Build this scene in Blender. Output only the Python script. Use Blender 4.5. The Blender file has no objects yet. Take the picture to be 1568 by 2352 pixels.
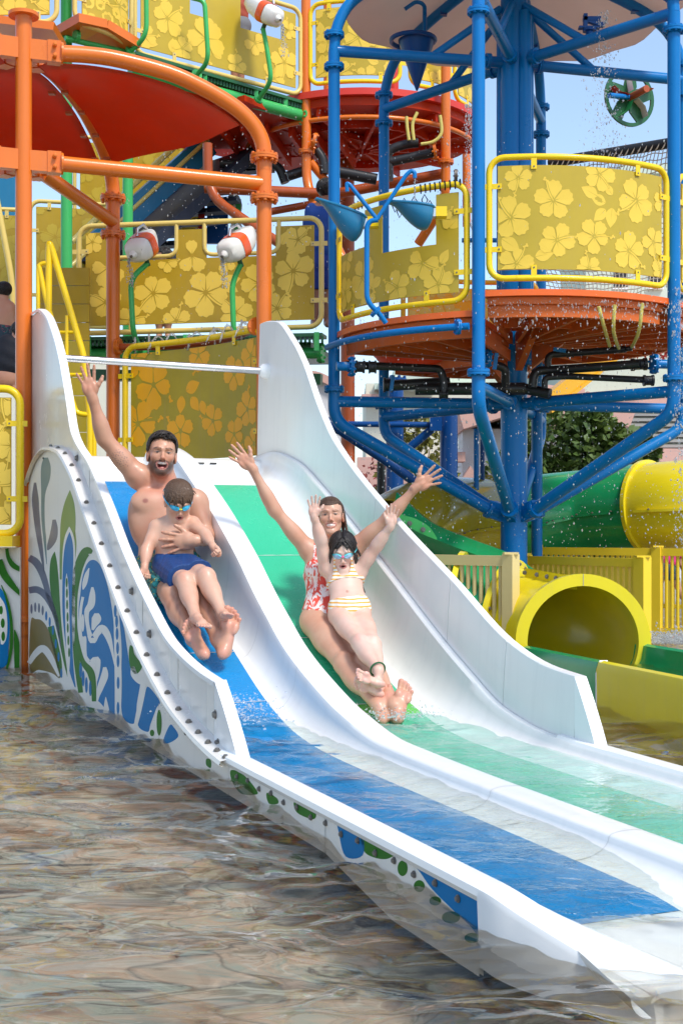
import bpy, bmesh, math, random
import numpy as np
from mathutils import Vector, Matrix
from mathutils.geometry import tessellate_polygon
random.seed(7); rng = np.random.default_rng(7)
sc = bpy.context.scene
R = math.radians
# ---------------------------------------------------------------- camera, sky, sun, exposure
FOC, CX, HY, CZ = 3000.0, 784.0, 1215.0, 0.98      # focal length (in 1568-wide picture units), centre column, horizon row, eye height
cam_d = bpy.data.cameras.new('camera'); cam = bpy.data.objects.new('camera', cam_d)
sc.collection.objects.link(cam); sc.camera = cam
cam_d.sensor_fit = 'VERTICAL'; cam_d.sensor_height = 36.0
cam_d.lens = FOC / 2352.0 * 36.0; cam_d.shift_y = 39.0 / 2352.0
cam_d.clip_start = 0.05; cam_d.clip_end = 2000
cam.location = (0, 0, CZ); cam.rotation_euler = (R(90), 0, 0)
SUN_EL, SUN_AZ = R(52), R(142)                      # azimuth clockwise from +Y: behind the camera, to its right
w = bpy.data.worlds.new("World"); sc.world = w; w.use_nodes = True
wn = w.node_tree.nodes; wl = w.node_tree.links
bg = wn['Background']; sky = wn.new('ShaderNodeTexSky'); sky.sky_type = 'NISHITA'
sky.sun_disc = False; sky.sun_elevation = SUN_EL; sky.sun_rotation = SUN_AZ
sky.air_density = 1.0; sky.dust_density = 1.0; sky.ozone_density = 1.0
hz = wn.new('ShaderNodeMix'); hz.data_type = 'RGBA'; hz.inputs[0].default_value = .10; hz.inputs[7].default_value = (4.9, 6.3, 7.6, 1)   # thin bright summer haze over the whole sky
wl.new(sky.outputs[0], hz.inputs[6]); wl.new(hz.outputs[2], bg.inputs[0]); bg.inputs[1].default_value = 0.15
sun_d = bpy.data.lights.new('sun', 'SUN'); sun = bpy.data.objects.new('sun', sun_d); sc.collection.objects.link(sun)
sun_d.energy = 2.15; sun_d.angle = R(11.0); sun_d.color = (1.0, 0.955, 0.88)
sdir = Vector((math.sin(SUN_AZ) * math.cos(SUN_EL), math.cos(SUN_AZ) * math.cos(SUN_EL), math.sin(SUN_EL)))
sun.rotation_euler = (-sdir).to_track_quat('-Z', 'Y').to_euler(); sun.location = sdir * 40
vs = sc.view_settings; vs.view_transform = 'Standard'; vs.look = 'None'; vs.gamma = 1; vs.use_curve_mapping = False
vs.exposure = 0.66
cy = sc.cycles
cy.max_bounces = 10; cy.transparent_max_bounces = 12; cy.transmission_bounces = 8; cy.glossy_bounces = 4; cy.diffuse_bounces = 4
cy.sample_clamp_indirect = 6; cy.use_denoising = True; cy.caustics_reflective = False; cy.caustics_refractive = True

# ---------------------------------------------------------------- helpers
def V(*a): return Vector(a)
def P(px, py, d):                                   # picture position and depth -> a point of the place
    return Vector(((px - CX) * d / FOC, d, CZ - (py - HY) * d / FOC))
TH = R(22.9); EU = Vector((math.sin(TH), -math.cos(TH), 0)); EV = Vector((math.cos(TH), math.sin(TH), 0)); ORG = Vector((-0.40, 5.066, 0))
def S(u, v, z): return ORG + EU * u + EV * v + Vector((0, 0, z))   # slide frame: u downhill, v across
def on_wall(px, py, v):                             # picture position -> (u, z) on the upright plane v
    a = (px - CX) / FOC; b = -(py - HY) / FOC
    d = (v + ORG.dot(EV)) / (a * EV.x + EV.y)
    return (Vector((a * d, d, 0)) - ORG).dot(EU), CZ + b * d
def interp(pts):
    xs = [p[0] for p in pts]; ys = [p[1] for p in pts]; n = len(xs)
    sl = [(ys[i + 1] - ys[i]) / (xs[i + 1] - xs[i]) for i in range(n - 1)]
    m = [sl[0]] + [0 if sl[i - 1] * sl[i] <= 0 else 2 * sl[i - 1] * sl[i] / (sl[i - 1] + sl[i]) for i in range(1, n - 1)] + [sl[-1]]
    def f(x):
        if x <= xs[0]: return ys[0]
        if x >= xs[-1]: return ys[-1]
        i = 0
        while x > xs[i + 1]: i += 1
        h = xs[i + 1] - xs[i]; t = (x - xs[i]) / h
        return ((1 + 2 * t) * (1 - t) ** 2 * ys[i] + t * (1 - t) ** 2 * h * m[i] + t * t * (3 - 2 * t) * ys[i + 1] + t * t * (t - 1) * h * m[i + 1])
    return f
def catmull(pts, n=6, closed=False):
    pts = [tuple(p) for p in pts]; N = len(pts); out = []
    rngi = range(N) if closed else range(N - 1)
    for i in rngi:
        p0 = pts[(i - 1) % N] if closed or i > 0 else pts[0]
        p1 = pts[i]; p2 = pts[(i + 1) % N]
        p3 = pts[(i + 2) % N] if closed or i + 2 < N else pts[-1]
        for k in range(n):
            t = k / n
            out.append(tuple(0.5 * (2 * b + (c - a) * t + (2 * a - 5 * b + 4 * c - d) * t * t + (3 * b - a - 3 * c + d) * t ** 3)
                             for a, b, c, d in zip(p0, p1, p2, p3)))
    if not closed: out.append(pts[-1])
    return out
def fillet(pts, r, n=5):                            # round the corners of a polyline
    pts = [Vector(p) for p in pts]
    if isinstance(r, (int, float)): r = [r] * len(pts)
    out = [pts[0]]
    for i in range(1, len(pts) - 1):
        a = pts[i - 1] - pts[i]; b = pts[i + 1] - pts[i]
        q = min(r[i], a.length * .48, b.length * .48)
        A = pts[i] + a.normalized() * q; B = pts[i] + b.normalized() * q
        for k in range(n + 1):
            t = k / n
            out.append(A * (1 - t) ** 2 + pts[i] * 2 * t * (1 - t) + B * t * t)
    out.append(pts[-1]); return out
class MB:                                           # collects geometry for ONE mesh
    def __init__(s): s.v = []; s.f = []
    def add(s, vs_, fs):
        o = len(s.v); s.v += [tuple(x) for x in vs_]; s.f += [tuple(i + o for i in f) for f in fs]; return s
    def quad(s, a, b, c, d): return s.add([a, b, c, d], [(0, 1, 2, 3)])
    def box(s, c, sx, sy, sz, M=None):
        vs_ = [Vector((x * sx / 2, y * sy / 2, z * sz / 2)) for x in (-1, 1) for y in (-1, 1) for z in (-1, 1)]
        if M is not None: vs_ = [M @ x for x in vs_]
        c = Vector(c)
        return s.add([x + c for x in vs_], [(0, 1, 3, 2), (4, 6, 7, 5), (0, 4, 5, 1), (2, 3, 7, 6), (0, 2, 6, 4), (1, 5, 7, 3)])
    def bar(s, a, b, w_, h, up=(0, 0, 1)):          # box from a to b
        a = Vector(a); b = Vector(b); y = (b - a).normalized(); u = Vector(up)
        x = y.cross(u); x = x.normalized() if x.length > 1e-4 else Vector((1, 0, 0)); z = x.cross(y)
        M = Matrix((x, y, z)).transposed()
        return s.box((a + b) / 2, w_, (b - a).length, h, M)
    def tube(s, pts, r, n=14, cap=True):
        pts = [Vector(p) for p in pts]; L = len(pts)
        if isinstance(r, (int, float)): r = [r] * L
        t0 = (pts[1] - pts[0]).normalized()
        ref = Vector((0, 0, 1)) if abs(t0.z) < .9 else Vector((1, 0, 0))
        x = t0.cross(ref).normalized(); vs_ = []
        for i in range(L):
            if i == 0: t = t0
            elif i == L - 1: t = (pts[-1] - pts[-2]).normalized()
            else: t = ((pts[i + 1] - pts[i]).normalized() + (pts[i] - pts[i - 1]).normalized()).normalized()
            x = (x - t * x.dot(t)).normalized(); y = t.cross(x)
            for k in range(n):
                a = 2 * math.pi * k / n
                vs_.append(pts[i] + (x * math.cos(a) + y * math.sin(a)) * r[i])
        fs = [(i * n + k, i * n + (k + 1) % n, (i + 1) * n + (k + 1) % n, (i + 1) * n + k) for i in range(L - 1) for k in range(n)]
        if cap: fs += [tuple(range(n - 1, -1, -1)), tuple(range((L - 1) * n, L * n))]
        return s.add(vs_, fs)
    def cyl(s, a, b, r, n=16, r2=None): return s.tube([a, b], [r, r if r2 is None else r2], n)
    def grid(s, rows, close=False):
        n = len(rows[0]); vs_ = [p for r_ in rows for p in r_]; m = n if close else n - 1
        fs = [(i * n + k, i * n + (k + 1) % n, (i + 1) * n + (k + 1) % n, (i + 1) * n + k) for i in range(len(rows) - 1) for k in range(m)]
        return s.add(vs_, fs)
    def sphere(s, c, r, n=10, m=6, sc_=(1, 1, 1)):
        c = Vector(c); rows = []
        for i in range(m + 1):
            a = math.pi * i / m
            rows.append([c + Vector((math.sin(a) * math.cos(2 * math.pi * k / n) * sc_[0], math.sin(a) * math.sin(2 * math.pi * k / n) * sc_[1], math.cos(a) * sc_[2])) * r for k in range(n)])
        return s.grid(rows, True)
    def poly(s, pts2, fn, off=0.0):                 # fill a 2-D outline, mapped by fn(x, y, off)
        vs2 = [Vector((p[0], p[1], 0)) for p in pts2]
        tris = tessellate_polygon([vs2])
        return s.add([fn(p.x, p.y, off) for p in vs2], tris)
    def prism(s, front, back):                      # two matching outlines
        n = len(front); tris = tessellate_polygon([[Vector(p) for p in front]])
        return s.add(list(front) + list(back), list(tris) + [tuple(i + n for i in reversed(t)) for t in tris] + [(k, (k + 1) % n, (k + 1) % n + n, k + n) for k in range(n)])
    def mesh(s, name):
        me = bpy.data.meshes.new(name); me.from_pydata([tuple(x) for x in s.v], [], s.f); me.validate(); return me
    def build(s, name, mat, parent=None, ang=38, fix=True):
        me = s.mesh(name)
        if fix:
            bm = bmesh.new(); bm.from_mesh(me); bmesh.ops.remove_doubles(bm, verts=bm.verts, dist=1e-5)
            bmesh.ops.recalc_face_normals(bm, faces=bm.faces); bm.to_mesh(me); bm.free()
        finish(me, mat, ang)
        return link(name, me, parent)
def finish(me, mat, ang=38):
    me.polygons.foreach_set('use_smooth', [True] * len(me.polygons))
    if ang < 180: me.set_sharp_from_angle(angle=R(ang))
    if mat is not None: me.materials.append(mat)
    me.update()
def link(name, me, parent=None, M=None):
    o = bpy.data.objects.new(name, me); sc.collection.objects.link(o)
    if parent is not None:
        o.parent = parent
        if parent.type == 'EMPTY': o.matrix_parent_inverse = Matrix.Translation(-parent.location)
    if M is not None: o.matrix_basis = M
    return o
def thing(name, label, cat, loc, group=None):
    o = bpy.data.objects.new(name, None); sc.collection.objects.link(o); o.location = loc; o.empty_display_size = .1
    return tag(o, label, cat, group)
def tag(o, label=None, cat=None, group=None, kind=None):
    if label: o['label'] = label
    if cat: o['category'] = cat
    if group: o['group'] = group
    if kind: o['kind'] = kind
    return o
# ---------------------------------------------------------------- materials
def nodes(name):
    m = bpy.data.materials.new(name); m.use_nodes = True
    nt = m.node_tree; b = nt.nodes['Principled BSDF']; return m, nt, nt.nodes, nt.links, b
def paint(name, col, rough=.35, var=.10, bump=.0, bscale=60, coat=.0, metal=0, streak=.0, spec=.35, trans=0):
    m, nt, N, L, b = nodes(name)
    tc = N.new('ShaderNodeTexCoord')
    no = N.new('ShaderNodeTexNoise'); no.inputs['Scale'].default_value = 3.1; no.inputs['Detail'].default_value = 6; no.inputs['Roughness'].default_value = .65
    L.new(tc.outputs['Object'], no.inputs['Vector'])
    mx = N.new('ShaderNodeMix'); mx.data_type = 'RGBA'
    mx.inputs[6].default_value = tuple(c * (1 - var) for c in col[:3]) + (1,)
    mx.inputs[7].default_value = tuple(min(1, c * (1 + var) + var * .02) for c in col[:3]) + (1,)
    L.new(no.outputs[0], mx.inputs[0]); out = mx.outputs[2]
    if streak:
        mp = N.new('ShaderNodeMapping'); mp.inputs['Scale'].default_value = (9, 9, .7); L.new(tc.outputs['Object'], mp.inputs[0])
        n2 = N.new('ShaderNodeTexNoise'); n2.inputs['Scale'].default_value = 2.2; n2.inputs['Detail'].default_value = 5; L.new(mp.outputs[0], n2.inputs['Vector'])
        cr = N.new('ShaderNodeValToRGB'); cr.color_ramp.elements[0].position = .5; cr.color_ramp.elements[1].position = .75
        L.new(n2.outputs[0], cr.inputs[0])
        ml = N.new('ShaderNodeMath'); ml.operation = 'MULTIPLY'; ml.inputs[1].default_value = streak; L.new(cr.outputs[0], ml.inputs[0])
        m2 = N.new('ShaderNodeMix'); m2.data_type = 'RGBA'; L.new(ml.outputs[0], m2.inputs[0]); L.new(out, m2.inputs[6])
        m2.inputs[7].default_value = tuple(c * .55 + .12 for c in col[:3]) + (1,); out = m2.outputs[2]
    L.new(out, b.inputs['Base Color'])
    rr = N.new('ShaderNodeMapRange'); rr.inputs[3].default_value = max(.03, rough - .1); rr.inputs[4].default_value = rough + .1
    L.new(no.outputs[0], rr.inputs[0]); L.new(rr.outputs[0], b.inputs['Roughness'])
    b.inputs['Metallic'].default_value = metal; b.inputs['Coat Weight'].default_value = coat * .45; b.inputs['Coat Roughness'].default_value = .08
    b.inputs['Specular IOR Level'].default_value = spec
    if bump:
        n3 = N.new('ShaderNodeTexNoise'); n3.inputs['Scale'].default_value = bscale; n3.inputs['Detail'].default_value = 4; L.new(tc.outputs['Object'], n3.inputs['Vector'])
        bp = N.new('ShaderNodeBump'); bp.inputs['Strength'].default_value = bump; bp.inputs['Distance'].default_value = .01
        L.new(n3.outputs[0], bp.inputs['Height']); L.new(bp.outputs[0], b.inputs['Normal'])
    if trans:
        tr = N.new('ShaderNodeBsdfTranslucent'); L.new(out, tr.inputs[0]); ms = N.new('ShaderNodeMixShader'); ms.inputs[0].default_value = trans
        L.new(b.outputs[0], ms.inputs[1]); L.new(tr.outputs[0], ms.inputs[2]); L.new(ms.outputs[0], N['Material Output'].inputs[0])
    return m
M = {
 'white': paint('white_gelcoat', (.82, .815, .79), .22, .04, .02, 30, .4, streak=.16),
 'whiterim': paint('white_rim', (.86, .86, .85), .25, .02, 0, coat=.4),
 'cream': paint('cream_wall', (.74, .71, .66), .25, .05, .02, 30, .3, streak=.22),
 'blue_lane': paint('blue_lane', (0.0004, 0.225, 0.53), .28, .10, .35, 90, .5),
 'green_lane': paint('green_lane', (0.035, 0.46, 0.25), .26, .10, .30, 90, .5),
 'lime_lane': paint('lime_patch', (.09, .50, .05), .26, .10, .30, 90, .5),
 'seam': paint('seam_sealant', (.62, .62, .60), .6, .1),
 'seam_dark': paint('joint_dark', (.35, .33, .31), .6, .1),
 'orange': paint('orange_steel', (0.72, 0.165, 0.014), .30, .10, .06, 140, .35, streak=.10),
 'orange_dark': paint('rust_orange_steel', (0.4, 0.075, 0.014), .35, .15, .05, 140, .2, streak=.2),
 'orange_deck': paint('orange_deck', (0.82, 0.135, 0.014), .35, .10, 0, coat=.2, streak=.1),
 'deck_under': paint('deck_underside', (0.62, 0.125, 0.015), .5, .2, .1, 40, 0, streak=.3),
 'red': paint('red_fibreglass', (0.7, 0.055, 0.007), .45, .15, .05, 20, .1, streak=.1, spec=.2, trans=.4),
 'red_deck': paint('red_deck', (0.66, 0.04, 0.022), .4, .15, 0, 0, .2, streak=.15),
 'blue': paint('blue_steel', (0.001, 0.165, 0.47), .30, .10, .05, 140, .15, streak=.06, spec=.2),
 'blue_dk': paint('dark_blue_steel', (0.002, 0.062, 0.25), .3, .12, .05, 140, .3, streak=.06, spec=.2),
 'navy_grey': paint('navy_grey_board', (.014, .022, .045), .5, .2, 0, 0, 0, streak=.1),
 'teal': paint('teal_fibreglass', (.01, .17, .33), .3, .12, 0, coat=.3, streak=.1),
 'yellow': paint('yellow_steel', (0.88, 0.6, 0.006), .28, .06, .05, 140, .35, streak=.05),
 'pale_yellow': paint('pale_yellow_steel', (0.72, 0.54, 0.15), .32, .10, .05, 140, .25, streak=.12),
 'amber': paint('amber_steel', (.82, .42, .012), .28, .08, .05, 140, .35),
 'green': paint('green_steel', (.045, .42, .10), .3, .12, .05, 140, .3, streak=.1),
 'green_dk': paint('dark_green_steel', (0.014, 0.11, 0.035), .35, .15, .05, 140, .3, streak=.1),
 'steel': paint('brushed_steel', (.62, .62, .62), .28, .08, 0, metal=.9),
 'bolt': paint('weathered_bolt', (.20, .185, .17), .42, .25, metal=.6),
 'black': paint('black_pipe', (.018, .018, .02), .38, .3, .05, 80, .1),
 'rope': paint('black_rope', (.02, .02, .02), .8, .2),
 'net': paint('tan_net', (0.62, 0.54, 0.43), .8, .2),
 'hose': paint('yellow_hose', (.62, .52, .13), .5, .1),
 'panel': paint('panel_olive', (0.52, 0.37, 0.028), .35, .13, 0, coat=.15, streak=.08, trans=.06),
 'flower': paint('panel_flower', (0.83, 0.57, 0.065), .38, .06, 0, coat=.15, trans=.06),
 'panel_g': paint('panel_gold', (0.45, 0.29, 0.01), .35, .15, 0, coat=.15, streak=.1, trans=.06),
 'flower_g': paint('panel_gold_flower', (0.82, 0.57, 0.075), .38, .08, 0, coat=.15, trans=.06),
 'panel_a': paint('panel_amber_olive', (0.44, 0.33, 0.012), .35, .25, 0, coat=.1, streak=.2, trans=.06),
 'flower_a': paint('panel_amber_flower', (0.9, 0.43, 0.003), .35, .10, 0, coat=.1, streak=.1, trans=.06),
 'panel_edge': paint('panel_margin', (0.76, 0.54, 0.08), .38, .08, 0, coat=.15, trans=.06),
 'canopy': paint('beige_fabric', (0.74, 0.62, 0.55), .7, .06, .15, 12, trans=.4),
 'tube_y': paint('yellow_fibreglass', (0.74, 0.6, 0.015), .22, .08, .04, 20, .5, streak=.10),
 'tube_o': paint('olive_fibreglass', (.44, .34, .015), .2, .15, .04, 20, .5, streak=.25),
 'tube_g': paint('green_fibreglass', (.012, .30, .10), .2, .12, .04, 20, .5, streak=.1),
 'fence_b': paint('beige_fence', (.66, .53, .24), .4, .08),
 'fence_y': paint('yellow_fence', (.84, .60, .03), .35, .06),
 'g_blue': paint('print_blue', (.004, .17, .42), .45, .05, 0, spec=.1, streak=.05),
 'g_teal': paint('print_teal', (.10, .21, .24), .38, .05, 0, spec=.25),
 'g_slate': paint('print_slate', (.12, .135, .20), .38, .05, 0, spec=.25),
 'g_green': paint('print_green', (.03, .165, .015), .45, .08, 0, spec=.1),
 'g_leaf': paint('print_leaf', (.12, .25, .03), .38, .08, 0, spec=.25),
 'g_olive': paint('print_olive', (.20, .14, .03), .38, .08, 0, spec=.25),
 'g_white': paint('print_white', (0.8, 0.77, 0.71), .38, .04, 0, spec=.25, streak=.1),
 'toy_white': paint('toy_white', (.80, .79, .74), .25, .04, coat=.4),
 'toy_orange': paint('toy_orange', (.80, .11, .02), .25, .05, coat=.4),
 'wall_white': paint('white_stucco', (.66, .65, .66), .85, .06, .3, 60, streak=.1),
 'wall_mint': paint('mint_stucco', (.56, .64, .54), .85, .06, .3, 60, streak=.12),
 'wall_cream': paint('cream_stucco', (.68, .66, .54), .85, .06, .3, 60, streak=.12),
 'wall_pink': paint('pink_trim', (0.62, 0.37, 0.31), .8, .08, .3, 60, streak=.15),
 'dark_fab': paint('dark_void', (.03, .03, .035), .8, .2),
 'concrete': paint('concrete', (.33, .32, .30), .85, .15, .3, 30),
}
# ---------------------------------------------------------------- bolts shared by many things
def bolt_mesh():
    m = MB(); n = 10
    m.cyl((0, 0, 0), (0, 0, .005), 1.0 * .017, 12)
    m.tube([(0, 0, .005), (0, 0, .014)], [.0125, .0105], 6)
    me = m.mesh('bolt'); bm = bmesh.new(); bm.from_mesh(me); bmesh.ops.recalc_face_normals(bm, faces=bm.faces); bm.to_mesh(me); bm.free(); finish(me, M['bolt'], 30); return me
BOLT = bolt_mesh()
def stud_mesh(mat, nm):                             # painted nut and bolt that shows on both sides of a flange
    m = MB(); m.tube([(0, 0, -.034), (0, 0, -.030), (0, 0, .030), (0, 0, .034)], [.006, .0125, .0125, .006], 8)
    me = m.mesh(nm); finish(me, mat, 30); return me
STUD = {k: stud_mesh(M[k], 'bolt') for k in ('orange', 'orange_dark', 'blue', 'blue_dk', 'green', 'bolt')}
def put(name, me, parent, loc, axis=(0, 0, 1), s=1.0):
    q = Vector(axis).normalized().to_track_quat('Z', 'Y').to_matrix().to_4x4()
    return link(name, me, parent, Matrix.Translation(Vector(loc)) @ q @ Matrix.Scale(s, 4))
def flange(parent, c, axis, r, mat, nb=8, th=.018, ph=0.0, bolts=True, rb=None):
    c = Vector(c); ax = Vector(axis).normalized()
    m = MB(); m.cyl(c - ax * th, c - ax * .0015, r, 24); m.cyl(c + ax * .0015, c + ax * th, r, 24); m.cyl(c - ax * .002, c + ax * .002, r * .9, 20)
    fo = m.build('flange', M[mat], parent)
    if bolts:
        x = ax.orthogonal().normalized(); y = ax.cross(x)
        for k in range(nb):
            a = 2 * math.pi * (k + .5) / nb + ph
            put('bolt', STUD[mat], fo, c + (x * math.cos(a) + y * math.sin(a)) * (rb or r * .84), ax, s=r / .098)
    return fo
# ================================================================ SETTING: pool floor, ground, water
def ground():                                       # uneven pool stone: tan, brown, pinkish and grey-green slabs with dark joints
    m, nt, N, L, b = nodes('pool_stone')
    tc = N.new('ShaderNodeTexCoord'); mp = N.new('ShaderNodeMapping'); L.new(tc.outputs['Object'], mp.inputs[0]); mp.inputs['Scale'].default_value = (.62, .95, 1)
    src = mp.outputs[0]
    for sc_, am in ((1.7, .42), (5.0, .12), (12, .03)):
        wp = N.new('ShaderNodeTexNoise'); wp.inputs['Scale'].default_value = sc_; wp.inputs['Detail'].default_value = 2; L.new(src, wp.inputs['Vector'])
        ce = N.new('ShaderNodeVectorMath'); ce.operation = 'SUBTRACT'; L.new(wp.outputs['Color'], ce.inputs[0]); ce.inputs[1].default_value = (.5, .5, .5)
        ad = N.new('ShaderNodeVectorMath'); ad.operation = 'MULTIPLY_ADD'; L.new(ce.outputs[0], ad.inputs[0]); ad.inputs[1].default_value = (am * 2, am, 0); L.new(src, ad.inputs[2]); src = ad.outputs[0]
    vo = N.new('ShaderNodeTexVoronoi'); vo.inputs['Scale'].default_value = 4.2; L.new(src, vo.inputs['Vector'])
    cr = N.new('ShaderNodeValToRGB'); cr.color_ramp.interpolation = 'EASE'; e = cr.color_ramp.elements
    e[0].position = 0; e[0].color = (.15, .078, .036, 1); e[1].position = 1; e[1].color = (.70, .65, .53, 1)
    for p_, c in ((.16, (.44, .33, .20, 1)), (.30, (.045, .028, .02, 1)), (.42, (.33, .345, .27, 1)), (.56, (.50, .36, .25, 1)), (.70, (.20, .145, .085, 1)), (.84, (.46, .41, .29, 1))):
        q = e.new(p_); q.color = c
    sp = N.new('ShaderNodeSeparateColor'); L.new(vo.outputs['Color'], sp.inputs[0])
    n1 = N.new('ShaderNodeTexNoise'); n1.inputs['Scale'].default_value = 3.3; n1.inputs['Detail'].default_value = 8; n1.inputs['Roughness'].default_value = .66; n1.inputs['Distortion'].default_value = .7; L.new(src, n1.inputs['Vector'])
    ma = N.new('ShaderNodeMath'); ma.operation = 'MULTIPLY_ADD'; L.new(sp.outputs[0], ma.inputs[0]); ma.inputs[1].default_value = .45; m0 = N.new('ShaderNodeMath'); m0.operation = 'MULTIPLY_ADD'; L.new(n1.outputs[0], m0.inputs[0]); m0.inputs[1].default_value = 1.7; m0.inputs[2].default_value = -.57; L.new(m0.outputs[0], ma.inputs[2])
    L.new(ma.outputs[0], cr.inputs[0])
    ve = N.new('ShaderNodeTexVoronoi'); ve.feature = 'DISTANCE_TO_EDGE'; ve.inputs['Scale'].default_value = 4.2; L.new(src, ve.inputs['Vector'])
    er = N.new('ShaderNodeMapRange'); er.inputs[1].default_value = .0; er.inputs[2].default_value = .035; er.inputs[3].default_value = .45; er.inputs[4].default_value = 1; L.new(ve.outputs['Distance'], er.inputs[0])
    vn = N.new('ShaderNodeTexNoise'); vn.inputs['Scale'].default_value = 2.4; vn.inputs['Detail'].default_value = 3; vn.inputs['Distortion'].default_value = 2.2; L.new(src, vn.inputs['Vector'])   # pale wavy lines painted into the stone in place of caustic light
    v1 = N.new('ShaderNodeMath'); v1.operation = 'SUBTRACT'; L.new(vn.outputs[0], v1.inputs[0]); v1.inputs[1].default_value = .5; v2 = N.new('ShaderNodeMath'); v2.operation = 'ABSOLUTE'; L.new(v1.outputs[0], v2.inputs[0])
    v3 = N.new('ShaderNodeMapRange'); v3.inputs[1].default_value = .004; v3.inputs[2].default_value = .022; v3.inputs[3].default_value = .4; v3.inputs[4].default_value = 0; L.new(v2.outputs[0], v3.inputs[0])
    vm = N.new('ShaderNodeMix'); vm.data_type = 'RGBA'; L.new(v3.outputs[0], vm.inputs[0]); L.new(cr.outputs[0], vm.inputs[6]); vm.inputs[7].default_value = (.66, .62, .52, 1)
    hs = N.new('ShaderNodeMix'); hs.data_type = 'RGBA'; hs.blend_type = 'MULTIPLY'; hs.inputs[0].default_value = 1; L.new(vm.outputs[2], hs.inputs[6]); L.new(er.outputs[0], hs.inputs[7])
    L.new(hs.outputs[2], b.inputs['Base Color']); b.inputs['Roughness'].default_value = .7
    bp = N.new('ShaderNodeBump'); bp.inputs['Strength'].default_value = .4; bp.inputs['Distance'].default_value = .03; L.new(n1.outputs[0], bp.inputs['Height']); L.new(bp.outputs[0], b.inputs['Normal'])
    return m
FLOOR_Z = -.30
mb = MB(); mb.quad((-30, -6, FLOOR_Z), (30, -6, FLOOR_Z), (30, 15.5, FLOOR_Z), (-30, 15.5, FLOOR_Z))
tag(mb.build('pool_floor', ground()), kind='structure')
mb = MB(); mb.quad((-1500, 15.5, .12), (1500, 15.5, .12), (1500, 1500, .12), (-1500, 1500, .12)); mb.quad((-30, 15.5, FLOOR_Z), (30, 15.5, FLOOR_Z), (30, 15.5, .12), (-30, 15.5, .12))
for s_ in (-1, 1): mb.quad((s_ * 30, -1500, .12), (s_ * 1500, -1500, .12), (s_ * 1500, 15.5, .12), (s_ * 30, 15.5, .12)); mb.quad((s_ * 30, -6, FLOOR_Z), (s_ * 30, 15.5, FLOOR_Z), (s_ * 30, 15.5, .12), (s_ * 30, -6, .12))
mb.quad((-30, -1500, .12), (30, -1500, .12), (30, -6, .12), (-30, -6, .12))
tag(mb.build('ground', M['concrete'], fix=False), kind='structure')
WAVES = []
for k in range(46):
    lam = .075 * (1.0 + 11 * rng.random() ** 2.2); a = rng.normal(0, .55) + (math.pi / 2 if rng.random() < .8 else rng.uniform(0, 6.28))
    WAVES.append((2 * math.pi / lam * math.cos(a), 2 * math.pi / lam * math.sin(a), rng.uniform(0, 6.28), .0078 * lam ** .85 * rng.uniform(.5, 1.2)))
def wave(x, y, g=1.0):
    z = np.zeros_like(x)
    wx = x + .05 * np.sin(3.1 * y + 1.7 * x) + .03 * np.sin(7.3 * x - 2 * y); wy = y + .05 * np.sin(2.7 * x - 1.1 * y)
    for kx, ky, ph, am in WAVES: z += am * np.sin(kx * wx + ky * wy + ph)
    return z * g
def water_mat(name, tint, rough=.0, bump=.25, sc1=16, ior=1.26):
    m, nt, N, L, b = nodes(name)
    N.remove(b); out = N['Material Output']
    tc = N.new('ShaderNodeTexCoord'); mp = N.new('ShaderNodeMapping'); mp.inputs['Scale'].default_value = (1, 1.5, 1); L.new(tc.outputs['Object'], mp.inputs[0])
    n1 = N.new('ShaderNodeTexNoise'); n1.inputs['Scale'].default_value = sc1; n1.inputs['Detail'].default_value = 3; n1.inputs['Distortion'].default_value = .8; L.new(mp.outputs[0], n1.inputs['Vector'])
    bp = N.new('ShaderNodeBump'); bp.inputs['Strength'].default_value = bump; bp.inputs['Distance'].default_value = .012; L.new(n1.outputs[0], bp.inputs['Height'])
    fr = N.new('ShaderNodeFresnel'); fr.inputs[0].default_value = ior; L.new(bp.outputs[0], fr.inputs['Normal'])
    gl = N.new('ShaderNodeBsdfGlossy'); gl.inputs['Roughness'].default_value = rough; gl.inputs[0].default_value = (1, 1, 1, 1); L.new(bp.outputs[0], gl.inputs['Normal'])
    return m, N, L, fr, gl, bp, out
def pool_water():
    m, N, L, fr, gl, bp, out = water_mat('pool_water', None, .0, .10, 14, 1.31)
    rf = N.new('ShaderNodeBsdfRefraction'); rf.inputs['IOR'].default_value = 1.333; rf.inputs['Roughness'].default_value = 0; rf.inputs[0].default_value = (.98, 1, .985, 1); L.new(bp.outputs[0], rf.inputs['Normal'])
    tr = N.new('ShaderNodeBsdfTransparent'); tr.inputs[0].default_value = (.98, 1, .985, 1)
    m1 = N.new('ShaderNodeMixShader'); m1.inputs[0].default_value = .72; L.new(rf.outputs[0], m1.inputs[1]); L.new(tr.outputs[0], m1.inputs[2])
    m2 = N.new('ShaderNodeMixShader'); L.new(fr.outputs[0], m2.inputs[0]); L.new(m1.outputs[0], m2.inputs[1]); L.new(gl.outputs[0], m2.inputs[2]); L.new(m2.outputs[0], out.inputs[0])
    return m
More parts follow.
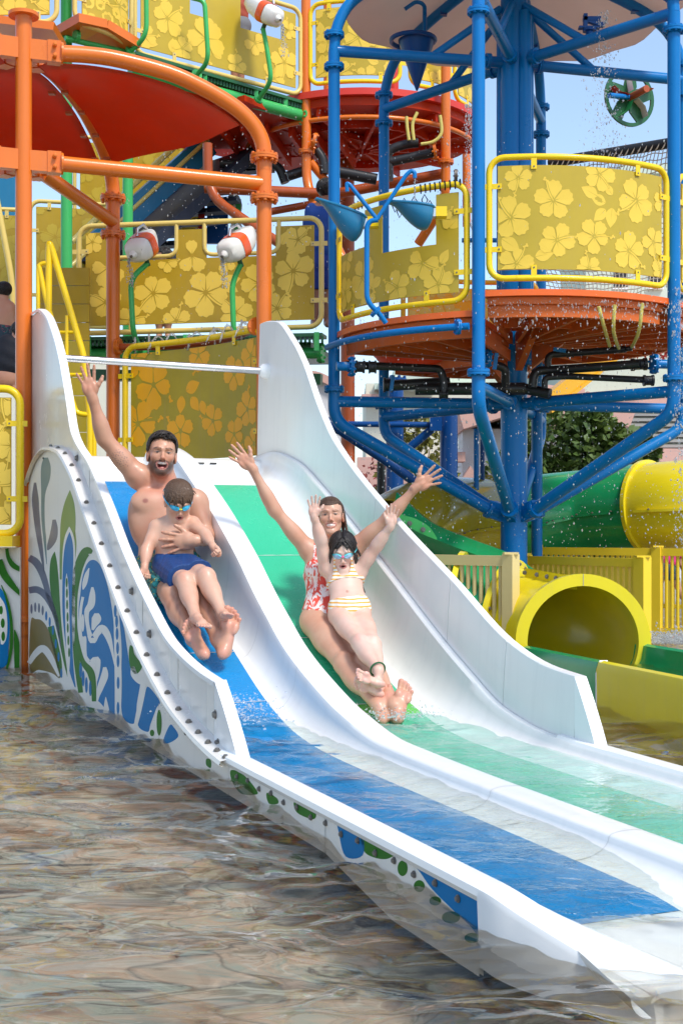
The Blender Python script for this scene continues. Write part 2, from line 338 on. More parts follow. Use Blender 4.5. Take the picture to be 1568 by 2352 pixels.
def lane_water_mat(milk=0.0, name='lane_water'):
    m, N, L, fr, gl, bp, out = water_mat(name, None, .02, .55, 18, 1.30)
    tr = N.new('ShaderNodeBsdfTransparent'); tr.inputs[0].default_value = (.93, .985, .975, 1)
    tr_out = tr.outputs[0]
    if milk:                                        # air bubbles make the water milky
        df = N.new('ShaderNodeBsdfDiffuse'); df.inputs[0].default_value = (.40, .86, .72, 1); mk_ = N.new('ShaderNodeMixShader'); mk_.inputs[0].default_value = milk; L.new(tr_out, mk_.inputs[1]); L.new(df.outputs[0], mk_.inputs[2]); tr_out = mk_.outputs[0]
    m2 = N.new('ShaderNodeMixShader'); L.new(fr.outputs[0], m2.inputs[0]); L.new(tr_out, m2.inputs[1]); L.new(gl.outputs[0], m2.inputs[2]); L.new(m2.outputs[0], out.inputs[0])
    return m
def np_grid(name, X, Y, Z, mat, parent=None, keep=None):
    r_, c_ = X.shape
    co = np.stack([X, Y, Z], -1).reshape(-1, 3)
    i = np.arange((r_ - 1) * c_).reshape(r_ - 1, c_)[:, :-1].ravel()
    q = np.stack([i, i + 1, i + c_ + 1, i + c_], -1)
    if keep is not None:
        k = keep.ravel(); q = q[k[q].all(1)]
    me = bpy.data.meshes.new(name); me.vertices.add(len(co)); me.vertices.foreach_set('co', co.ravel())
    me.loops.add(q.size); me.loops.foreach_set('vertex_index', q.ravel().astype(np.int32)); me.polygons.add(len(q))
    me.polygons.foreach_set('loop_start', np.arange(0, q.size, 4, dtype=np.int32)); me.polygons.foreach_set('loop_total', np.full(len(q), 4, np.int32))
    me.update(calc_edges=True); me.validate(); finish(me, mat, 180); return link(name, me, parent)
yy = np.concatenate([[-5.9], np.linspace(0.4, 1.6, 6), 1.9 * np.exp(np.linspace(0, math.log(15.4 / 1.9), 330))]); tt = np.linspace(-1, 1, 420)
Yg = np.repeat(yy[:, None], 420, 1); Xg = tt[None, :] * (1.2 + .42 * np.maximum(yy, 0)[:, None]) ; Xg[:, 0] = -29.9; Xg[:, -1] = 29.9
Zg = wave(Xg, Yg) * np.clip((Yg - .3) / 1.5, 0, 1) * np.clip(1.25 - Yg / 22, .35, 1); Zg[:, 0] = 0; Zg[:, -1] = 0
ug = (Xg - ORG.x) * EU.x + (Yg - ORG.y) * EU.y; vg = (Xg - ORG.x) * EV.x + (Yg - ORG.y) * EV.y
tag(np_grid('pool_water', Xg, Yg, Zg, pool_water(), keep=~((ug > -4.5) & (ug < 2.09) & (vg > .02) & (vg < 1.40))), kind='structure')
# ================================================================ WATER SLIDE
FLf = interp([(-4.6, 1.34), (-3.4, 1.32), (-3.15, 1.28), (-2.82, 1.13), (-2.13, .685), (-1.5, .345), (-1.15, .195), (-.9, .115), (-.65, .06), (-.3, .03), (0, .024), (1.9, .018), (2.2, -.012), (2.5, -.07)])
RGf = interp([(-3.55, 1.40), (-3.42, 1.49), (-3.2, 1.495), (-2.88, 1.435), (-2.52, 1.28), (-1.8, .86), (-1.44, .585), (-1.14, .41), (-.8, .28), (-.43, .175), (0, .108), (1, .09), (2.0, .085), (2.3, .05), (2.5, -.02)])
WLf = interp([(-4.72, 2.53), (-4.47, 2.52), (-4.13, 2.43), (-3.89, 2.29), (-3.67, 2.11), (-3.45, 1.85), (-3.24, 1.57), (-2.7, 1.337), (-2.28, 1.10), (-1.88, .855), (-1.43, .63), (-.99, .455), (-.55, .375), (-.30, .352)])
PAf = interp([(-4.72, 1.22), (-4.5, 1.36), (-4.2, 1.47), (-3.88, 1.511), (-3.42, 1.47), (-3.01, 1.33), (-2.51, 1.041), (-2.07, .783), (-1.58, .514), (-1.15, .319), (-.7, .174), (-.19, .088), (0, .072)])
LRf = interp([(-4.3, 1.36), (-4.0, 1.45), (-3.48, 1.499), (-2.98, 1.411), (-2.61, 1.26), (-2.07, .993), (-1.5, .70), (-.98, .43), (-.7, .30), (-.37, .165), (0, .105), (.35, .09), (2.5, .08)])
WRf = interp([(-4.3, 2.40), (-3.74, 2.414), (-3.47, 2.384), (-3.18, 2.219), (-2.98, 2.053), (-2.72, 1.751), (-2.47, 1.519), (-1.61, 1.039), (-.94, .731), (-.35, .456), (-.05, .386), (.19, .366)])
slide = thing('water_slide', 'twin lane white water slide with blue and green lanes running into the pool', 'water slide', S(-1, .7, FLOOR_Z))
def us(a, b, n): return [a + (b - a) * i / n for i in range(n + 1)]
def strip(name, mat, ua, ub, n, sec, parent=slide, thick=None, ang=38):
    rows = [[S(u, v, z) for v, z in sec(u)] for u in us(ua, ub, n)]
    m = MB(); m.grid(rows); return m.build(name, mat, parent, ang)
def lane_sec(v0, v1):
    return lambda u: [(v0 + (v1 - v0) * k / 6, FLf(u)) for k in range(7)]
strip('blue_lane', M['blue_lane'], -3.12, 2.08, 90, lane_sec(.10, .50))
strip('lane_start', M['white'], -3.42, -3.12, 8, lambda u: [(.05 + .6 * k / 6, FLf(u)) for k in range(7)])
strip('green_lane', M['green_lane'], -3.08, -.96, 40, lane_sec(.74, 1.20))
lg = strip('green_lane', M['lime_lane'], -.96, -.82, 6, lane_sec(.74, 1.20)); lg['label'] = 'lime green patch low on the green lane'
strip('green_lane', M['green_lane'], -.82, 2.08, 50, lane_sec(.74, 1.20))
strip('lane_start', M['white'], -3.42, -3.08, 8, lambda u: [(.74 + .62 * k / 6, FLf(u)) for k in range(7)])
def vout(u): return -.040 + .17 * (min(max(u - 1.99, 0), .46) / .46) ** 1.8
for k_, (a, b) in enumerate(((.06, .62), (.76, 1.36))):
    lo_ = (lambda u: max(vout(u) + .03, .03)) if k_ == 0 else (lambda u: .76)
    strip('lane_end', M['white'], 2.08, 2.46, 14, lambda u: [(lo_(u) + (b - lo_(u)) * k / 6, FLf(u) - (.0015 if u < 2.1 else 0)) for k in range(7)] + [(b, FLf(u) - .06)])
    m = MB(); m.grid([[S(2.46, lo_(2.46) + (b - lo_(2.46)) * k / 6, FLf(2.46) - o) for k in range(7)] for o in (0, .09)]); m.build("lane_end", M['white'], slide)
    m = MB(); m.grid([[S(u, lo_(u), FLf(u) - o) for u in us(2.08, 2.46, 8)] for o in (0, .09)]); m.build("lane_end", M['white'], slide)
# lip at the top where the water wells up: a white raised back with jets
for va, vb, nj in ((.045, .66, 0), (.72, 1.37, 3)):
    rows = []
    for k in range(13):
        v = va + (vb - va) * k / 12
        rows.append([S(-3.42 + .0, v, FLf(-3.42)), S(-3.50, v, FLf(-3.5) + .012), S(-3.55, v, 1.36), S(-3.58, v, 1.43), S(-3.64, v, 1.455), S(-4.1, v, 1.455), S(-4.1, v, 1.2)])
    lip = MB(); lip.grid(rows); lo = lip.build('lane_lip', M['white'], slide)
    for k in range(nj):
        for dz in (0, .035):
            c = S(-3.565, va + .12 + k * .085, 1.385 + dz); j = MB(); j.bar(c - EV * .024, c + EV * .024, .006, .010); j.build('water_jet_slot', M['black'], lo)
# fillets and divider
def arc(v0, z0, v1, z1, n=7):                       # concave quarter from a floor point up to a ridge point
    return [(v0 + (v1 - v0) * math.sin(math.pi / 2 * k / n), z0 + (z1 - z0) * (1 - math.cos(math.pi / 2 * k / n))) for k in range(n + 1)]
strip('lane_fillet', M['white'], -3.42, 2.5, 90, lambda u: list(reversed(arc(.10, FLf(u), .046, FLf(u) + max(.05, .16 * min(1, -u / .8)))) ) )
DSf = interp([(-3.5, -.085), (-2.5, -.068), (-2.17, -.05), (-1.73, -.028), (-1.3, 0), (2.5, .01)])
def div_sec(u):
    f, r = FLf(u), RGf(u); h = max(r - f, .02); q = DSf(u)
    L_ = arc(.49 + q * .5, f, .60 + q, r - .25 * h * .3 - .006)
    top = [(.607 + q, r - .004), (.619 + q, r), (.65 + q, r + .004), (.69 + q, r + .004), (.718 + q, r), (.728 + q, r - .004)]
    R_ = list(reversed(arc(.83 + q, f, .736 + q, r - .25 * h * .3 - .006)))
    return L_ + top + R_
strip('divider', M['white'], -3.5, 2.5, 100, div_sec)
mm = MB(); sec = div_sec(-3.5); mm.poly([(v, z) for v, z in sec], lambda v, z, o: S(-3.5, v, z)); mm.build('divider_end', M['white'], slide)
strip('lane_fillet', M['white'], -3.80, 2.5, 110, lambda u: arc(1.20, FLf(u), 1.365, LRf(u) - .008) + [(1.372, LRf(u)), (1.40, LRf(u) + .003)])
# right wall: upper panel above the ledge
def solid_wall(name, mat, ua, ub, n, v0, v1, zb, zt, lean=0.0, parent=slide):
    m = MB(); rows = []
    for u in us(ua, ub, n):
        b, t = zb(u), zt(u); q = [(v0, b), (v0 + lean * .4, b + (t - b) * .5), (v0 + lean, t - .006), (v0 + lean + .006, t), (v1 + lean - .006, t), (v1 + lean, t - .006), (v1, b)]
        rows.append([S(u, v, z) for v, z in q])
    m.grid(rows, True); m.add(rows[0], [tuple(range(6, -1, -1))]); m.add(rows[-1], [tuple(range(7))])
    return m.build(name, mat, parent, 32)
RW = [(-3.80, -1.85), (-1.846, -.95), (-.946, -.40), (-.396, .19)]
for a, b in RW:
    solid_wall('right_wall_panel', M['white'], a, b, max(8, int((b - a) * 16)), 1.402, 1.445, lambda u: LRf(u) + .002, WRf, .02)
def end_wedge(name, u0, zt0, u1, zb, v0, v1, mat=M['whiterim'], curve=.04):   # closing piece that drops to the rim
    m = MB(); rows = []
    for k in range(9):
        t = k / 8; u = u0 + (u1 - u0) * (t + curve * 4 * t * (1 - t)); z = zt0 + (zb - zt0) * t
        rows.append([S(u0, v0, z), S(u, v0, z), S(u, v1, z), S(u0, v1, z)])
    m.grid(rows, True); m.add(rows[0], [(3, 2, 1, 0)]); return m.build(name, mat, slide, 32)
end_wedge('right_wall_end', .193, .364, .35, .088, 1.404, 1.462)
strip('right_rim', M['whiterim'], .10, 2.5, 30, lambda u: [(1.372, LRf(u)), (1.38, LRf(u) + .012), (1.40, LRf(u) + .016), (1.45, LRf(u) + .013), (1.46, LRf(u) - .004), (1.46, -.2)])
strip('right_skirt', M['white'], -3.80, .2, 30, lambda u: [(1.43, LRf(u)), (1.43, -.28)])
# left wall: upright cream wall with bolted flange, white capped edge
LW = [(-4.72, -2.9), (-2.896, -1.62), (-1.616, -.98), (-.976, -.30)]
for i, (a, b) in enumerate(LW):
    solid_wall('left_wall_panel', M['cream'], a, b, max(8, int((b - a) * 18)), .004, .030, lambda u: PAf(u) + .012, lambda u: WLf(u) - .012)
strip('left_rim', M['whiterim'], -4.72, -.30, 90, lambda u: [(-.004, WLf(u) - .018), (-.004, WLf(u) + .002), (.004, WLf(u) + .008), (.04, WLf(u) + .008), (.048, WLf(u)), (.048, FLf(u) + .05 if u > -3.4 else WLf(u) - .1)])
end_wedge('left_wall_end', -.304, .361, -.005, .09, -.002, .05)
strip('bolt_flange', M['cream'], -4.6, -.02, 80, lambda u: [(.004, PAf(u) + .022), (-.012, PAf(u) + .014), (-.066, PAf(u) + .006), (-.072, PAf(u) - .010), (-.050, PAf(u) - .018)])
strip('left_rim', M['whiterim'], -.30, 1.99, 40, lambda u: [(-.038, .060), (-.045, .075), (-.040, .092), (-.02, .100), (.03, .100), (.05, .09), (.065, .045), (.10, FLf(u))])
def tip(u):
    t = (u - 1.99) / .46; z = .094 * (1 - t ** 1.7) - .035 * t; vo = -.040 + .17 * t ** 1.8; f = FLf(u); w_ = .125 + .03 * t
    s_ = min(1, t * 3); s_ = s_ * s_ * (3 - 2 * s_); rim = [(-.038, -.10), (-.045, .075), (-.040, .092), (-.02, .100), (.03, .100), (.065, .045), (.10, f)]
    q = [(vo + .006, min(z - .075, -.11)), (vo - .002, z - .018), (vo + .004, z - .003), (vo + .02, z + .003), (vo + w_ * .7, z + .003 - .012 * (1 - t)), (vo + w_, max(z - .035 * (1 - t), f + .002)), (max(vo + w_ + .10, .22), f - .002)]
    return [(a[0] * (1 - s_) + b[0] * s_, a[1] * (1 - s_) + b[1] * s_) for a, b in zip(rim, q)]
strip('left_tip', M['whiterim'], 1.99, 2.46, 20, tip)
m = MB(); m.poly(tip(2.46) + [(.262, -.15), (.134, -.15)], lambda v, z, o: S(2.46, v, z)); m.build('left_tip', M['whiterim'], slide)
# printed side panels
def side(u, v, z): return S(u, v, z)
SKB = lambda u: -.05 if u < .99 else -.05 - .075 * min(1, (u - .98) / .5)
def skirt(ua, ub, n, mat, v=-.036):
    m = MB(); m.grid([[S(u, v, PAf(u) - .012 if u < 0 else .064), S(u, v, SKB(u))] for u in us(ua, ub, n)]); m.grid([[S(u, v + .012, PAf(u) - .012 if u < 0 else .064), S(u, v + .012, SKB(u))] for u in us(ua, ub, n)])
    return m.build('side_panel', mat, slide)
skirts = [skirt(a, b, n, M['g_white']) for a, b, n in ((-4.6, -2.55, 22), (-2.546, -1.05, 16), (-1.046, -.01, 12), (-.006, .98, 6), (.984, 1.985, 6))]
def clip_poly(pts, f):                              # keep z below f(u)
    return [(u, min(z, f(u))) for u, z in pts]
def pano(parent, mat, outline_px, off, v=-.036, smooth=True, top=None):
    pts = catmull(outline_px, 5, True) if smooth else outline_px
    q = [on_wall(x, y, v) for x, y in pts]
    q = [(u, min(max(z, SKB(u) + .004), (PAf(u) - .02 if u < 0 else .06))) for u, z in q]
    m = MB(); m.poly(q, lambda u, z, o: S(u, v - o, z), off)
    return m.build('print', mat, parent, fix=False)
def swoosh(pts):                                    # tapered stroke -> outline
    c = catmull(pts, 5); L_, R_ = [], []
    for i, (x, y, w_) in enumerate(c):
        a = c[max(0, i - 1)]; b = c[min(len(c) - 1, i + 1)]; dx, dy = b[0] - a[0], b[1] - a[1]; l = math.hypot(dx, dy) or 1
        nx, ny = -dy / l * w_ / 2, dx / l * w_ / 2
        L_.append((x + nx, y + ny)); R_.append((x - nx, y - ny))
    return L_ + R_[::-1]
def c3(p): return [(x / 4.0, 1176 + y / 4.0) for x, y in p]
def oval(x, y, rx, ry, n=12): return [(x + rx * math.cos(2 * math.pi * k / n), y + ry * math.sin(2 * math.pi * k / n)) for k in range(n)]
def SW(mat, pts, lay=1): ART.append((mat, c3(swoosh(pts)), lay, False))
def PL(mat, pts, lay=1): ART.append((mat, c3(pts), lay, True))
ART = []
PL('g_olive', [(275, 1450), (285, 1010), (330, 985), (390, 1000), (450, 1090), (520, 1290), (556, 1520), (480, 1480), (360, 1450)], 1)
SW('g_green', [(470, 1050, 60), (510, 1220, 60), (545, 1380, 50), (560, 1520, 30)], 1)
SW('g_white', [(270, 1390, 40), (330, 1300, 55), (400, 1255, 66), (470, 1340, 56), (545, 1510, 18)], 2)
SW('g_slate', [(325, -270, 20), (326, -130, 62), (335, 0, 60), (355, 180, 52), (385, 380, 34), (412, 575, 4)], 1)
SW('g_teal', [(424, -500, 40), (425, -420, 86), (420, -310, 84), (400, -160, 36), (398, 60, 30), (415, 260, 24), (432, 480, 4)], 1)
SW('g_slate', [(500, 70, 30), (503, 150, 62), (490, 240, 72), (460, 310, 50), (440, 350, 12)], 1)
SW('g_slate', [(270, 420, 60), (340, 470, 70), (400, 590, 60), (460, 800, 46), (520, 1000, 34), (570, 1290, 4)], 1)
SW('g_slate', [(270, 720, 60), (350, 715, 62), (430, 780, 60), (500, 920, 40), (548, 1060, 10)], 1)
for x, y in ((293, 890), (327, 875), (362, 882), (395, 905), (428, 955), (460, 1010), (490, 1085), (516, 1210), (542, 1330), (567, 1480)):
    PL('g_blue' if x > 400 else 'g_slate', oval(x, y, 10, 44), 2)
SW('g_leaf', [(645, -200, 4), (640, -80, 90), (630, 80, 136), (618, 260, 128), (585, 430, 70), (560, 620, 16)], 1)
SW('g_leaf', [(690, 180, 10), (694, 300, 22), (690, 470, 4)], 1)
SW('g_white', [(640, 135, 4), (640, 230, 84), (636, 400, 118), (632, 700, 120), (638, 1000, 110), (645, 1300, 70), (640, 1560, 30)], 2)
SW('g_blue', [(643, 185, 4), (640, 280, 64), (632, 430, 92), (622, 700, 90), (622, 950, 84), (640, 1250, 60), (660, 1450, 40), (695, 1610, 8)], 3)
SW('g_white', [(617, 565, 4), (618, 700, 34), (624, 1000, 40), (632, 1300, 34), (638, 1490, 4)], 4)
for x, y in ((618, 650), (620, 745), (622, 850), (626, 965), (628, 1065), (633, 1180), (640, 1290)): PL('g_green', oval(x, y, 9, 44), 5)
SW('g_green', [(505, 365, 4), (496, 450, 58), (500, 620, 84), (520, 850, 70), (550, 1080, 44), (595, 1360, 24), (630, 1540, 4)], 1)
SW('g_green', [(850, 370, 30), (800, 360, 80), (745, 450, 84), (705, 600, 76), (685, 800, 58), (690, 1100, 50), (712, 1400, 54), (745, 1660, 44)], 2)
PL('g_blue', [(850, 440), (905, 465), (955, 560), (1005, 740), (1040, 960), (1056, 1200), (1062, 1420), (1075, 1700), (1100, 1860), (1000, 1830), (930, 1760), (890, 1700), (900, 1500), (905, 1380), (830, 1400), (800, 1300), (795, 1150), (760, 1140), (735, 1050), (725, 900), (740, 760), (760, 600), (800, 480)], 1)
SW('g_white', [(822, 515, 8), (800, 580, 40), (780, 660, 42), (765, 712, 10)], 2)
SW('g_white', [(852, 690, 20), (852, 760, 54), (840, 850, 66), (800, 920, 46), (812, 1060, 34), (850, 1180, 60), (890, 1120, 60), (940, 1070, 70), (990, 1130, 60), (1030, 1260, 30), (1058, 1420, 4)], 2)
SW('g_white', [(890, 930, 40), (890, 980, 88), (868, 1040, 50), (855, 1085, 20)], 2)
SW('g_white', [(765, 780, 26), (745, 900, 26), (742, 1080, 24), (760, 1300, 60), (830, 1410, 80), (890, 1360, 70), (905, 1460, 30), (890, 1570, 6)], 2)
PL('g_white', oval(765, 1020, 14, 80), 3)
SW('g_white', [(965, 1425, 30), (965, 1500, 66), (930, 1600, 60), (895, 1700, 40), (890, 1790, 10)], 2)
SW('g_white', [(975, 1700, 6), (978, 1780, 40), (985, 1850, 56)], 2)
SW('g_white', [(1068, 830, 6), (1072, 930, 44), (1080, 1100, 60), (1086, 1350, 62), (1090, 1600, 64), (1086, 1880, 54)], 3)
for x, y in ((1063, 910), (1076, 1005), (1080, 1120), (1085, 1250), (1089, 1370), (1090, 1570), (1089, 1800)): PL('g_blue', oval(x, y, 13, 56), 4)
SW('g_green', [(708, 1050, 8), (722, 1200, 26), (762, 1370, 46), (835, 1470, 66), (862, 1600, 50), (868, 1740, 40)], 3)
for x, y in ((745, 1450), (768, 1530), (797, 1590), (834, 1620)): PL('g_blue', oval(x, y, 13, 72), 3)
PL('g_blue', [(1100, 950), (1140, 1060), (1170, 1250), (1205, 1450), (1270, 1570), (1290, 1580), (1260, 1760), (1240, 1940), (1130, 1880), (1116, 1600), (1120, 1250)], 1)
PL('g_blue', [(1372, 1610), (1470, 1740), (1440, 1800), (1385, 1950), (1360, 2020), (1270, 1960), (1300, 1780), (1340, 1640)], 1)
SW('g_white', [(1225, 1420, 30), (1235, 1490, 60), (1285, 1560, 40), (1350, 1590, 10)], 2)
SW('g_white', [(1335, 1570, 40), (1305, 1700, 50), (1275, 1850, 44), (1250, 1960, 34)], 3)
PL('g_green', [(1196, 1228), (1222, 1240), (1240, 1310), (1300, 1390), (1305, 1430), (1270, 1480), (1230, 1480), (1196, 1410), (1186, 1310)], 2)
PL('g_green', oval(1465, 1935, 23, 118), 3)
PL('g_blue', [(1500, 2110), (1560, 1960), (1600, 1980), (1640, 2060), (1560, 2120)], 1)
PL('g_green', oval(1400, 2030, 20, 30), 2)
def c4(p): return [(746.4 + .524 * x, 1492.8 + .524 * y) for x, y in p]
def c5(p): return [(.5127 * x, 1435.5 + .5127 * y) for x, y in p]
ART2 = [('g_blue', c4([(57, 745), (130, 775), (165, 800), (165, 900), (90, 905), (60, 800)]), 1), ('g_green', c4([(165, 805), (300, 880), (275, 915), (215, 910), (170, 880)]), 1),
 ('g_green', c4(oval(340, 957, 22, 34)), 2), ('g_green', c4(oval(413, 1035, 24, 26)), 2), ('g_green', c4(oval(483, 1100, 26, 20)), 2), ('g_green', c4(oval(552, 1172, 40, 26)), 2), ('g_green', c4(oval(645, 1262, 34, 22)), 2),
 ('g_blue', c4([(378, 920), (480, 965), (600, 1030), (700, 1082), (700, 1290), (640, 1215), (560, 1140), (470, 1050), (420, 980)]), 1),
 ('g_green', c5([(1035, 650), (1090, 670), (1150, 740), (1145, 760), (1080, 755), (1040, 700)]), 1), ('g_green', c5([(1195, 752), (1240, 775), (1245, 800), (1205, 800)]), 1), ('g_green', c5([(1322, 785), (1408, 830), (1405, 870), (1330, 840)]), 1), ('g_green', c5([(925, 600), (945, 605), (945, 640), (925, 628)]), 1)]
for mat, o, lay, sm in ART: 
    cxm = sum(on_wall(x, y, -.036)[0] for x, y in o) / len(o)
    pano(skirts[0] if cxm < -2.55 else skirts[1] if cxm < -1.05 else skirts[2], M[mat], o, .0004 * lay, smooth=sm)
for mat, o, lay in ART2:
    cxm = sum(on_wall(x, y, -.036)[0] for x, y in o) / len(o)
    pano(skirts[2] if cxm < -.01 else skirts[3] if cxm < .98 else skirts[4], M[mat], o, .0004 * lay)
# bolts: along the flange, on the stiffener plates and below the rim
for k, u in enumerate([-4.05, -3.75, -3.5, -3.27, -3.06, -2.86, -2.64, -2.44, -2.25, -2.05, -1.86, -1.66, -1.47, -1.27, -1.08, -.90, -.72, -.56, -.42, -.28, -.16, -.05]):
    t = (PAf(u + .02) - PAf(u - .02)) / .04
    put('bolt', BOLT, slide, S(u, -.035, PAf(u) + .012), Vector((0, 0, 1)) - EU * t, .85)
for u in (-2.86, -2.93 + .16, -1.58, -1.60 + .05, -.95, -.93, -.26, -.22):
    pass
for px, py in ((177, 1052), (179, 1093), (303, 1358), (306, 1405), (344, 1456), (345, 1506), (496, 1641), (502, 1707)):
    u, z = on_wall(px, py, 0.0); put('bolt', BOLT, slide, S(u, .003, z), -EV, 1.2)
for i in range(15):
    u = .10 + i * .127; put('bolt', BOLT, slide, S(u, -.037, .048 if i % 2 else .040), -EV, .62)
for u in (-4.0, -3.2, -2.6, -2.5, -2.0, -1.5, -1.1, -1.0, -.6): put('bolt', BOLT, slide, S(u, -.0365, PAf(u) - .05), -EV, .5)
# stiffener plates: slightly proud strips with studs on the outside of the left wall
for (a, b) in ((-2.9, -2.74), (-1.62, -1.50), (-1.0, -.86), (-.42, -.32)):
    m = MB(); rows = [[S(u, .0025, PAf(u) + .03), S(u, .0025, WLf(u) - .02)] for u in us(a, b, 4)]; m.grid(rows); m.grid([[S(u, .0045, PAf(u) + .03), S(u, .0045, WLf(u) - .02)] for u in us(a, b, 4)]); m.build('stiffener_plate', M['g_white'], slide)
# green oval sticker with two letters on the wall
m = MB(); uc, zc = on_wall(313, 1439, 0); m.poly(oval(0, 0, .026, .016, 20), lambda x, y, o: S(uc + x, .0012, zc + y)); stk = m.build('sticker', M['green'], slide, fix=False)
cu = bpy.data.curves.new('sticker_text', 'FONT'); cu.body = 'OK'; cu.size = .024; cu.align_x = 'CENTER'; cu.align_y = 'CENTER'
to = bpy.data.objects.new('sticker_text', cu); me = bpy.data.meshes.new_from_object(to); bpy.data.objects.remove(to); me.materials.clear(); me.materials.append(M['whiterim'])
link('sticker_text', me, stk, Matrix.Translation(S(uc, .0002, zc)) @ Matrix((EU, (0, 0, 1), -EV)).transposed().to_4x4())
# joints: thin sealant lines across lanes, dark hairlines on the walls
for u, va, vb in ((-2.35, .10, .50), (-1.52, .10, .50), (-1.05, .10, .50), (-2.35, .83, 1.20), (-1.62, .83, 1.2), (-.96, .83, 1.2)):
    m = MB(); n = 10; m.grid([[S(u - .004 + .003 * math.sin(k * 2.1), va + (vb - va) * k / n, FLf(u) + .0025) , S(u + .004, va + (vb - va) * k / n, FLf(u + .004) + .0025)] for k in range(n + 1)]); m.build('lane_seam', M['seam'], slide)
for u in (-1.85, -1.45, -.95, .9, 1.6):
    m = MB(); s1 = div_sec(u - .0025); s2 = div_sec(u + .0025); m.grid([[S(u - .0025, v, z + .0012) for v, z in s1], [S(u + .0025, v, z + .0012) for v, z in s2]]); m.build('divider_joint', M['seam'], slide)
# crossbar between the walls at the top
a = S(-3.66, .03, 2.085); b = S(-3.62, 1.405, 2.06)
m = MB(); m.cyl(a, b, .0235, 16); m.build('crossbar', M['steel'], slide)
m = MB(); d_ = (b - a).normalized(); m.tube([b - d_ * .05, b - d_ * .03, b + d_ * .0, b + d_ * .02], [.03, .05, .055, .055], 20); m.build('crossbar_socket', M['whiterim'], slide)
# water lying in the run-out of each lane
def lane_water(va, vb, u0):
    n, c = 240, 46; uu = np.linspace(u0, 2.13, n)[:, None] * np.ones((1, c)); vv = np.linspace(va, vb, c)[None, :] * np.ones((n, 1))
    lev = np.interp(uu, [-.95, -.7, -.4, 0, 1.5, 1.9, 2.13], [.105, .082, .066, .058, .05, .03, .000])
    vv = vv[:, ::-1]
    X = ORG.x + EU.x * uu + EV.x * vv; Y = ORG.y + EU.y * uu + EV.y * vv
    amp = np.interp(uu, [-1, -.75, -.3, 1, 2.3], [.1, .9, .75, .5, .3])
    ed = 1 - np.abs(2 * (vv - va) / (vb - va) - 1) ** 3; amp = amp * (.25 + .75 * ed)
    Z = lev + amp * .8 * wave(X * 1.6 + 3, Y * 1.6) + amp * .0015 * np.sin(38 * uu + 6 * np.sin(9 * vv))
    return X, Y, Z
lw = lane_water_mat()
for i, (va, vb, u0) in enumerate(((.062, .60, -.93), (.755, 1.335, -.80))):
    X, Y, Z = lane_water(va, vb, u0); tag(np_grid('lane_water', X, Y, Z, lw if i == 0 else lane_water_mat(.24, 'milky_lane_water')), kind='structure')
# ================================================================ building blocks of the play structure
def pipe(name, parent, mat, pts, r, fil=.12, n=14):
    q = [P(*p) if not isinstance(p, Vector) else p for p in pts]
    m = MB(); m.tube(fillet(q, fil) if len(q) > 2 else q, r, n); return m.build(name, M[mat] if isinstance(mat, str) else mat, parent)
def arc_map(C, rad, a0, a1, z0):                    # panel on a circle: s along the arc (metres), t upward
    sg = 1 if a1 > a0 else -1
    def fn(s, t, off=0.0):
        a = R(a0) + sg * s / rad
        return Vector((C.x + (rad + off) * math.cos(a), C.y + (rad + off) * math.sin(a), z0 + t))
    return fn, abs(R(a1 - a0)) * rad
def flat_map(A, B, h, bulge=0.0):                   # A, B lower corners; leans nowhere; optional bow toward the viewer
    A = Vector(A); B = Vector(B); d = B - A; Wd = math.hypot(d.x, d.y); n = Vector((d.y, -d.x, 0)).normalized()
    def fn(s, t, off=0.0):
        k = s / Wd
        return A + d * k + n * (off + bulge * 4 * k * (1 - k)) + Vector((0, 0, t))
    return fn, Wd
def petal(cx, cy, R_, a, w=34, n=7, ruf=.05, inner=.10):
    pts = [(cx + R_ * inner * math.cos(a - R(20)), cy + R_ * inner * math.sin(a - R(20)))]
    for k in range(n * 2 + 1):
        p = -w + 2 * w * k / (n * 2); r_ = R_ * (1 - .34 * abs(p / w) ** 3 + ruf * math.cos(k * 1.9 + cx * 9))
        pts.append((cx + r_ * math.cos(a + R(p)), cy + r_ * math.sin(a + R(p))))
    pts.append((cx + R_ * inner * math.cos(a + R(20)), cy + R_ * inner * math.sin(a + R(20))))
    return pts
def stroke(pts, ws, n=5):
    return swoosh([(x, y, w_) for (x, y), w_ in zip(pts, ws)])
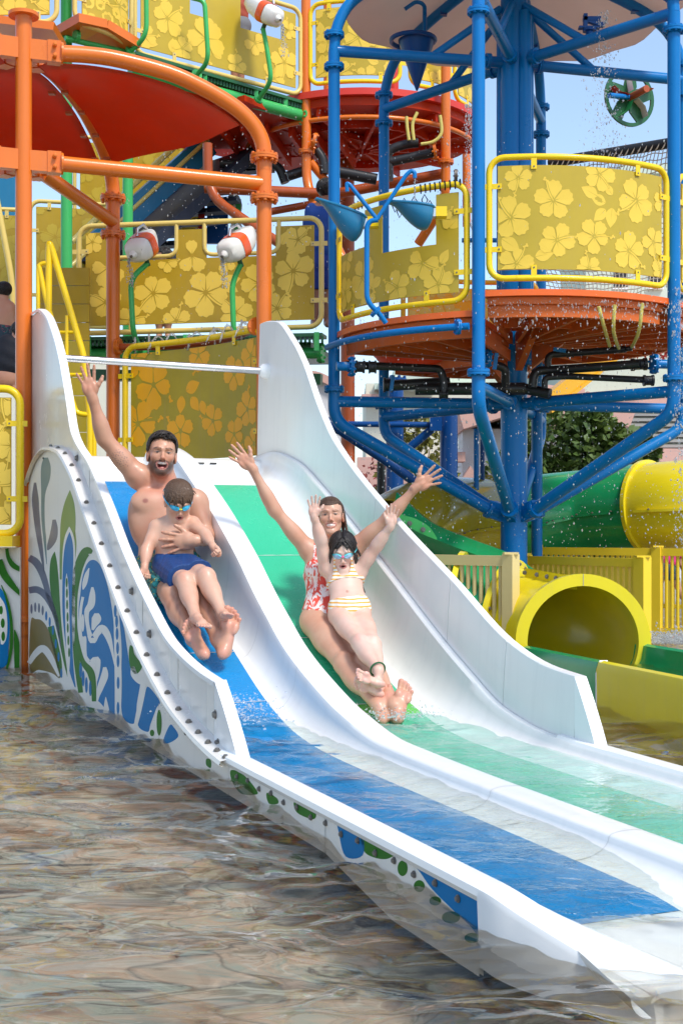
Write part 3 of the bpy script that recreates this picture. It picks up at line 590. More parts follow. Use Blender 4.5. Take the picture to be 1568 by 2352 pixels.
def hibiscus(cx, cy, R_, rot, seed=0):
    rn = random.Random(seed); Y, O = [], []
    for k in range(5):
        a = rot + R(36) + 2 * math.pi * k / 5 + rn.uniform(-.08, .08)
        Y.append(petal(cx, cy, R_ * rn.uniform(.88, 1.1), a, 34.5, ruf=.035))
    for k in range(5):
        a = rot + 2 * math.pi * k / 5; O.append([(cx + math.cos(a - .5) * R_ * .08, cy + math.sin(a - .5) * R_ * .08), (cx + math.cos(a + .02) * R_ * .74, cy + math.sin(a + .02) * R_ * .74), (cx + math.cos(a + .5) * R_ * .08, cy + math.sin(a + .5) * R_ * .08)])
    c, s = math.cos(rot), math.sin(rot); bend = rn.choice((-1, 1)) * .35
    def loc(x, y): return (cx + R_ * (x * c - y * s), cy + R_ * (x * s + y * c))
    st = [(.0, 0), (.35, bend * .12), (.7, bend * .4), (1.05, bend * .85)]
    O.append(stroke([loc(*p) for p in st], [R_ * .17, R_ * .16, R_ * .14, R_ * .1]))
    Y2 = [stroke([loc(*p) for p in st], [R_ * .05, R_ * .08, R_ * .07, R_ * .05])]
    for dx, dy in ((1.12, .92), (1.2, .72), (1.02, 1.05), (1.25, .98)): Y2.append(oval(*loc(dx, dy * bend), R_ * .065, R_ * .065, 8))
    for k in range(9):
        a = rot + R(40) + k * R(280 / 8); l = R_ * rn.uniform(.28, .46)
        p0 = (cx + math.cos(a - .35) * R_ * .07, cy + math.sin(a - .35) * R_ * .07); p1 = (cx + math.cos(a + .35) * R_ * .07, cy + math.sin(a + .35) * R_ * .07)
        O.append([p0, (cx + math.cos(a) * l, cy + math.sin(a) * l), p1])
    O.append(oval(cx, cy, R_ * .12, R_ * .12, 10))
    return Y, O, Y2
def leaf(x, y, l, a, w=.32):
    c, s = math.cos(a), math.sin(a); out, rib = [], []
    for k in range(15):
        t = k / 14; out.append((t * l, w * l * math.sin(math.pi * t ** .8)))
    for k in range(13, 0, -1):
        t = k / 14; out.append((t * l, -w * l * math.sin(math.pi * t ** .8)))
    rib = [(.0, -.012 * l), (.7 * l, 0), (.0, .012 * l), ]
    f = lambda p: (x + p[0] * c - p[1] * s, y + p[0] * s + p[1] * c)
    return [f(p) for p in out], [f(p) for p in rib]
def panel_thing(name, label, fn, Wd, H, frame='yellow', pan='panel', flo='flower', edge='panel_edge', fr=.0235, flowers=None, leaves=None, seed=1, mask=None, post=(), inset=.062, side=1, group='floral barrier panels', cols=26, rows=12, frame_open=None, rivet='steel'):
    base = fn(Wd / 2, 0); t = thing(name, label, 'barrier panel', base, group)
    # frame of bent pipe
    pts = []
    n = 14
    for k in range(n + 1): pts.append(fn(Wd * k / n, 0))
    for k in range(n + 1): pts.append(fn(Wd * (1 - k / n), H))
    rr = .11
    loop = []
    def arcpt(cx_, cy_, a0, a1):
        for k in range(7):
            a = R(a0 + (a1 - a0) * k / 6); loop.append(fn(cx_ + rr * math.cos(a), cy_ + rr * math.sin(a)))
    for k in range(1, n): loop.append(fn(rr + (Wd - 2 * rr) * k / n, 0))
    arcpt(Wd - rr, rr, -90, 0); arcpt(Wd - rr, H - rr, 0, 90)
    for k in range(1, n): loop.append(fn(Wd - rr - (Wd - 2 * rr) * k / n, H))
    arcpt(rr, H - rr, 90, 180); arcpt(rr, rr, 180, 270); loop.append(loop[0])
    m = MB(); m.tube(loop, fr, 12, cap=False); m.build('frame', M[frame], t)
    a, b, c, d = inset, Wd - inset, inset, H - inset
    def inside(s, q): return mask is None or mask((s - a) / (b - a), (q - c) / (d - c))
    m = MB(); th = .005; ss = [a + (b - a) * k / cols for k in range(cols + 1)]; qq = [c + (d - c) * k / rows for k in range(rows + 1)]
    keep = [[inside((ss[i] + ss[i + 1]) / 2, (qq[j] + qq[j + 1]) / 2) for j in range(rows)] for i in range(cols)]
    K = lambda i, j: 0 <= i < cols and 0 <= j < rows and keep[i][j]
    cr = .035
    def pt(i, j, o):                                # round the panel's corners a little
        s, q = ss[i], qq[j]
        return fn(s, q, o)
    for i in range(cols):
        for j in range(rows):
            if not keep[i][j]: continue
            f = [pt(i, j, th), pt(i + 1, j, th), pt(i + 1, j + 1, th), pt(i, j + 1, th)]; g = [pt(i, j, -th), pt(i + 1, j, -th), pt(i + 1, j + 1, -th), pt(i, j + 1, -th)]
            m.quad(*f); m.quad(*g[::-1])
            for di, dj, e in ((-1, 0, (0, 3)), (1, 0, (1, 2)), (0, -1, (0, 1)), (0, 1, (3, 2))):
                if not K(i + di, j + dj): m.quad(f[e[0]], f[e[1]], g[e[1]], g[e[0]])
    po = m.build('panel', M[pan], t)
    rn = random.Random(seed)
    if flowers is None:
        flowers = []; nx = max(2, int((b - a) / .27)); ny = max(2, int((d - c) / .27))
        for i in range(nx + 1):
            for j in range(ny + 1):
                flowers.append(((i + .5 * (j % 2)) / nx + rn.uniform(-.04, .04), j / ny + rn.uniform(-.05, .05), rn.uniform(.12, .165), rn.uniform(0, 6.28)))
    if leaves is None: leaves = [(rn.random(), rn.random(), rn.uniform(.1, .15), rn.uniform(0, 6.28)) for _ in range(int(6 * (b - a) * (d - c) / .5))]
    def addp(mb_, poly_, off):
        q = [(min(max(x, a + .004), b - .004), min(max(y, c + .004), d - .004)) for x, y in poly_]
        if max(p[0] for p in q) - min(p[0] for p in q) < .004 or max(p[1] for p in q) - min(p[1] for p in q) < .004: return
        if mask is not None and not all(inside(x, y) for x, y in q): return
        mb_.poly(q, fn, side * off)
    def print_obj(layers):                          # one printed motif: yellow shapes, then ground-coloured lines on them
        big = MB(); mats = []
        for polys, off, mi in layers:
            k0 = len(big.f)
            for p in polys: addp(big, p, off)
            mats += [mi] * (len(big.f) - k0)
        if not big.f: return
        me = bpy.data.meshes.new('flower_print'); me.from_pydata(big.v, [], big.f); me.materials.append(M[flo]); me.materials.append(M[pan])
        me.polygons.foreach_set('material_index', mats); me.update(); link('flower_print', me, po)
    k = 0
    for x, y, l, an in leaves:
        lf, rb = leaf(a + x * (b - a), c + y * (d - c), l, an); o_ = th + .0006 + .00014 * k; k += 1; print_obj([([lf], o_, 0), ([rb], o_ + .0001, 1)])
    for i, (x, y, R_, ro) in enumerate(flowers):
        Y, O, Y2 = hibiscus(a + x * (b - a), c + y * (d - c), R_, ro, seed * 100 + i); o_ = th + .0006 + .00014 * k; k += 1
        print_obj([([p], o_ + .000012 * n_, 0) for n_, p in enumerate(Y)] + [([p], o_ + .00007 + .000004 * n_, 1) for n_, p in enumerate(O)] + [([p], o_ + .00011 + .000004 * n_, 0) for n_, p in enumerate(Y2)])
    # brackets with rivets
    nb = 2 if Wd > .7 else 1
    for k in range(nb):
        s = Wd * (k + .5 + (.0 if nb == 1 else (-.06 if k == 0 else .06))) / nb
        for q0, q1 in ((0, inset + .03), (H, H - inset - .03)):
            if mask is not None and not inside(s, q1): continue
            m = MB(); ps = [fn(s - .020, q0, side * .012), fn(s + .020, q0, side * .012), fn(s + .020, q1, side * .012), fn(s - .020, q1, side * .012)]; pb = [fn(s - .020, q0, side * .018), fn(s + .020, q0, side * .018), fn(s + .020, q1, side * .018), fn(s - .020, q1, side * .018)]
            m.prism(ps, pb); bo = m.build('bracket', M[frame], t); put('rivet', BOLT, bo, fn(s, q1 + (.018 if q0 > q1 - .0 and q0 == H else -.018), side * .018), fn(s, 0, side) - fn(s, 0, 0), .38)
    for q in (H * .24, H * .76):
        for s0, s1 in ((-.055, inset + .03), (Wd + .055, Wd - inset - .03)):
            m = MB(); ps = [fn(s0, q - .02, side * .012), fn(s1, q - .02, side * .012), fn(s1, q + .02, side * .012), fn(s0, q + .02, side * .012)]; pb = [fn(s0, q - .02, side * .018), fn(s1, q - .02, side * .018), fn(s1, q + .02, side * .018), fn(s0, q + .02, side * .018)]
            m.prism(ps, pb); bo = m.build('bracket', M[frame], t); s = s1 + (.02 if s1 > s0 and False else (-.02 if s1 > s0 else .02)); put('rivet', BOLT, bo, fn(s, q, side * .018), fn(s, 0, side) - fn(s, 0, 0), .38)
    return t
# ================================================================ ORANGE UMBRELLA FRAME over the slide top
HUB = Vector((P(55, 1215, 9.4).x, 9.4, 0))
def hubp(r, ang, z): return Vector((HUB.x + r * math.cos(R(ang)), HUB.y + r * math.sin(R(ang)), z))
umb = thing('shade_canopy', 'orange pipe shade frame with a red underside standing left of the slide', 'shade canopy', hubp(0, 0, FLOOR_Z))
m = MB(); m.cyl(hubp(0, 0, .22), hubp(0, 0, 4.68), .058, 24); m.build('post', M['orange'], umb)
m = MB(); m.cyl(hubp(0, 0, FLOOR_Z), hubp(0, 0, .22), .042, 20); m.build('post', M['orange'], umb)
flange(umb, hubp(0, 0, .335), (0, 0, 1), .085, 'orange', 8)
m = MB(); m.cyl(hubp(0, 0, 4.665), hubp(0, 0, 4.69), .108, 28); m.cyl(hubp(0, 0, 4.60), hubp(0, 0, 4.665), .05, 20, .062); m.build('cap_plate', M['orange'], umb)
RIB = [(.27, 4.43), (.45, 4.44), (.68, 4.43), (1.05, 4.37), (1.3, 4.285), (1.5, 4.19), (1.62, 4.11), (1.715, 4.01), (1.77, 3.88), (1.775, 3.7)]
ANG = [17, 79, 141, 203]
for k, an in enumerate(ANG):
    mat = 'orange' if k in (0, 3, 2) else 'orange_dark'
    mat = 'orange'
    m = MB(); m.tube([hubp(r, an, z) for r, z in catmull(RIB, 4)], .060 if k == 0 else .058, 18); m.build('canopy_arm', M[mat], umb)
    m = MB(); m.tube([hubp(.27, an, 3.63), hubp(1.775, an, 3.60)], .056, 16); m.build('tie_beam', M[mat], umb)
    for z in (4.43, 3.63):                          # gusset box and bolted plate at the hub
        d = Vector((math.cos(R(an)), math.sin(R(an)), 0)); s = Vector((-d.y, d.x, 0))
        m = MB(); m.bar(hubp(.04, an, z), hubp(.245, an, z), .075, .145); m.build('gusset', M[mat], umb)
        g = MB(); g.bar(hubp(.165, an, z), hubp(.262, an, z), .092, .155); g.cyl(hubp(.262, an, z), hubp(.278, an, z), .078, 20); go = g.build('bolted_plate', M[mat], umb)
        for dz in (-.042, .038): put('bolt', STUD['orange'], go, hubp(.215, an, z + dz) - s * .047, -s, 1.25)
    if k in (0, 1):
        zb = 1.3
        m = MB(); m.cyl(hubp(1.775, an, zb), hubp(1.775, an, 3.72), .058, 18); m.build('post', M[mat], umb)
        for z in (3.80, 3.49): flange(umb, hubp(1.775, an, z), (0, 0, 1), .108, 'orange', 10)
# canopy shells between arms (a lens of red fibreglass hung under the arms)
for k in range(3):
    a0, a1 = ANG[k] + 2.2, ANG[k + 1] - 2.2; rows = []; rows2 = []
    for i in range(17):
        t = i / 16; r = .16 + 1.44 * t; row, row2 = [], []
        f = interp([(q[0], q[1]) for q in RIB[:7]])
        for j in range(15):
            s = j / 14; an = a0 + (a1 - a0) * s; sag = .05 * math.sin(math.pi * s) * t + .012 * math.sin(math.pi * 3 * s) * t
            row.append(hubp(r, an, f(r) - .075 + sag)); row2.append(hubp(r, an, f(r) - .067 + sag))
        rows.append(row); rows2.append(row2)
    m = MB(); m.grid(rows); m.grid(rows2); m.grid([rows[-1], rows2[-1]]); m.grid([[r_[0] for r_ in rows], [r_[0] for r_ in rows2]]); m.grid([[r_[-1] for r_ in rows], [r_[-1] for r_ in rows2]])
    m.build('canopy_shell', M['red'], umb)
for an, sd in ((79, 1), (79, -1)):                   # clips that hold the shells to the arm
    for r, z in ((.62, 4.35), (.95, 4.30), (1.25, 4.21), (1.5, 4.09)):
        c = hubp(r, an + sd * 3.0 / max(r, .5), z - .03); m = MB(); m.box(c, .05, .05, .018); m.build('clip', M['orange_dark'], umb)
# ================================================================ BLUE TOWER
TC = Vector((1.45, 11.0, 0)); TR = 1.55; TA = [-107 + 60 * k for k in range(6)]
def tp(r, an, z): return Vector((TC.x + r * math.cos(R(an)), TC.y + r * math.sin(R(an)), z))
tower = thing('blue_tower', 'tall blue pipe tower with a beige canopy and orange floors on one central column', 'play tower', tp(0, 0, FLOOR_Z))
m = MB(); m.cyl(tp(0, 0, FLOOR_Z), tp(0, 0, 5.85), .112, 28); m.build('centre_column', M['blue'], tower)
for k, an in enumerate((-50, 20, 130)):
    m = MB(); m.cyl(tp(.125, an, 2.35), tp(.125, an, 5.3), .055, 16); m.build('column_rib', M['blue'], tower)
dome = interp([(.1, 5.74), (.5, 5.67), (.9, 5.55), (1.2, 5.43), (1.36, 5.33), (1.47, 5.2), (1.53, 5.05), (1.55, 4.93)])
for k, an in enumerate(TA):
    top = [tp(r, an, dome(r)) for r in (.1, .5, .8, 1.05, 1.25, 1.38, 1.47, 1.53)] + [tp(1.55, an, 4.88)]
    m = MB(); m.tube([tp(1.55, an, 4.88 - .0), tp(1.55, an, 2.12)], .048, 18); m.build('outer_post', M['blue'], tower)
    m = MB(); m.tube(catmull(top, 3), .046, 16); m.build('canopy_rib', M['blue'], tower)
    m = MB(); m.tube(fillet([tp(1.55, an, 2.12), tp(1.55, an, 1.86), tp(.14, an, 1.10)], .30, 9), .050, 16); m.build('brace', M['blue'], tower)
    for z in (5.01, 4.75, 2.12): flange(tower, tp(1.55, an, z), (0, 0, 1), .083, 'blue', 10, ph=R(an))
    m = MB(); m.tube([tp(.10, an, 4.90), tp(1.53, an, 4.88)], .046, 14); m.build('spoke_beam', M['blue'], tower)
    m = MB(); m.tube([tp(.10, an, 2.03), tp(1.53, an, 2.02)], .046, 14); m.build('spoke_beam', M['blue'], tower)
    d = Vector((math.cos(R(an)), math.sin(R(an)), 0))
    for z in (4.90, 2.03): flange(tower, tp(.23, an, z), d, .066, 'blue', 6, bolts=z > 3)
    s = Vector((-d.y, d.x, 0)); m = MB(); m.bar(tp(.08, an, 1.10), tp(.24, an, 1.155), .07, .14); m.cyl(tp(.205, an, 1.135), tp(.235, an, 1.15), .075, 16); m.build('gusset', M['blue'], tower)
    m = MB(); m.tube([tp(.12, an, 5.35), tp(.72, an, 4.90)], .032, 10); m.build('knee_brace', M['blue'], tower)
    for r in (.45, .8, 1.1): m = MB(); m.box(tp(r, an, dome(r) - .035), .06, .06, .03); m.build('clip', M['blue_dk'], tower)
for k in range(6):                                   # beige fabric canopy panels between the ribs
    a0, a1 = TA[k], TA[k] + 60; rows, rows2 = [], []
    for i in range(15):
        t = i / 14; r = .12 + 1.24 * t; row, row2 = [], []
        for j in range(13):
            s = j / 12; bl = math.sin(math.pi * s); rr_ = r * (1 + .05 * bl * t); z = dome(min(r, 1.5)) + .05 - .02 * bl * t + .012 * math.sin(5 * math.pi * s) * t + (-.01 * t * t)
            row.append(tp(rr_, a0 + 60 * s, z)); row2.append(tp(rr_, a0 + 60 * s, z + .006))
        rows.append(row); rows2.append(row2)
    m = MB(); m.grid(rows); m.grid(rows2); m.grid([rows[-1], rows2[-1]]); m.build('canopy_panel', M['canopy'], tower)
def sector(parent, name, C, r0, r1, a0, a1, z0, z1, mat, n=18):
    m = MB(); pp = lambda r, a, z: Vector((C.x + r * math.cos(R(a)), C.y + r * math.sin(R(a)), z))
    aa = [a0 + (a1 - a0) * k / n for k in range(n + 1)]
    m.grid([[pp(r0, a, z0), pp(r1, a, z0), pp(r1, a, z1), pp(r0, a, z1)] for a in aa], True)
    m.add([pp(r0, a0, z0), pp(r1, a0, z0), pp(r1, a0, z1), pp(r0, a0, z1)], [(0, 1, 2, 3)]); m.add([pp(r0, a1, z0), pp(r1, a1, z0), pp(r1, a1, z1), pp(r0, a1, z1)], [(3, 2, 1, 0)])
    return m.build(name, M[mat], parent)
for a0, zt, th in ((-167, 2.58, .17), (-107, 2.72, .20), (-47, 2.72, .20), (13, 2.72, .20), (73, 2.60, .2)):
    a, b = a0 + 1.5, a0 + 58.5
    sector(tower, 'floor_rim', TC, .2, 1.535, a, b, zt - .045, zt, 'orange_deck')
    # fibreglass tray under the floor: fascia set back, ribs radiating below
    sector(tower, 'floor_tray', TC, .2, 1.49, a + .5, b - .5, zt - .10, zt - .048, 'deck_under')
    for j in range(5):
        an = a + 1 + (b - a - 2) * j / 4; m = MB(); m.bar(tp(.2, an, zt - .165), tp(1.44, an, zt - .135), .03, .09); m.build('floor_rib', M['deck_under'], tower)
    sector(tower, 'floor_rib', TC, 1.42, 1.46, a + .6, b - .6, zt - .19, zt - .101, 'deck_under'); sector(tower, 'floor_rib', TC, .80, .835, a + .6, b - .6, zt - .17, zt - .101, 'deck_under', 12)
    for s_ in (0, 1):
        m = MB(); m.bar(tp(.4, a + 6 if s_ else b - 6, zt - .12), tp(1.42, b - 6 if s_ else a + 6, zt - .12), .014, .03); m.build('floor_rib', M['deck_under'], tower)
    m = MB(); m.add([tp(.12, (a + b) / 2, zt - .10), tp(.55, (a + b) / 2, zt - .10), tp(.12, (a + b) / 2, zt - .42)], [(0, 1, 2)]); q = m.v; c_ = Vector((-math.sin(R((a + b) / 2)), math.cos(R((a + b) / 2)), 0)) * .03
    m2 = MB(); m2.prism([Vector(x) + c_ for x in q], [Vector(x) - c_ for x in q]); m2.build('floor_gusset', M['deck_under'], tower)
# curved barriers round the tower's floor
FL_R = [(.11, .88, .105, -1.5), (.30, .66, .135, 2.2), (.80, .72, .165, -2.3), (.56, .93, .12, -.6), (.07, .50, .15, 2.4), (.32, .28, .13, .5), (.53, .33, .125, .3), (.75, .22, .145, -.4), (.93, .34, .11, -1.2), (.10, .06, .12, .8), (1.0, .75, .10, 2), (.5, .02, .1, 1.5), (.99, .07, .1, 2)]
LV_R = [(.60, .66, .13, 2.8), (.60, .60, .13, 3.9), (.64, .62, .15, 4.6), (.55, .72, .14, 2.7), (.02, .3, .16, -.6), (.64, .74, .1, 2.2), (.2, .12, .14, .2)]
fn, Wd = arc_map(TC, 1.53, -104.2, -49.6, 2.80); panel_thing('barrier_panel', 'bright yellow framed hibiscus panel between two blue tower posts at right', fn, Wd, .88, flowers=FL_R, leaves=LV_R, seed=3)
def mk(s, q):
    if s > .855 or .32 < s < .47: return True
    return q < (.63 if s <= .32 else .50)
fn, Wd = arc_map(TC, 1.53, -163.6, -110.4, 2.655); panel_thing('barrier_panel', 'yellow framed hibiscus panel notched behind two blue water scoops', fn, Wd, .86, seed=5, mask=mk, cols=44, rows=26,
    flowers=[(.13, .86, .10, 1), (.10, .55, .11, 2), (.30, .30, .16, -1), (.78, .33, .14, -.7), (.60, .12, .12, 2.4), (.88, .10, .12, 1.0), (.08, .2, .13, 0), (.9, .75, .09, 1), (.35, .02, .1, 1)])
fn, Wd = arc_map(TC, 1.53, -44.2, 9, 2.80); panel_thing('barrier_panel', 'yellow framed hibiscus panel cut by the right picture edge', fn, Wd, .88, seed=8)
fn, Wd = arc_map(TC, 1.30, 133, 73, 2.68); panel_thing('barrier_panel', 'orange flowered panel on the far side of the blue tower floor', fn, Wd, .62, seed=9, flo='panel_edge', pan='flower_a', side=-1, frame='amber')
# ================================================================ LEFT PLATFORMS, POLES AND PANELS
def post_thing(name, label, mat, pts, r, fil=.15, group=None, flanges=()):
    q = [P(*p) for p in pts]; t = thing(name, label, name.replace('_', ' '), q[-1], group)
    m = MB(); m.tube(fillet(q, fil) if len(q) > 2 else q, r, 18); m.build('pipe', M[mat], t)
    for (px, py, d, ax, fr) in flanges: flange(t, P(px, py, d), ax, fr, mat, 8)
    return t
post_thing('support_post', 'tall bright green post left of the red canopy', 'green', [(153, -60, 12.3), (154, 1330, 12.3)], .053)
post_thing('support_post', 'green post behind the red canopy shells', 'green', [(294, 250, 12.7), (294, 800, 12.7)], .050)
post_thing('support_post', 'orange post with a bend beside the upper green walkway', 'orange', [(702, -60, 13.75), (704, 425, 13.75), (728, 480, 13.6), (790, 600, 13.4)], .050, .3, None, ((704, 349, 13.75, (0, 0, 1), .085),))
post_thing('support_post', 'orange post under the right side of the red deck', 'orange', [(1023, 120, 13.7), (1023, 440, 13.7), (1012, 480, 13.8), (960, 560, 14)], .050, .2, None, ((1023, 372, 13.7, (0, 0, 1), .085),))
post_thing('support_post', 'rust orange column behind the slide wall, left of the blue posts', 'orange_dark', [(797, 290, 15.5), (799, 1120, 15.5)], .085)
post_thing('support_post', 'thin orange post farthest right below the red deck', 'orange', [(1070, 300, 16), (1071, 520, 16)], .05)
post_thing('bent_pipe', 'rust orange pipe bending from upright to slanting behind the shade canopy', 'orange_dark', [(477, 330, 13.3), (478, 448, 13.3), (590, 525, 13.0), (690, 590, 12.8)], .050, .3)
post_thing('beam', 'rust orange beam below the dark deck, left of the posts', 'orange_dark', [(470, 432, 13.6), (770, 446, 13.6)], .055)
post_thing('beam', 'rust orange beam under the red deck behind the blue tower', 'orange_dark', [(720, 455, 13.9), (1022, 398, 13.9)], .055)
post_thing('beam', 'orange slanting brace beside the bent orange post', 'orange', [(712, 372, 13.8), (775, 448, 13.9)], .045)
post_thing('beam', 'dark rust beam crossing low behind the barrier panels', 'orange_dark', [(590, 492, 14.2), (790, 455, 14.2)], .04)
# red round deck
RC = Vector((.228, 14.9, 0))
def rp(r, an, z): return Vector((RC.x + r * math.cos(R(an)), RC.y + r * math.sin(R(an)), z))
rd = thing('red_deck', 'round red fibreglass deck seen from below behind the blue tower', 'deck', rp(0, 0, 5.2))
sector(rd, 'floor_rim', RC, .05, 1.36, -180, 180, 5.49, 5.56, 'red_deck', 48); sector(rd, 'floor_tray', RC, .05, 1.30, -180, 180, 5.40, 5.488, 'red', 40)
for k in range(12):
    m = MB(); m.bar(rp(.1, k * 30 + 8, 5.33), rp(1.27, k * 30 + 8, 5.36), .035, .09); m.build('floor_rib', M['red'], rd)
sector(rd, 'floor_rib', RC, .78, .81, -180, 180, 5.31, 5.40, 'red', 30)
m = MB(); m.tube([rp(1.30, a, 5.27) for a in range(-170, -25, 6)], .026, 10); m.build('spray_ring', M['orange'], rd)
sector(rd, 'floor_tray', RC, 1.37, 2.1, -178, -125, 5.30, 5.36, 'red', 10)
m = MB(); m.bar((-1.35, 14.3, 5.35), (-.1, 15.3, 5.35), 1.5, .06); m.build('walkway_tray', M['red'], rd)
for k in range(6): m = MB(); x = -1.3 + k * .25; m.bar((x, 13.7 + .1 * k, 5.25), (x + .2, 15.2, 5.25), .04, .12); m.build('floor_rib', M['red'], rd)
fn, Wd = arc_map(RC, 1.31, -115, -73, 5.64); panel_thing('barrier_panel', 'yellow framed panel on the red deck, left of the blue posts', fn, Wd, .84, seed=11)
fn, Wd = arc_map(RC, 1.31, -68, -45, 5.64); panel_thing('barrier_panel', 'pale flowered panel on the red deck behind the cone bucket', fn, Wd, .84, seed=12)
fn, Wd = arc_map(RC, 1.31, -41, 8, 5.60); panel_thing('barrier_panel', 'curving yellow panel at the right end of the red deck', fn, Wd, .84, seed=13)
post_thing('support_post', 'short red post above the red deck', 'red_deck', [(905, 60, 15), (905, 215, 15)], .05)
post_thing('support_post', 'slim orange post rising from the red deck', 'orange', [(752, -40, 14.6), (752, 215, 14.6)], .045)
# upper walkway
uw = thing('upper_walkway', 'green pipe walkway with toothed grating high above the red canopy', 'walkway', P(600, 240, 13.4))
a, b = P(300, 160, 12.6), P(694, 266, 13.78)
m = MB(); m.cyl(a, b, .062, 18); m.build('beam', M['green'], uw); flange(uw, b, b - a, .098, 'green', 10)
a2, b2 = P(300, 128, 12.65), P(694, 244, 13.85)
m = MB(); m.bar(a2, b2, .22, .03); n = 56
for k in range(n): 
    c = a2.lerp(b2, (k + .5) / n); m.box(c + Vector((0, 0, -.035)), .022, .2, .05)
tag(m.build('grating', M['green_dk'], uw), kind='stuff')
for t_ in (.42, .72, .90): m = MB(); c = a2.lerp(b2, t_); m.box(c + Vector((0, -.11, -.05)), .04, .02, .14); m.build('hanger', M['green'], uw)
m = MB(); m.quad(a2 + V(0, .1, -.02), b2 + V(0, .1, -.02), b2 + V(0, 1.2, -.02), a2 + V(0, 1.2, -.02)); m.quad(a2 + V(0, .1, -.06), b2 + V(0, .1, -.06), b2 + V(0, 1.2, -.06), a2 + V(0, 1.2, -.06)); m.build('walkway_floor', M['red'], uw)
def mk2(s, q): return not (q > .60 and (.30 < s < .40 or .62 < s < .90)) and not (q > .8 and .4 < s < .52 and False)
A, B = P(310, 120, 12.6), P(690, 219, 13.72); fn, Wd = flat_map(A, B, 1)
def sl(fn_, rise, W_): return lambda s, t, o=0.0: fn_(s, t, o) + Vector((0, 0, rise * s / W_))
fn = sl(fn, B.z - A.z, Wd) if abs(B.z - A.z) > .01 and False else fn
panel_thing('barrier_panel', 'pale yellow framed flowered panel along the upper green walkway', fn, Wd, .90, frame='pale_yellow', seed=21, mask=mk2, cols=40, rows=20, flowers=[(.16, .45, .17, 1.0), (.40, .33, .2, -1.1), (.38, .74, .13, -1.5), (.06, .8, .14, 2), (.72, .45, .13, .3), (.92, .30, .16, -1.4), (.6, .1, .12, 1.9), (.85, .05, .12, 1.7), (.95, .75, .1, 1.5), (.22, .95, .12, 0), (.02, .15, .13, .5), (.25, .12, .12, 1)])
A, B = P(172, 52, 12.0), P(302, 112, 12.5); fn, Wd = flat_map(A, B, 1, .08); panel_thing('barrier_panel', 'curved pale yellow panel beside the tall green post', fn, Wd, .95, frame='pale_yellow', seed=22)
A, B = P(-60, 52, 11.6), P(131, 50, 11.7); fn, Wd = flat_map(A, B, 1); panel_thing('barrier_panel', 'pale yellow panel at the top left corner', fn, Wd, .95, frame='pale_yellow', seed=23)
uf = thing('upper_floor', 'orange floor slabs at the upper left behind the post cap', 'floor', P(100, 80, 12))
m = MB(); m.bar(P(-40, 62, 11.75), P(138, 84, 11.75), .5, .07); m.build('floor_slab', M['orange'], uf)
m = MB(); m.bar(P(150, 58, 12.1), P(215, 72, 12.3), .5, .08); m.bar(P(215, 72, 12.3), P(290, 117, 12.55), .5, .08); m.build('floor_slab', M['orange'], uf)
m = MB(); m.cyl(P(150, 88, 12.1), P(300, 122, 12.5), .026, 10); m.build('spray_pipe', M['green'], uf); flange(uf, P(176, 84, 12.15), P(300, 122, 12.5) - P(150, 88, 12.1), .06, 'green', 6)
# middle green platform and its panel
gd = thing('green_platform', 'green pipe platform with toothed grating behind the slide top', 'platform', P(460, 812, 11.5))
a, b = P(182, 812, 11.9), P(737, 811, 11.45)
m = MB(); m.cyl(a, b, .05, 18); m.build('beam', M['green'], gd)
a2, b2 = P(182, 782, 11.8), P(745, 772, 11.35); m = MB(); m.bar(a2, b2, .2, .03)
for k in range(60): m.box(a2.lerp(b2, (k + .5) / 60) + Vector((0, 0, -.035)), .02, .18, .045)
tag(m.build('grating', M['green_dk'], gd), kind='stuff')
for t_ in (.05, .45, .78, .97): m = MB(); c = a2.lerp(b2, t_); m.box(c + Vector((0, -.10, -.06)), .045, .02, .16); m.build('hanger', M['green'], gd)
m = MB(); m.bar(a2 + V(0, .7, -.06), b2 + V(0, .7, -.06), 1.2, .05); m.build('platform_floor', M['green_dk'], gd)
m = MB(); m.bar(a + V(0, .3, -.16), b + V(0, .3, -.2), .1, .1); m.build('beam', M['green_dk'], gd)
q = P(752, 811, 10.55); flange(gd, P(737, 811, 11.45), b - a, .09, 'green', 8)
def mk3(s, q): return not (q > .70 and (.115 < s < .405 or .525 < s < .83))
A, B = P(182, 766, 11.6), P(738, 750, 11.4); fn, Wd = flat_map(A, B, 1)
t = panel_thing('barrier_panel', 'long pale framed hibiscus panel behind the two water cannons', fn, Wd, .95, frame='pale_yellow', pan='panel_g', flo='flower_g', seed=31, mask=mk3, cols=60, rows=26,
   flowers=[(.30, .33, .17, -2.6), (.53, .32, .2, -.95), (.47, .72, .15, -2.8), (.10, .62, .16, 1.2), (.09, .25, .15, 2.4), (.76, .40, .17, -1.2), (.91, .52, .18, -1.5), (.84, .13, .14, 1.3), (.66, .1, .14, 2), (.2, .05, .13, .5), (.4, .03, .13, 1), (.03, .9, .1, 1), (.93, .85, .12, .5), (.62, .64, .1, 1.1), (.36, .66, .09, .4)], leaves=[(.60, .42, .17, .2), (.61, .40, .14, -.5), (.60, .5, .13, 1.3), (.86, .8, .13, 1.2), (.88, .72, .12, .3), (.69, .4, .15, .05)])
for x0, x1, y1 in ((253, 408, 0), (472, 642, 0)):
    q = [fn(Wd * (x0 - 182) / 556, .95, .0), fn(Wd * (x0 - 182) / 556, .66, .0), fn(Wd * (x1 - 182) / 556, .66, .0), fn(Wd * (x1 - 182) / 556, .95, .0)]
    m = MB(); m.tube(fillet(q, .09), .019, 10); m.build('notch_rail', M['pale_yellow'], t)
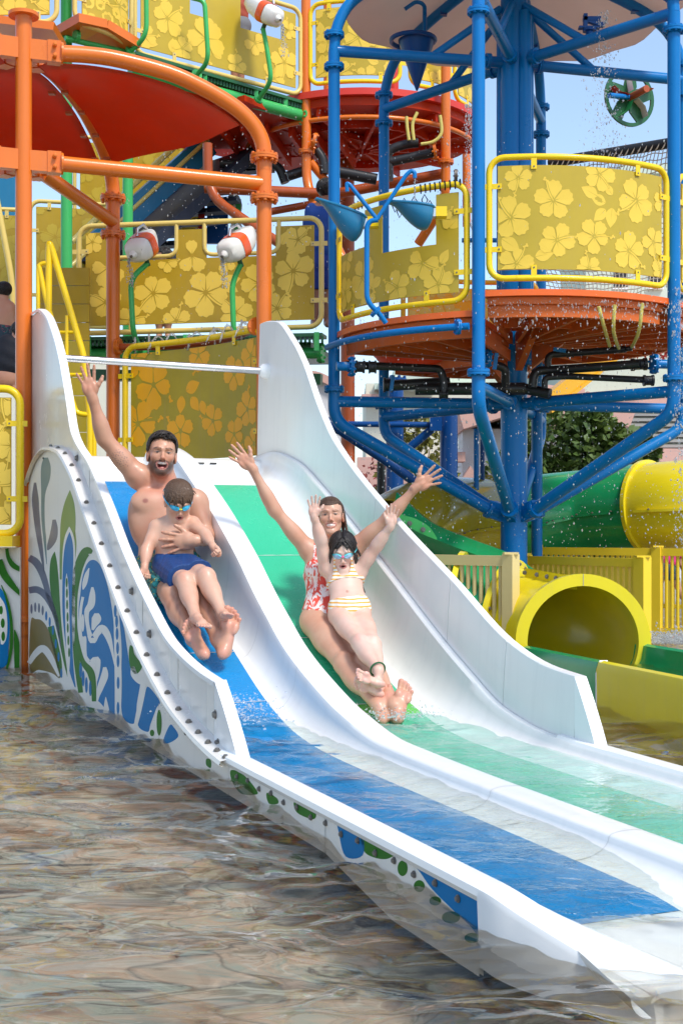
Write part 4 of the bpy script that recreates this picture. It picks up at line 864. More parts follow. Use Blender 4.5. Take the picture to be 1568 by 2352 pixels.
# amber panel behind the slide mouth, left edge barrier, printed wall at the left edge
A, B = P(288, 1078, 11.0), P(600, 1064, 9.95); fn, Wd = flat_map(A, B, 1, -.10)
panel_thing('barrier_panel', 'amber framed panel with orange hibiscus prints behind the slide mouth', fn, Wd, 1.03, frame='yellow', pan='panel_a', flo='flower_a', seed=41, fr=.026, group='floral barrier panels',
   flowers=[(.16, .70, .19, -.9), (.62, .33, .13, 2.6), (.05, .35, .2, .4), (.36, .26, .15, 2.2), (.5, .93, .13, -2.2), (.80, .72, .14, .2), (.92, .4, .14, 1.2), (.8, .2, .13, -1), (.95, .85, .12, 1), (.03, .95, .14, 0), (.2, .05, .15, 1), (.98, .1, .12, 1)], leaves=[(.40, .62, .17, .35), (.44, .56, .15, -.9), (.37, .58, .15, -1.7), (.52, .52, .13, -1.2)])
A, B = P(-90, 1224, 9.2), P(47, 1226, 9.2); fn, Wd = flat_map(A, B, 1); panel_thing('barrier_panel', 'yellow framed panel at the left edge above the printed wall', fn, Wd, 1.02, seed=42, fr=.028, pan='panel_g', flo='flower_g')
gw = thing('printed_wall', 'white low wall with green and blue swirls at the left edge', 'low wall', P(20, 1530, 9.3))
a, b = P(-120, 1257, 9.28), P(47, 1257, 9.28)
m = MB(); m.bar((a + b) / 2 + (a - b) / 2 + V(0, .02, -.65), b + V(0, .02, -.65), .03, 1.3); gp = m.build('wall_board', M['g_white'], gw)
def lp(o, mat, off):
    pts = catmull(c3(o), 5, True) if len(o) < 16 else c3(o)
    m = MB(); m.poly([(x, y) for x, y in pts], lambda x, y, f: P(min(x, 46.5), y, 9.28 - .0) + V(0, -.0135 - f, 0), off); m.build('print', M[mat], gp, fix=False)
for mat, o, off in (('g_blue', [(-200, 600), (0, 690), (60, 800), (95, 1000), (85, 1250), (50, 1420), (-200, 1450)], .001), ('g_white', swoosh([(-20, 760, 20), (20, 860, 66), (40, 1000, 70), (38, 1150, 60), (25, 1215, 20)]), .002), ('g_green', oval(18, 900, 17, 40), .003), ('g_green', oval(34, 1020, 18, 44), .003), ('g_green', oval(38, 1140, 17, 44), .003),
   ('g_green', swoosh([(0, 440, 60), (40, 560, 70), (110, 660, 60), (200, 760, 30)]), .001), ('g_green', swoosh([(70, 335, 30), (85, 420, 36), (130, 490, 50), (200, 530, 40)]), .001), ('g_green', swoosh([(20, 670, 8), (70, 800, 24), (110, 1000, 26), (110, 1250, 30), (70, 1440, 20)]), .001), ('g_green', swoosh([(140, 1080, 10), (160, 1200, 50), (170, 1430, 60)]), .001)): lp(o, mat, off)
m = MB(); m.bar(P(-60, 1242, 9.2), P(38, 1243, 9.2), .22, .075); m.build('step_edge', M['yellow'], gw)
# stair at the left with yellow rails
st = thing('stair_rail', 'yellow pipe stair rails left of the slide top', 'stair rail', P(205, 1080, 10.2))
D_ = 10.2
for pts, r in (([(88, 735), (88, 606), (116, 603), (116, 606)], .017), ([(112, 740), (113, 556), (120, 572), (158, 700), (192, 815), (207, 950), (208, 1085)], .026), ([(89, 608), (108, 695), (140, 802), (163, 910), (176, 950), (204, 953)], .021), ([(154, 725), (154, 910)], .014), ([(112, 763), (180, 763)], .013), ([(216, 900), (217, 1085)], .02), ([(128, 860), (200, 860)], .012)):
    m = MB(); q = [P(x, y, D_) for x, y in pts]; m.tube(fillet(q, .06) if len(q) > 2 else q, r, 12); m.build('rail', M['yellow'], st)
sp = thing('board_wall', 'olive gold board wall behind the yellow stair rails', 'board wall', P(150, 1080, 10.8))
for k in range(11):
    y0 = 616 + k * 42; m = MB(); m.bar(P(94, y0 + 20, 10.8), P(206, y0 + 20, 10.8), .03, .145); m.build('board', M['panel_a'] if k > 3 else M['panel_g'], sp)
# staircase far behind on the left
sb = thing('staircase', 'teal and navy staircase with pale rails rising behind the shade canopy', 'staircase', P(300, 640, 14))
m = MB(); m.bar(P(225, 560, 13.6), P(480, 330, 14.6), .06, .26); m.build('stringer', M['teal'], sb)
m = MB(); m.bar(P(270, 590, 14.0), P(520, 370, 15.0), 1.2, .12); m.build('stair_flight', M['navy_grey'], sb)
for k in range(9):
    c = P(270, 590, 14.0).lerp(P(520, 370, 15.0), (k + .5) / 9); m = MB(); m.bar(c + V(-.5, .2, -.06), c + V(.6, -.1, -.06), .16, .05); m.build('tread', M['navy_grey'], sb)
for dy, r in ((-62, .032), (-8, .024)): m = MB(); m.cyl(P(165, 618 + dy, 13.4), P(478, 328 + dy, 14.5), r, 10); m.build('rail', M['pale_yellow'], sb)
A, B = P(70, 735, 14.2), P(268, 560, 14.4)
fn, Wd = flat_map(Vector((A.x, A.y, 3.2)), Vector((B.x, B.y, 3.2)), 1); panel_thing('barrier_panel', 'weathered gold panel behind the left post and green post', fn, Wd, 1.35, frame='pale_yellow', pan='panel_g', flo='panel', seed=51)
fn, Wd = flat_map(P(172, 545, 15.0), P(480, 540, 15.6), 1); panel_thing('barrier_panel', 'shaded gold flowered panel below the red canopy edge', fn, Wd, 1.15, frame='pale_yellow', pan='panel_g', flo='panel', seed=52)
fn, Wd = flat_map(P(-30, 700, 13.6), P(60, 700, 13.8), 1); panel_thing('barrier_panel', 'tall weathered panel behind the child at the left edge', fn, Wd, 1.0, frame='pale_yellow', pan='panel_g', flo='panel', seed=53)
pr = thing('slant_rail', 'pale yellow bent rail behind the post at the left edge', 'rail', P(30, 760, 12))
m = MB(); m.tube(fillet([P(-10, 440, 12), P(30, 650, 12), P(32, 790, 12)], .2), .028, 12); m.build('rail', M['pale_yellow'], pr)
for lab, x, y0, y1, d, wd, mat in (('slim red post behind the long pale framed panel', 463, 455, 560, 14.5, .07, 'red_deck'), ('dark blue board behind the second water cannon', 500, 465, 560, 15, .24, 'blue_dk'), ('faded teal board at the far left behind the posts', 12, 370, 700, 16, .26, 'teal')):
    t = thing('upright_board', lab, 'board', P(x, y1, d)); m = MB(); a, b = P(x, y0, d), P(x, y1, d); m.bar(a, b, wd, .06, up=(0, 1, 0)); m.build('board', M[mat], t); m = MB(); m.box(a + V(0, 0, .015), wd + .03, .09, .03); m.build('cap', M[mat], t)
bd = thing('swirl_board', 'white board cut in a wavy outline with a green swirl behind the canopy post', 'sign board', P(545, 530, 15))
f_ = [(528, 540), (532, 500), (520, 470), (526, 448), (545, 446), (556, 470), (552, 505), (560, 540)]; f_ = catmull(f_, 4, True)
m = MB(); m.prism([P(x, y, 15) for x, y in f_], [P(x, y, 15) + V(0, .03, 0) for x, y in f_]); bo = m.build('board', M['toy_white'], bd)
m = MB(); m.poly(swoosh([(530, 470, 10), (540, 458, 14), (548, 475, 12), (542, 500, 10), (546, 535, 14)]), lambda x, y, o: P(x, y, 15) + V(0, -.004, 0)); m.build('print', M['green'], bo, fix=False)
# ================================================================ WATER TOYS
def cannon(label, nose, tail, d0, d1, legs, group='orange and white water cannons', sz=.5, flip=1):
    a, b = P(*nose, d0), P(*tail, d1); t = thing('water_cannon', label, 'water cannon', P(*legs[-1]), group)
    ax = (b - a).normalized(); L_ = (b - a).length; up = Vector((0, 0, 1)); up = (up - ax * up.dot(ax)).normalized(); sd = ax.cross(up)
    def ring(x, w_, h, off=0.0, n=20):
        out = []
        for k in range(n):
            th = 2 * math.pi * k / n; c, s_ = math.cos(th), math.sin(th); e = .62
            out.append(a + ax * x + sd * w_ * math.copysign(abs(c) ** e, c) + up * (off + h * math.copysign(abs(s_) ** e, s_)))
        return out
    secs = [(-.012, .03, .03, 0), (-.01, .075, .062, 0), (.03, .104, .092, .0), (.10, .118, .100, .0)]
    m = MB(); rows = [ring(*s_) for s_ in secs]; m.grid(rows, True); m.add(rows[0], [tuple(range(20))]); m.build('front_shell', M['toy_white'], t, 50)
    secs2 = [(.102, .121, .103, 0), (.16, .124, .108, .0), (.20, .12, .108, .0)]
    m = MB(); rows = [ring(*s_) for s_ in secs2]; m.grid(rows, True); m.build('orange_band', M['toy_orange'], t, 50)
    e = L_; secs3 = [(.202, .117, .105, 0), (.7 * e, .105, .092, .012), (.9 * e, .075, .066, .03), (e, .02, .02, .045)]
    m = MB(); rows = [ring(*s_) for s_ in secs3]; m.grid(rows, True); m.add(rows[-1], [tuple(range(20))]); m.build('rear_shell', M['toy_white'], t, 50)
    m = MB(); m.tube([a + ax * .12 + up * .107, a + ax * .16 + up * .155, a + ax * .27 + up * .15, a + ax * .30 + up * .10], .012, 8); m.build('handle', M['steel'], t)
    m = MB(); m.tube([a - ax * .014, a - ax * .035, a - ax * .05], [.038, .03, .012], 14); nz = m.build('nozzle', M['toy_white'], t)
    m = MB(); m.cyl(a - ax * .052, a - ax * .064, .012, 10); m.build('nozzle_tip', M['bolt'], nz)
    m = MB(); m.tube([a + ax * .14 - up * .10, a + ax * .14 - up * .17], .022, 10); m.build('swivel', M['green_dk'], t)
    q = [a + ax * .14 - up * .15] + [P(*p) for p in legs]; m = MB(); m.tube(fillet(q, .1), .0235, 12); m.build('stand_pipe', M['green'], t)
    flange(t, q[-1], q[-1] - q[-2], .05, 'green', 4, th=.01, bolts=False)
    return t
cannon('left water cannon of the two above the slide, dribbling water', (309, 583), (350, 547), 10.95, 11.2, [(300, 640, 11.05), (306, 765, 11.05), (325, 808, 11.3)])
cannon('right water cannon of the two above the slide, beside the orange post', (519, 583), (580, 540), 10.75, 11.05, [(533, 650, 10.9), (537, 770, 10.9), (545, 806, 11.2)])
cannon('water cannon at the top of the picture above the walkway panel', (636, 42), (566, 6), 12.9, 13.2, [(613, 110, 13.0), (624, 185, 13.0), (594, 228, 13.2)])
for lab, pts in (('green bent spray pipe left of the walkway panel', [(336, -40, 12.3), (337, 82, 12.3), (300, 118, 12.4)]), ('green bent spray pipe across the walkway panel', [(440, -5, 12.7), (470, 2, 12.7), (479, 142, 12.7), (452, 172, 12.9)])):
    q = [P(*p) for p in pts]; t = thing('spray_pipe', lab, 'spray pipe', q[-1]); m = MB(); m.tube(fillet(q, .12), .0235, 12); m.build('pipe', M['green'], t); flange(t, q[-1], q[-1] - q[-2], .055, 'green', 5, th=.01, bolts=False)
# spray ring pipe of the umbrella frame with its arcs of water
m = MB(); m.tube([hubp(1.74, a, 2.53 - .03 * math.sin(math.pi * (a - 17) / 62)) for a in range(20, 78, 3)], .030, 12); m.build('spray_ring', M['orange_dark'], umb)
for a_ in (20, 77): flange(umb, hubp(1.74, a_, 2.53), (math.sin(R(a_)), -math.cos(R(a_)), 0), .07, 'orange', 6)
wj, N_, L2_, fr_, gl_, bp_, out_ = water_mat('spray_water', None, .05, .6, 60)
df_ = N_.new('ShaderNodeBsdfTranslucent'); df_.inputs[0].default_value = (.9, .95, 1, 1); tr_ = N_.new('ShaderNodeBsdfTransparent'); dd_ = N_.new('ShaderNodeBsdfDiffuse'); dd_.inputs[0].default_value = (.9, .93, .95, 1)
a1_ = N_.new('ShaderNodeMixShader'); a1_.inputs[0].default_value = .5; L2_.new(df_.outputs[0], a1_.inputs[1]); L2_.new(dd_.outputs[0], a1_.inputs[2])
a2_ = N_.new('ShaderNodeMixShader'); a2_.inputs[0].default_value = .55; L2_.new(a1_.outputs[0], a2_.inputs[1]); L2_.new(tr_.outputs[0], a2_.inputs[2])
a3_ = N_.new('ShaderNodeMixShader'); L2_.new(fr_.outputs[0], a3_.inputs[0]); L2_.new(a2_.outputs[0], a3_.inputs[1]); L2_.new(gl_.outputs[0], a3_.inputs[2]); L2_.new(a3_.outputs[0], out_.inputs[0])
M['spray'] = wj
jets = MB()
for k in range(11):
    a_ = 26 + k * 4.6; p0 = hubp(1.74, a_, 2.55); vx = random.uniform(.45, .8); vy = random.choice((-1, 1)) * random.uniform(.05, .35); vz = random.uniform(.75, 1.15)
    pts = [p0 + V(-vx * .45 * t + vy * t, -.75 * t * vx, vz * t - 4.9 * t * t) for t in [i * .03 for i in range(int((vz / 4.9 + .09) / .03) + 1)]]
    jets.tube(pts, [.005 + .005 * math.sin(i * 2.3 + k) ** 2 for i in range(len(pts))], 6)
    for i in range(14):
        q = random.choice(pts); jets.sphere(q + V(random.gauss(0, .02), random.gauss(0, .02), random.gauss(-.02, .03)), random.uniform(.003, .007), 5, 3)
tag(jets.build('water_jets', M['spray'], None, 180, fix=False), 'thin arcs of water spraying from the orange ring pipe', 'water jets', kind='stuff')
# tipping scoops with their stand
def scoop(label, tip, back, low, d, mat='teal'):
    A, B, C_ = P(*tip, d), P(*back, d + .08), P(*low, d + .02)
    t = thing('water_scoop', label, 'water scoop', C_, 'blue tipping water scoops')
    ax = B - A; n = 16; rows, rows2 = [], []
    dn = (C_ - (A + ax * .72)); w0 = Vector((0, 1, 0)) - ax * (ax.y / ax.length_squared); w0.normalize()
    for i in range(n + 1):
        s = i / n; dep = math.sin(min(1, s / .80) * math.pi / 2) ** 1.7 * (1 if s < .80 else math.cos((s - .8) / .2 * math.pi / 2) ** .5); wd = .025 + .115 * math.sin(min(1, s / .75) * math.pi / 2) ** 1.1 * (1 if s < .85 else math.cos((s - .85) / .15 * math.pi / 2 * .7)); c = A + ax * s
        rows.append([c + w0 * wd * math.cos(th) + dn * dep * math.sin(th) for th in [math.pi * k / 14 for k in range(15)]])
        rows2.append([c + w0 * (wd - .008) * math.cos(th) + dn * max(dep - .03, 0) * math.sin(th) for th in [math.pi * k / 14 for k in range(15)]])
    m = MB(); m.grid(rows); m.grid(rows2)
    m.build('bowl', M[mat], t, 60)
    m = MB(); edge = [r_[0] for r_ in rows] + [r_[-1] for r_ in rows[::-1]]; m.tube(edge + [edge[0]], .010, 8, False); m.build('rim', M[mat], t)
    c = A + ax * .93 + dn * .25
    m = MB(); m.box(c + V(.02, -.05, 0), .06, .09, .06); m.build('weight', M['steel'], t); m = MB(); m.box(c + V(.085, -.05, .005), .08, .10, .07); m.build('pivot_bracket', M['yellow'], t)
    return t
scoop('left blue scoop tilted down beside the blue tower post', (726, 457), (838, 506), (800, 551), 9.42)
scoop('right blue scoop under the dribbling pipe, in the panel notch', (891, 463), (990, 483), (965, 528), 9.40)
ws = thing('scoop_stand', 'thin blue pipe stand with two hooked spouts over the scoops', 'pipe stand', P(885, 738, 9.3))
for pts in ([(886, 742, 9.35), (872, 722, 9.33), (842, 692, 9.3), (842, 520, 9.3), (850, 507, 9.3), (868, 505, 9.3)], [(866, 504, 9.3), (803, 424, 9.3), (796, 421, 9.3), (797, 440, 9.3)], [(866, 503, 9.3), (932, 402, 9.3), (944, 392, 9.3), (952, 396, 9.3), (952, 409, 9.3)]):
    m = MB(); m.tube(fillet([P(*p) for p in pts], .06), .0185 if pts[0][1] > 600 else .0150, 10); m.build('pipe', M['blue'], ws)
flange(ws, P(862, 716, 9.33), P(842, 692, 9.3) - P(872, 722, 9.33), .045, 'blue', 5, th=.01)
m = MB(); m.tube([tp(1.62, a, 2.45) for a in range(-165, -108, 4)], .026, 12); m.build('ring_pipe', M['blue'], ws)
flange(ws, tp(1.62, -112, 2.45), (1, .27, 0), .058, 'blue', 6, th=.012)
rp_ = thing('rope_lashing', 'black rope lashed in loops round the yellow rail above the scoops', 'rope', P(945, 425, 9.5))
for k in range(16):
    an = -135 + k * 1.5 if k > 6 else -160 + k * 2; c = tp(1.53, an, 2.655 + .86); pts = [c + V(.0, math.cos(t) * .032, math.sin(t) * .032) + V(.01 * t / 6, 0, 0) for t in [i * .7 for i in range(10)]]
    m = MB(); m.tube(pts, .005, 6); m.build('rope_turn', M['rope'], rp_)
for k in range(8):
    an = -134 + k * 1.7; c = tp(1.535, an, 3.49 - .06 - .05 * (k % 2)); m = MB(); m.tube([c, c + V(.02, 0, -.05), c + V(.045, 0, 0), c + V(.02, 0, .04), c], .005, 6); m.build('rope_loop', M['rope'], rp_)
cb = thing('cone_bucket', 'dark blue cone shaped tipping bucket hanging under the beige canopy', 'tipping bucket', P(957, 205, 11.3))
c = P(956, 98, 11.3); tipp = P(957, 208, 11.3)
m = MB(); m.tube([tipp, tipp + V(0, 0, .03), c, c + V(0, 0, .02)], [.008, .02, .155, .16], 24, False); m.tube([tipp + V(0, 0, .05), c + V(0, 0, .02)], [.01, .15], 24, False); m.build('cone', M['blue_dk'], cb)
m = MB(); m.tube([c + V(-.03 + .19 * math.cos(t), .19 * math.sin(t), .02) for t in [k * math.pi / 12 for k in range(25)]], .02, 8, False); m.build('rim', M['blue_dk'], cb)
m = MB(); m.tube(fillet([c + V(-.1, 0, .29), c + V(.0, 0, .36), c + V(.07, 0, .33), c + V(.07, 0, .02)], .04), .018, 8); m.build('hanger', M['blue'], cb)
m = MB(); m.cyl(P(905, 130, 11.3), P(1015, 142, 11.3), .014, 8); m.build('pivot', M['blue_dk'], cb)
nz = thing('sprinkler', 'small blue sprinkler head on the right upper spoke of the blue tower', 'sprinkler', P(1353, 86, 10.5))
m = MB(); m.cyl(P(1353, 84, 10.5), P(1353, 66, 10.5), .03, 12); m.cyl(P(1353, 72, 10.5), P(1353, 67, 10.5), .055, 14); m.build('stem', M['blue_dk'], nz)
m = MB(); m.box(P(1343, 53, 10.5), .03, .05, .14); m.box(P(1358, 44, 10.5), .14, .05, .03); m.box(P(1365, 52, 10.5), .15, .04, .035, Matrix.Rotation(R(18), 3, 'Y')); m.box(P(1352, 64, 10.5), .17, .06, .015); m.build('head', M['blue_dk'], nz)
# green spinning wheel
wh = thing('spinning_wheel', 'green water wheel with coloured paddles on an axle at upper right', 'water wheel', P(1445, 225, 13.0))
wc = P(1444, 225, 13.0); wx, wz = Vector((.93, .36, 0)), Vector((0, 0, 1)); wy = wx.cross(wz)
m = MB(); rows = [[wc + (wx * math.cos(t) + wz * math.sin(t)) * r + wy * o for r, o in ((.25, -.012), (.285, -.012), (.285, .012), (.25, .012))] for t in [2 * math.pi * k / 40 for k in range(41)]]; m.grid(rows, True); m.build('rim', M['green_dk'], wh)
for k in range(5):
    t = 2 * math.pi * k / 5 + .25; q = [(0.03, -.03), (.12, -.075), (.25, -.05), (.262, .02), (.255, .085), (.17, .06), (.10, .075), (.03, .035)]
    q2 = [(r * math.cos(t) - s * math.sin(t), r * math.sin(t) + s * math.cos(t)) for r, s in q]
    m = MB(); m.prism([wc + wx * x + wz * y - wy * .01 for x, y in q2], [wc + wx * x + wz * y + wy * .01 for x, y in q2]); m.build('spoke', M['green_dk'], wh)
    q3 = [(.05, .02), (.15, .05), (.24, .03)]; pd = MB(); b_ = [wc + wx * (r * math.cos(t) - s * math.sin(t)) + wz * (r * math.sin(t) + s * math.cos(t)) for r, s in q3]
    pd.grid([[p - wy * .012 for p in b_], [p + wy * .10 for p in b_]]); pd.grid([[p - wy * .012 + wz * .006 for p in b_], [p + wy * .10 + wz * .006 for p in b_]]); pd.build('paddle', M[('toy_orange', 'toy_white', 'red_deck', 'green', 'toy_white')[k]], wh)
m = MB(); m.cyl(wc - wy * .06, wc + wy * .3, .035, 14); m.cyl(wc - wy * .08, wc - wy * .05, .05, 14); m.build('hub', M['orange_dark'], wh)
m = MB(); m.cyl(wc + wy * .02, P(1398, 219, 12.7), .026, 10); m.build('axle', M['blue'], wh)
# black plumbing
pm_ = thing('plumbing', 'black plastic pipes with elbows and valves under the blue tower floors', 'pipework', P(1150, 900, 10.9))
for pts, r in (([(795, 838, 10.3), (1010, 847, 10.6), (1018, 870, 10.6), (1018, 905, 10.6)], .032), ([(890, 886, 10.7), (1030, 878, 10.8)], .045), ([(953, 893, 10.75), (1205, 893, 10.7)], .052), ([(930, 884, 10.8), (1010, 880, 10.8)], .03), ([(1205, 893, 10.7), (1262, 905, 10.6)], .045), ([(1222, 890, 10.6), (1226, 852, 10.6), (1270, 850, 10.6), (1470, 836, 10.2)], .036), ([(1250, 892, 10.55), (1250, 867, 10.55), (1300, 864, 10.5), (1490, 873, 10.15)], .026), ([(1257, 846, 10.6), (1257, 815, 10.6), (1300, 812, 10.6), (1436, 802, 10.4)], .028), ([(1134, 838, 10.4), (1160, 845, 10.4), (1160, 885, 10.5)], .034), ([(1436, 802, 10.4), (1450, 800, 10.4)], .02)):
    m = MB(); q = [P(*p) for p in pts]; m.tube(fillet(q, .07) if len(q) > 2 else q, r, 14); m.build('pipe', M['black'], pm_)
for (x, y, d, x2, y2, r) in ((815, 842, 10.3, 838, 843, .05), (846, 843, 10.3, 864, 843, .052), (880, 884, 10.7, 902, 884, .062), (1448, 838, 10.25, 1484, 836, .05), (1476, 874, 10.15, 1500, 874, .044), (1300, 812, 10.6, 1316, 811, .036), (1008, 905, 10.6, 1028, 905, .04)):
    m = MB(); a, b = P(x, y, d), P(x2, y2, d); m.tube([a, a.lerp(b, .2), a.lerp(b, .25), a.lerp(b, .75), a.lerp(b, .8), b], [r, r, r * .85, r * .85, r, r], 14); m.build('coupling', M['black'], pm_)
for (x, y, d, s_) in ((807, 842, 10.3, .08), (1501, 836, 10.2, .08), (1120, 823, 10.3, .075)):
    a = P(x, y, d); ax = V(1, .15, 0); flange(pm_, a, ax, s_, 'blue', 8, th=.012); m = MB(); m.cyl(a, a + ax.normalized() * (.12 if x > 1400 else -.12), .036, 12); m.build('pipe_stub', M['blue'], pm_)
for (x, y, d) in ((900, 880, 10.62), (1284, 804, 10.5), (1137, 830, 10.3)): m = MB(); m.box(P(x, y, d), .10 if x > 1200 else .03, .03, .03 if x > 1200 else .13, Matrix.Rotation(R(8), 3, 'Y')); m.build('valve_handle', M['blue'], pm_)
for pts in ([(1374, 704, 9.52), (1386, 750, 9.6), (1399, 795, 10.2)], [(1411, 700, 9.52), (1408, 760, 9.6), (1420, 800, 10.2)], [(1474, 696, 9.52), (1466, 760, 9.6), (1450, 797, 10.2)]):
    c = [P(*p) for p in catmull(pts, 14)]; m = MB(); m.tube(c, [.0125 + .002 * (i % 2) for i in range(len(c))], 8); m.build('hose', M['hose'], pm_)
pm2 = thing('plumbing', 'black pipes with yellow hoses under the red deck', 'pipework', P(880, 350, 13.6))
for pts, r in (([(885, 390, 13.6), (888, 345, 13.6), (935, 330, 13.6), (960, 328, 13.6)], .05), ([(895, 372, 13.6), (995, 350, 13.6)], .05), ([(893, 415, 13.6), (893, 360, 13.6)], .045), ([(775, 395, 13.7), (865, 412, 13.7)], .06), ([(727, 345, 13.8), (742, 365, 13.8), (745, 400, 13.8)], .05), ([(505, 375, 14.5), (640, 378, 14.5), (655, 420, 14.5)], .05), ([(660, 405, 14), (700, 392, 14)], .055)):
    m = MB(); m.tube(fillet([P(*p) for p in pts], .1) if len(pts) > 2 else [P(*p) for p in pts], r, 12); m.build('pipe', M['black'], pm2)
for pts in ([(933, 268, 13.5), (935, 295, 13.5), (939, 322, 13.5)], [(958, 258, 13.5), (947, 285, 13.5), (950, 322, 13.5)], [(1010, 265, 13.5), (1013, 305, 13.5), (995, 325, 13.5), (966, 331, 13.5)]):
    c = [P(*p) for p in catmull(pts, 6)]; m = MB(); m.tube(c, .017, 8); m.build('hose', M['hose'], pm2)
flange(pm2, P(996, 347, 13.6), V(1, 0, .2), .10, 'orange', 6, th=.015); flange(pm2, P(722, 325, 13.7), V(1, 0, -.3), .09, 'orange', 6, th=.015); flange(pm2, P(1046, 404, 14), V(1, 0, 0), .07, 'bolt', 6, th=.015)
# ================================================================ TUBE SLIDES AT THE RIGHT
ts = thing('tube_slide', 'yellow round tube slide mouth with a green and yellow trough running into the pool', 'tube slide', P(1336, 1560, 8.3))
RCN = P(1336, 1474, 8.3)                             # centre of the mouth ring
def ringpts(c, ax, r, n=40):
    ax = Vector(ax).normalized(); x = ax.cross(Vector((0, 0, 1))).normalized(); z = x.cross(ax)
    return [c + (x * math.cos(2 * math.pi * k / n) + z * math.sin(2 * math.pi * k / n)) * r for k in range(n)]
AX = Vector((.30, -.954, 0)).normalized()            # the way the mouth faces
ri, ro = .356, .432; AXR = Vector((.05, -.999, 0)).normalized()
path = [RCN + AXR * .02, RCN - AXR * .30, RCN - AXR * .58 + V(-.06, 0, .02), RCN - AXR * .82 + V(-.22, 0, .05), RCN - AXR * .98 + V(-.52, 0, .10), RCN - AXR * 1.06 + V(-.90, 0, .15), RCN - AXR * 1.08 + V(-1.35, 0, .2)]
cp = [Vector(p) for p in catmull(path, 5)]
def tubewall(parent, name, mat, cps, r, th=.012, n=40):
    m = MB(); ra, rb = [], []
    for i, c in enumerate(cps):
        a = cps[max(0, i - 1)]; b = cps[min(len(cps) - 1, i + 1)]; ax = (b - a)
        ra.append(ringpts(c, ax, r, n)); rb.append(ringpts(c, ax, r - th, n))
    m.grid(ra, True); m.grid(rb, True); m.grid([ra[0], rb[0]], True); m.grid([ra[-1], rb[-1]], True)
    return m.build(name, M[mat], parent, 50)
tubewall(ts, 'tube', 'tube_y', cp[:18], ri + .022); tubewall(ts, 'tube', 'tube_g', cp[17:], ri + .022)
m = MB(); a = ringpts(RCN + AXR * .03, AXR, ro, 56); b = ringpts(RCN + AXR * .03, AXR, ri, 56); c = ringpts(RCN - AXR * .03, AXR, ro, 56); d = ringpts(RCN - AXR * .03, AXR, ri, 56)
m.grid([a, b, d, c, a], True); mo = m.build('mouth_ring', M['tube_y'], ts, 40)
sm = MB(); sm.bar(RCN + AXR * .0312 + V(0, 0, ri), RCN + AXR * .0312 + V(0, 0, ro), .004, .002, up=AXR); sm.build('ring_joint', M['seam_dark'], mo)
# bolted flange running back along the crown of the tube and round its shoulder
fl = MB(); q = [(p + V(-.05 - .01 * i, 0, ri + .022 + .045)) for i, p in enumerate(cp[:12])]; fl.grid([q, [p - V(0, 0, .09) for p in q]]); fl.grid([[p + V(.012, 0, 0) for p in q], [p - V(-.012, 0, .09) for p in q]]); fo = fl.build('tube_flange', M['tube_y'], ts)
for p in q[1:12:2]: put('bolt', BOLT, fo, p + V(-.002, -.003, -.03), V(-.5, -1, .1), .9)
for j in (17, 22):
    ax = (cp[j + 1] - cp[j - 1]); m = MB(); rr_ = [ringpts(cp[j] + ax.normalized() * o, ax, r, 44) for o, r in ((-.02, ri + .02), (-.02, ri + .085), (.02, ri + .085), (.02, ri + .02))]; m.grid(rr_, True); fo = m.build('tube_flange', M['tube_y'], ts)
    for i in range(8, 36, 2):
        c = ringpts(cp[j] - ax.normalized() * .021, ax, ri + .055, 44)[i]; put('bolt', BOLT, fo, c, -ax, .8)
# trough: U channel continuing toward the pool
def trough(name, mat, y0, y1, n, w0=.36, w1=.36, top=.25, thick=.07):
    m = MB()
    rows = []
    for i in range(n + 1):
        s = y0 + (y1 - y0) * i / n; c = RCN + AX * s; c = Vector((c.x, c.y, 0)); x = Vector((-AX.y, AX.x, 0)) * -1
        x = Vector((.954, .30, 0)); wl_ = w0; sec = [(-wl_ - thick * .9, -.28), (-wl_ - thick, top - .05), (-wl_ - thick * .8, top - .008), (-wl_ - thick * .35, top), (-wl_ + .0, top - .012)]
        for k in range(1, 12):
            th = math.pi * k / 12; sec.append((-wl_ * math.cos(th), top - .03 - .26 * math.sin(th)))
        sec += [(wl_, top - .012), (wl_ + thick * .35, top), (wl_ + thick * .8, top - .008), (wl_ + thick, top - .05), (wl_ + thick * .9, -.28)]
        rows.append([c + x * v + V(0, 0, z) for v, z in sec])
    m.grid(rows); return m.build(name, M[mat], ts, 40)
trough('trough', 'tube_g', .02, .98, 12, .365); trough('trough', 'tube_y', .984, 3.4, 30, .365)
m = MB(); x = Vector((.954, .30, 0)); c0 = RCN + AX * .982; c0 = Vector((c0.x, c0.y, 0))
m.tube([c0 - x * (.365 + .066) + V(0, 0, z) for z in (-.1, .18)] + [c0 - x * (.365 + .045) + V(0, 0, .247), c0 - x * .365 + V(0, 0, .245)], .007, 6); m.build('trough_joint', M['whiterim'], ts)
Xt = np.linspace(.1, 3.3, 90)[:, None] * np.ones((1, 20)); Vt = np.linspace(-.345, .345, 20)[None, :] * np.ones((90, 1)); Vt = Vt[:, ::-1]; wxx = RCN.x + AX.x * Xt + .954 * Vt; wyy = RCN.y + AX.y * Xt + .30 * Vt
tag(np_grid('trough_water', wxx, wyy, .12 + .6 * wave(wxx, wyy), lw), kind='structure')
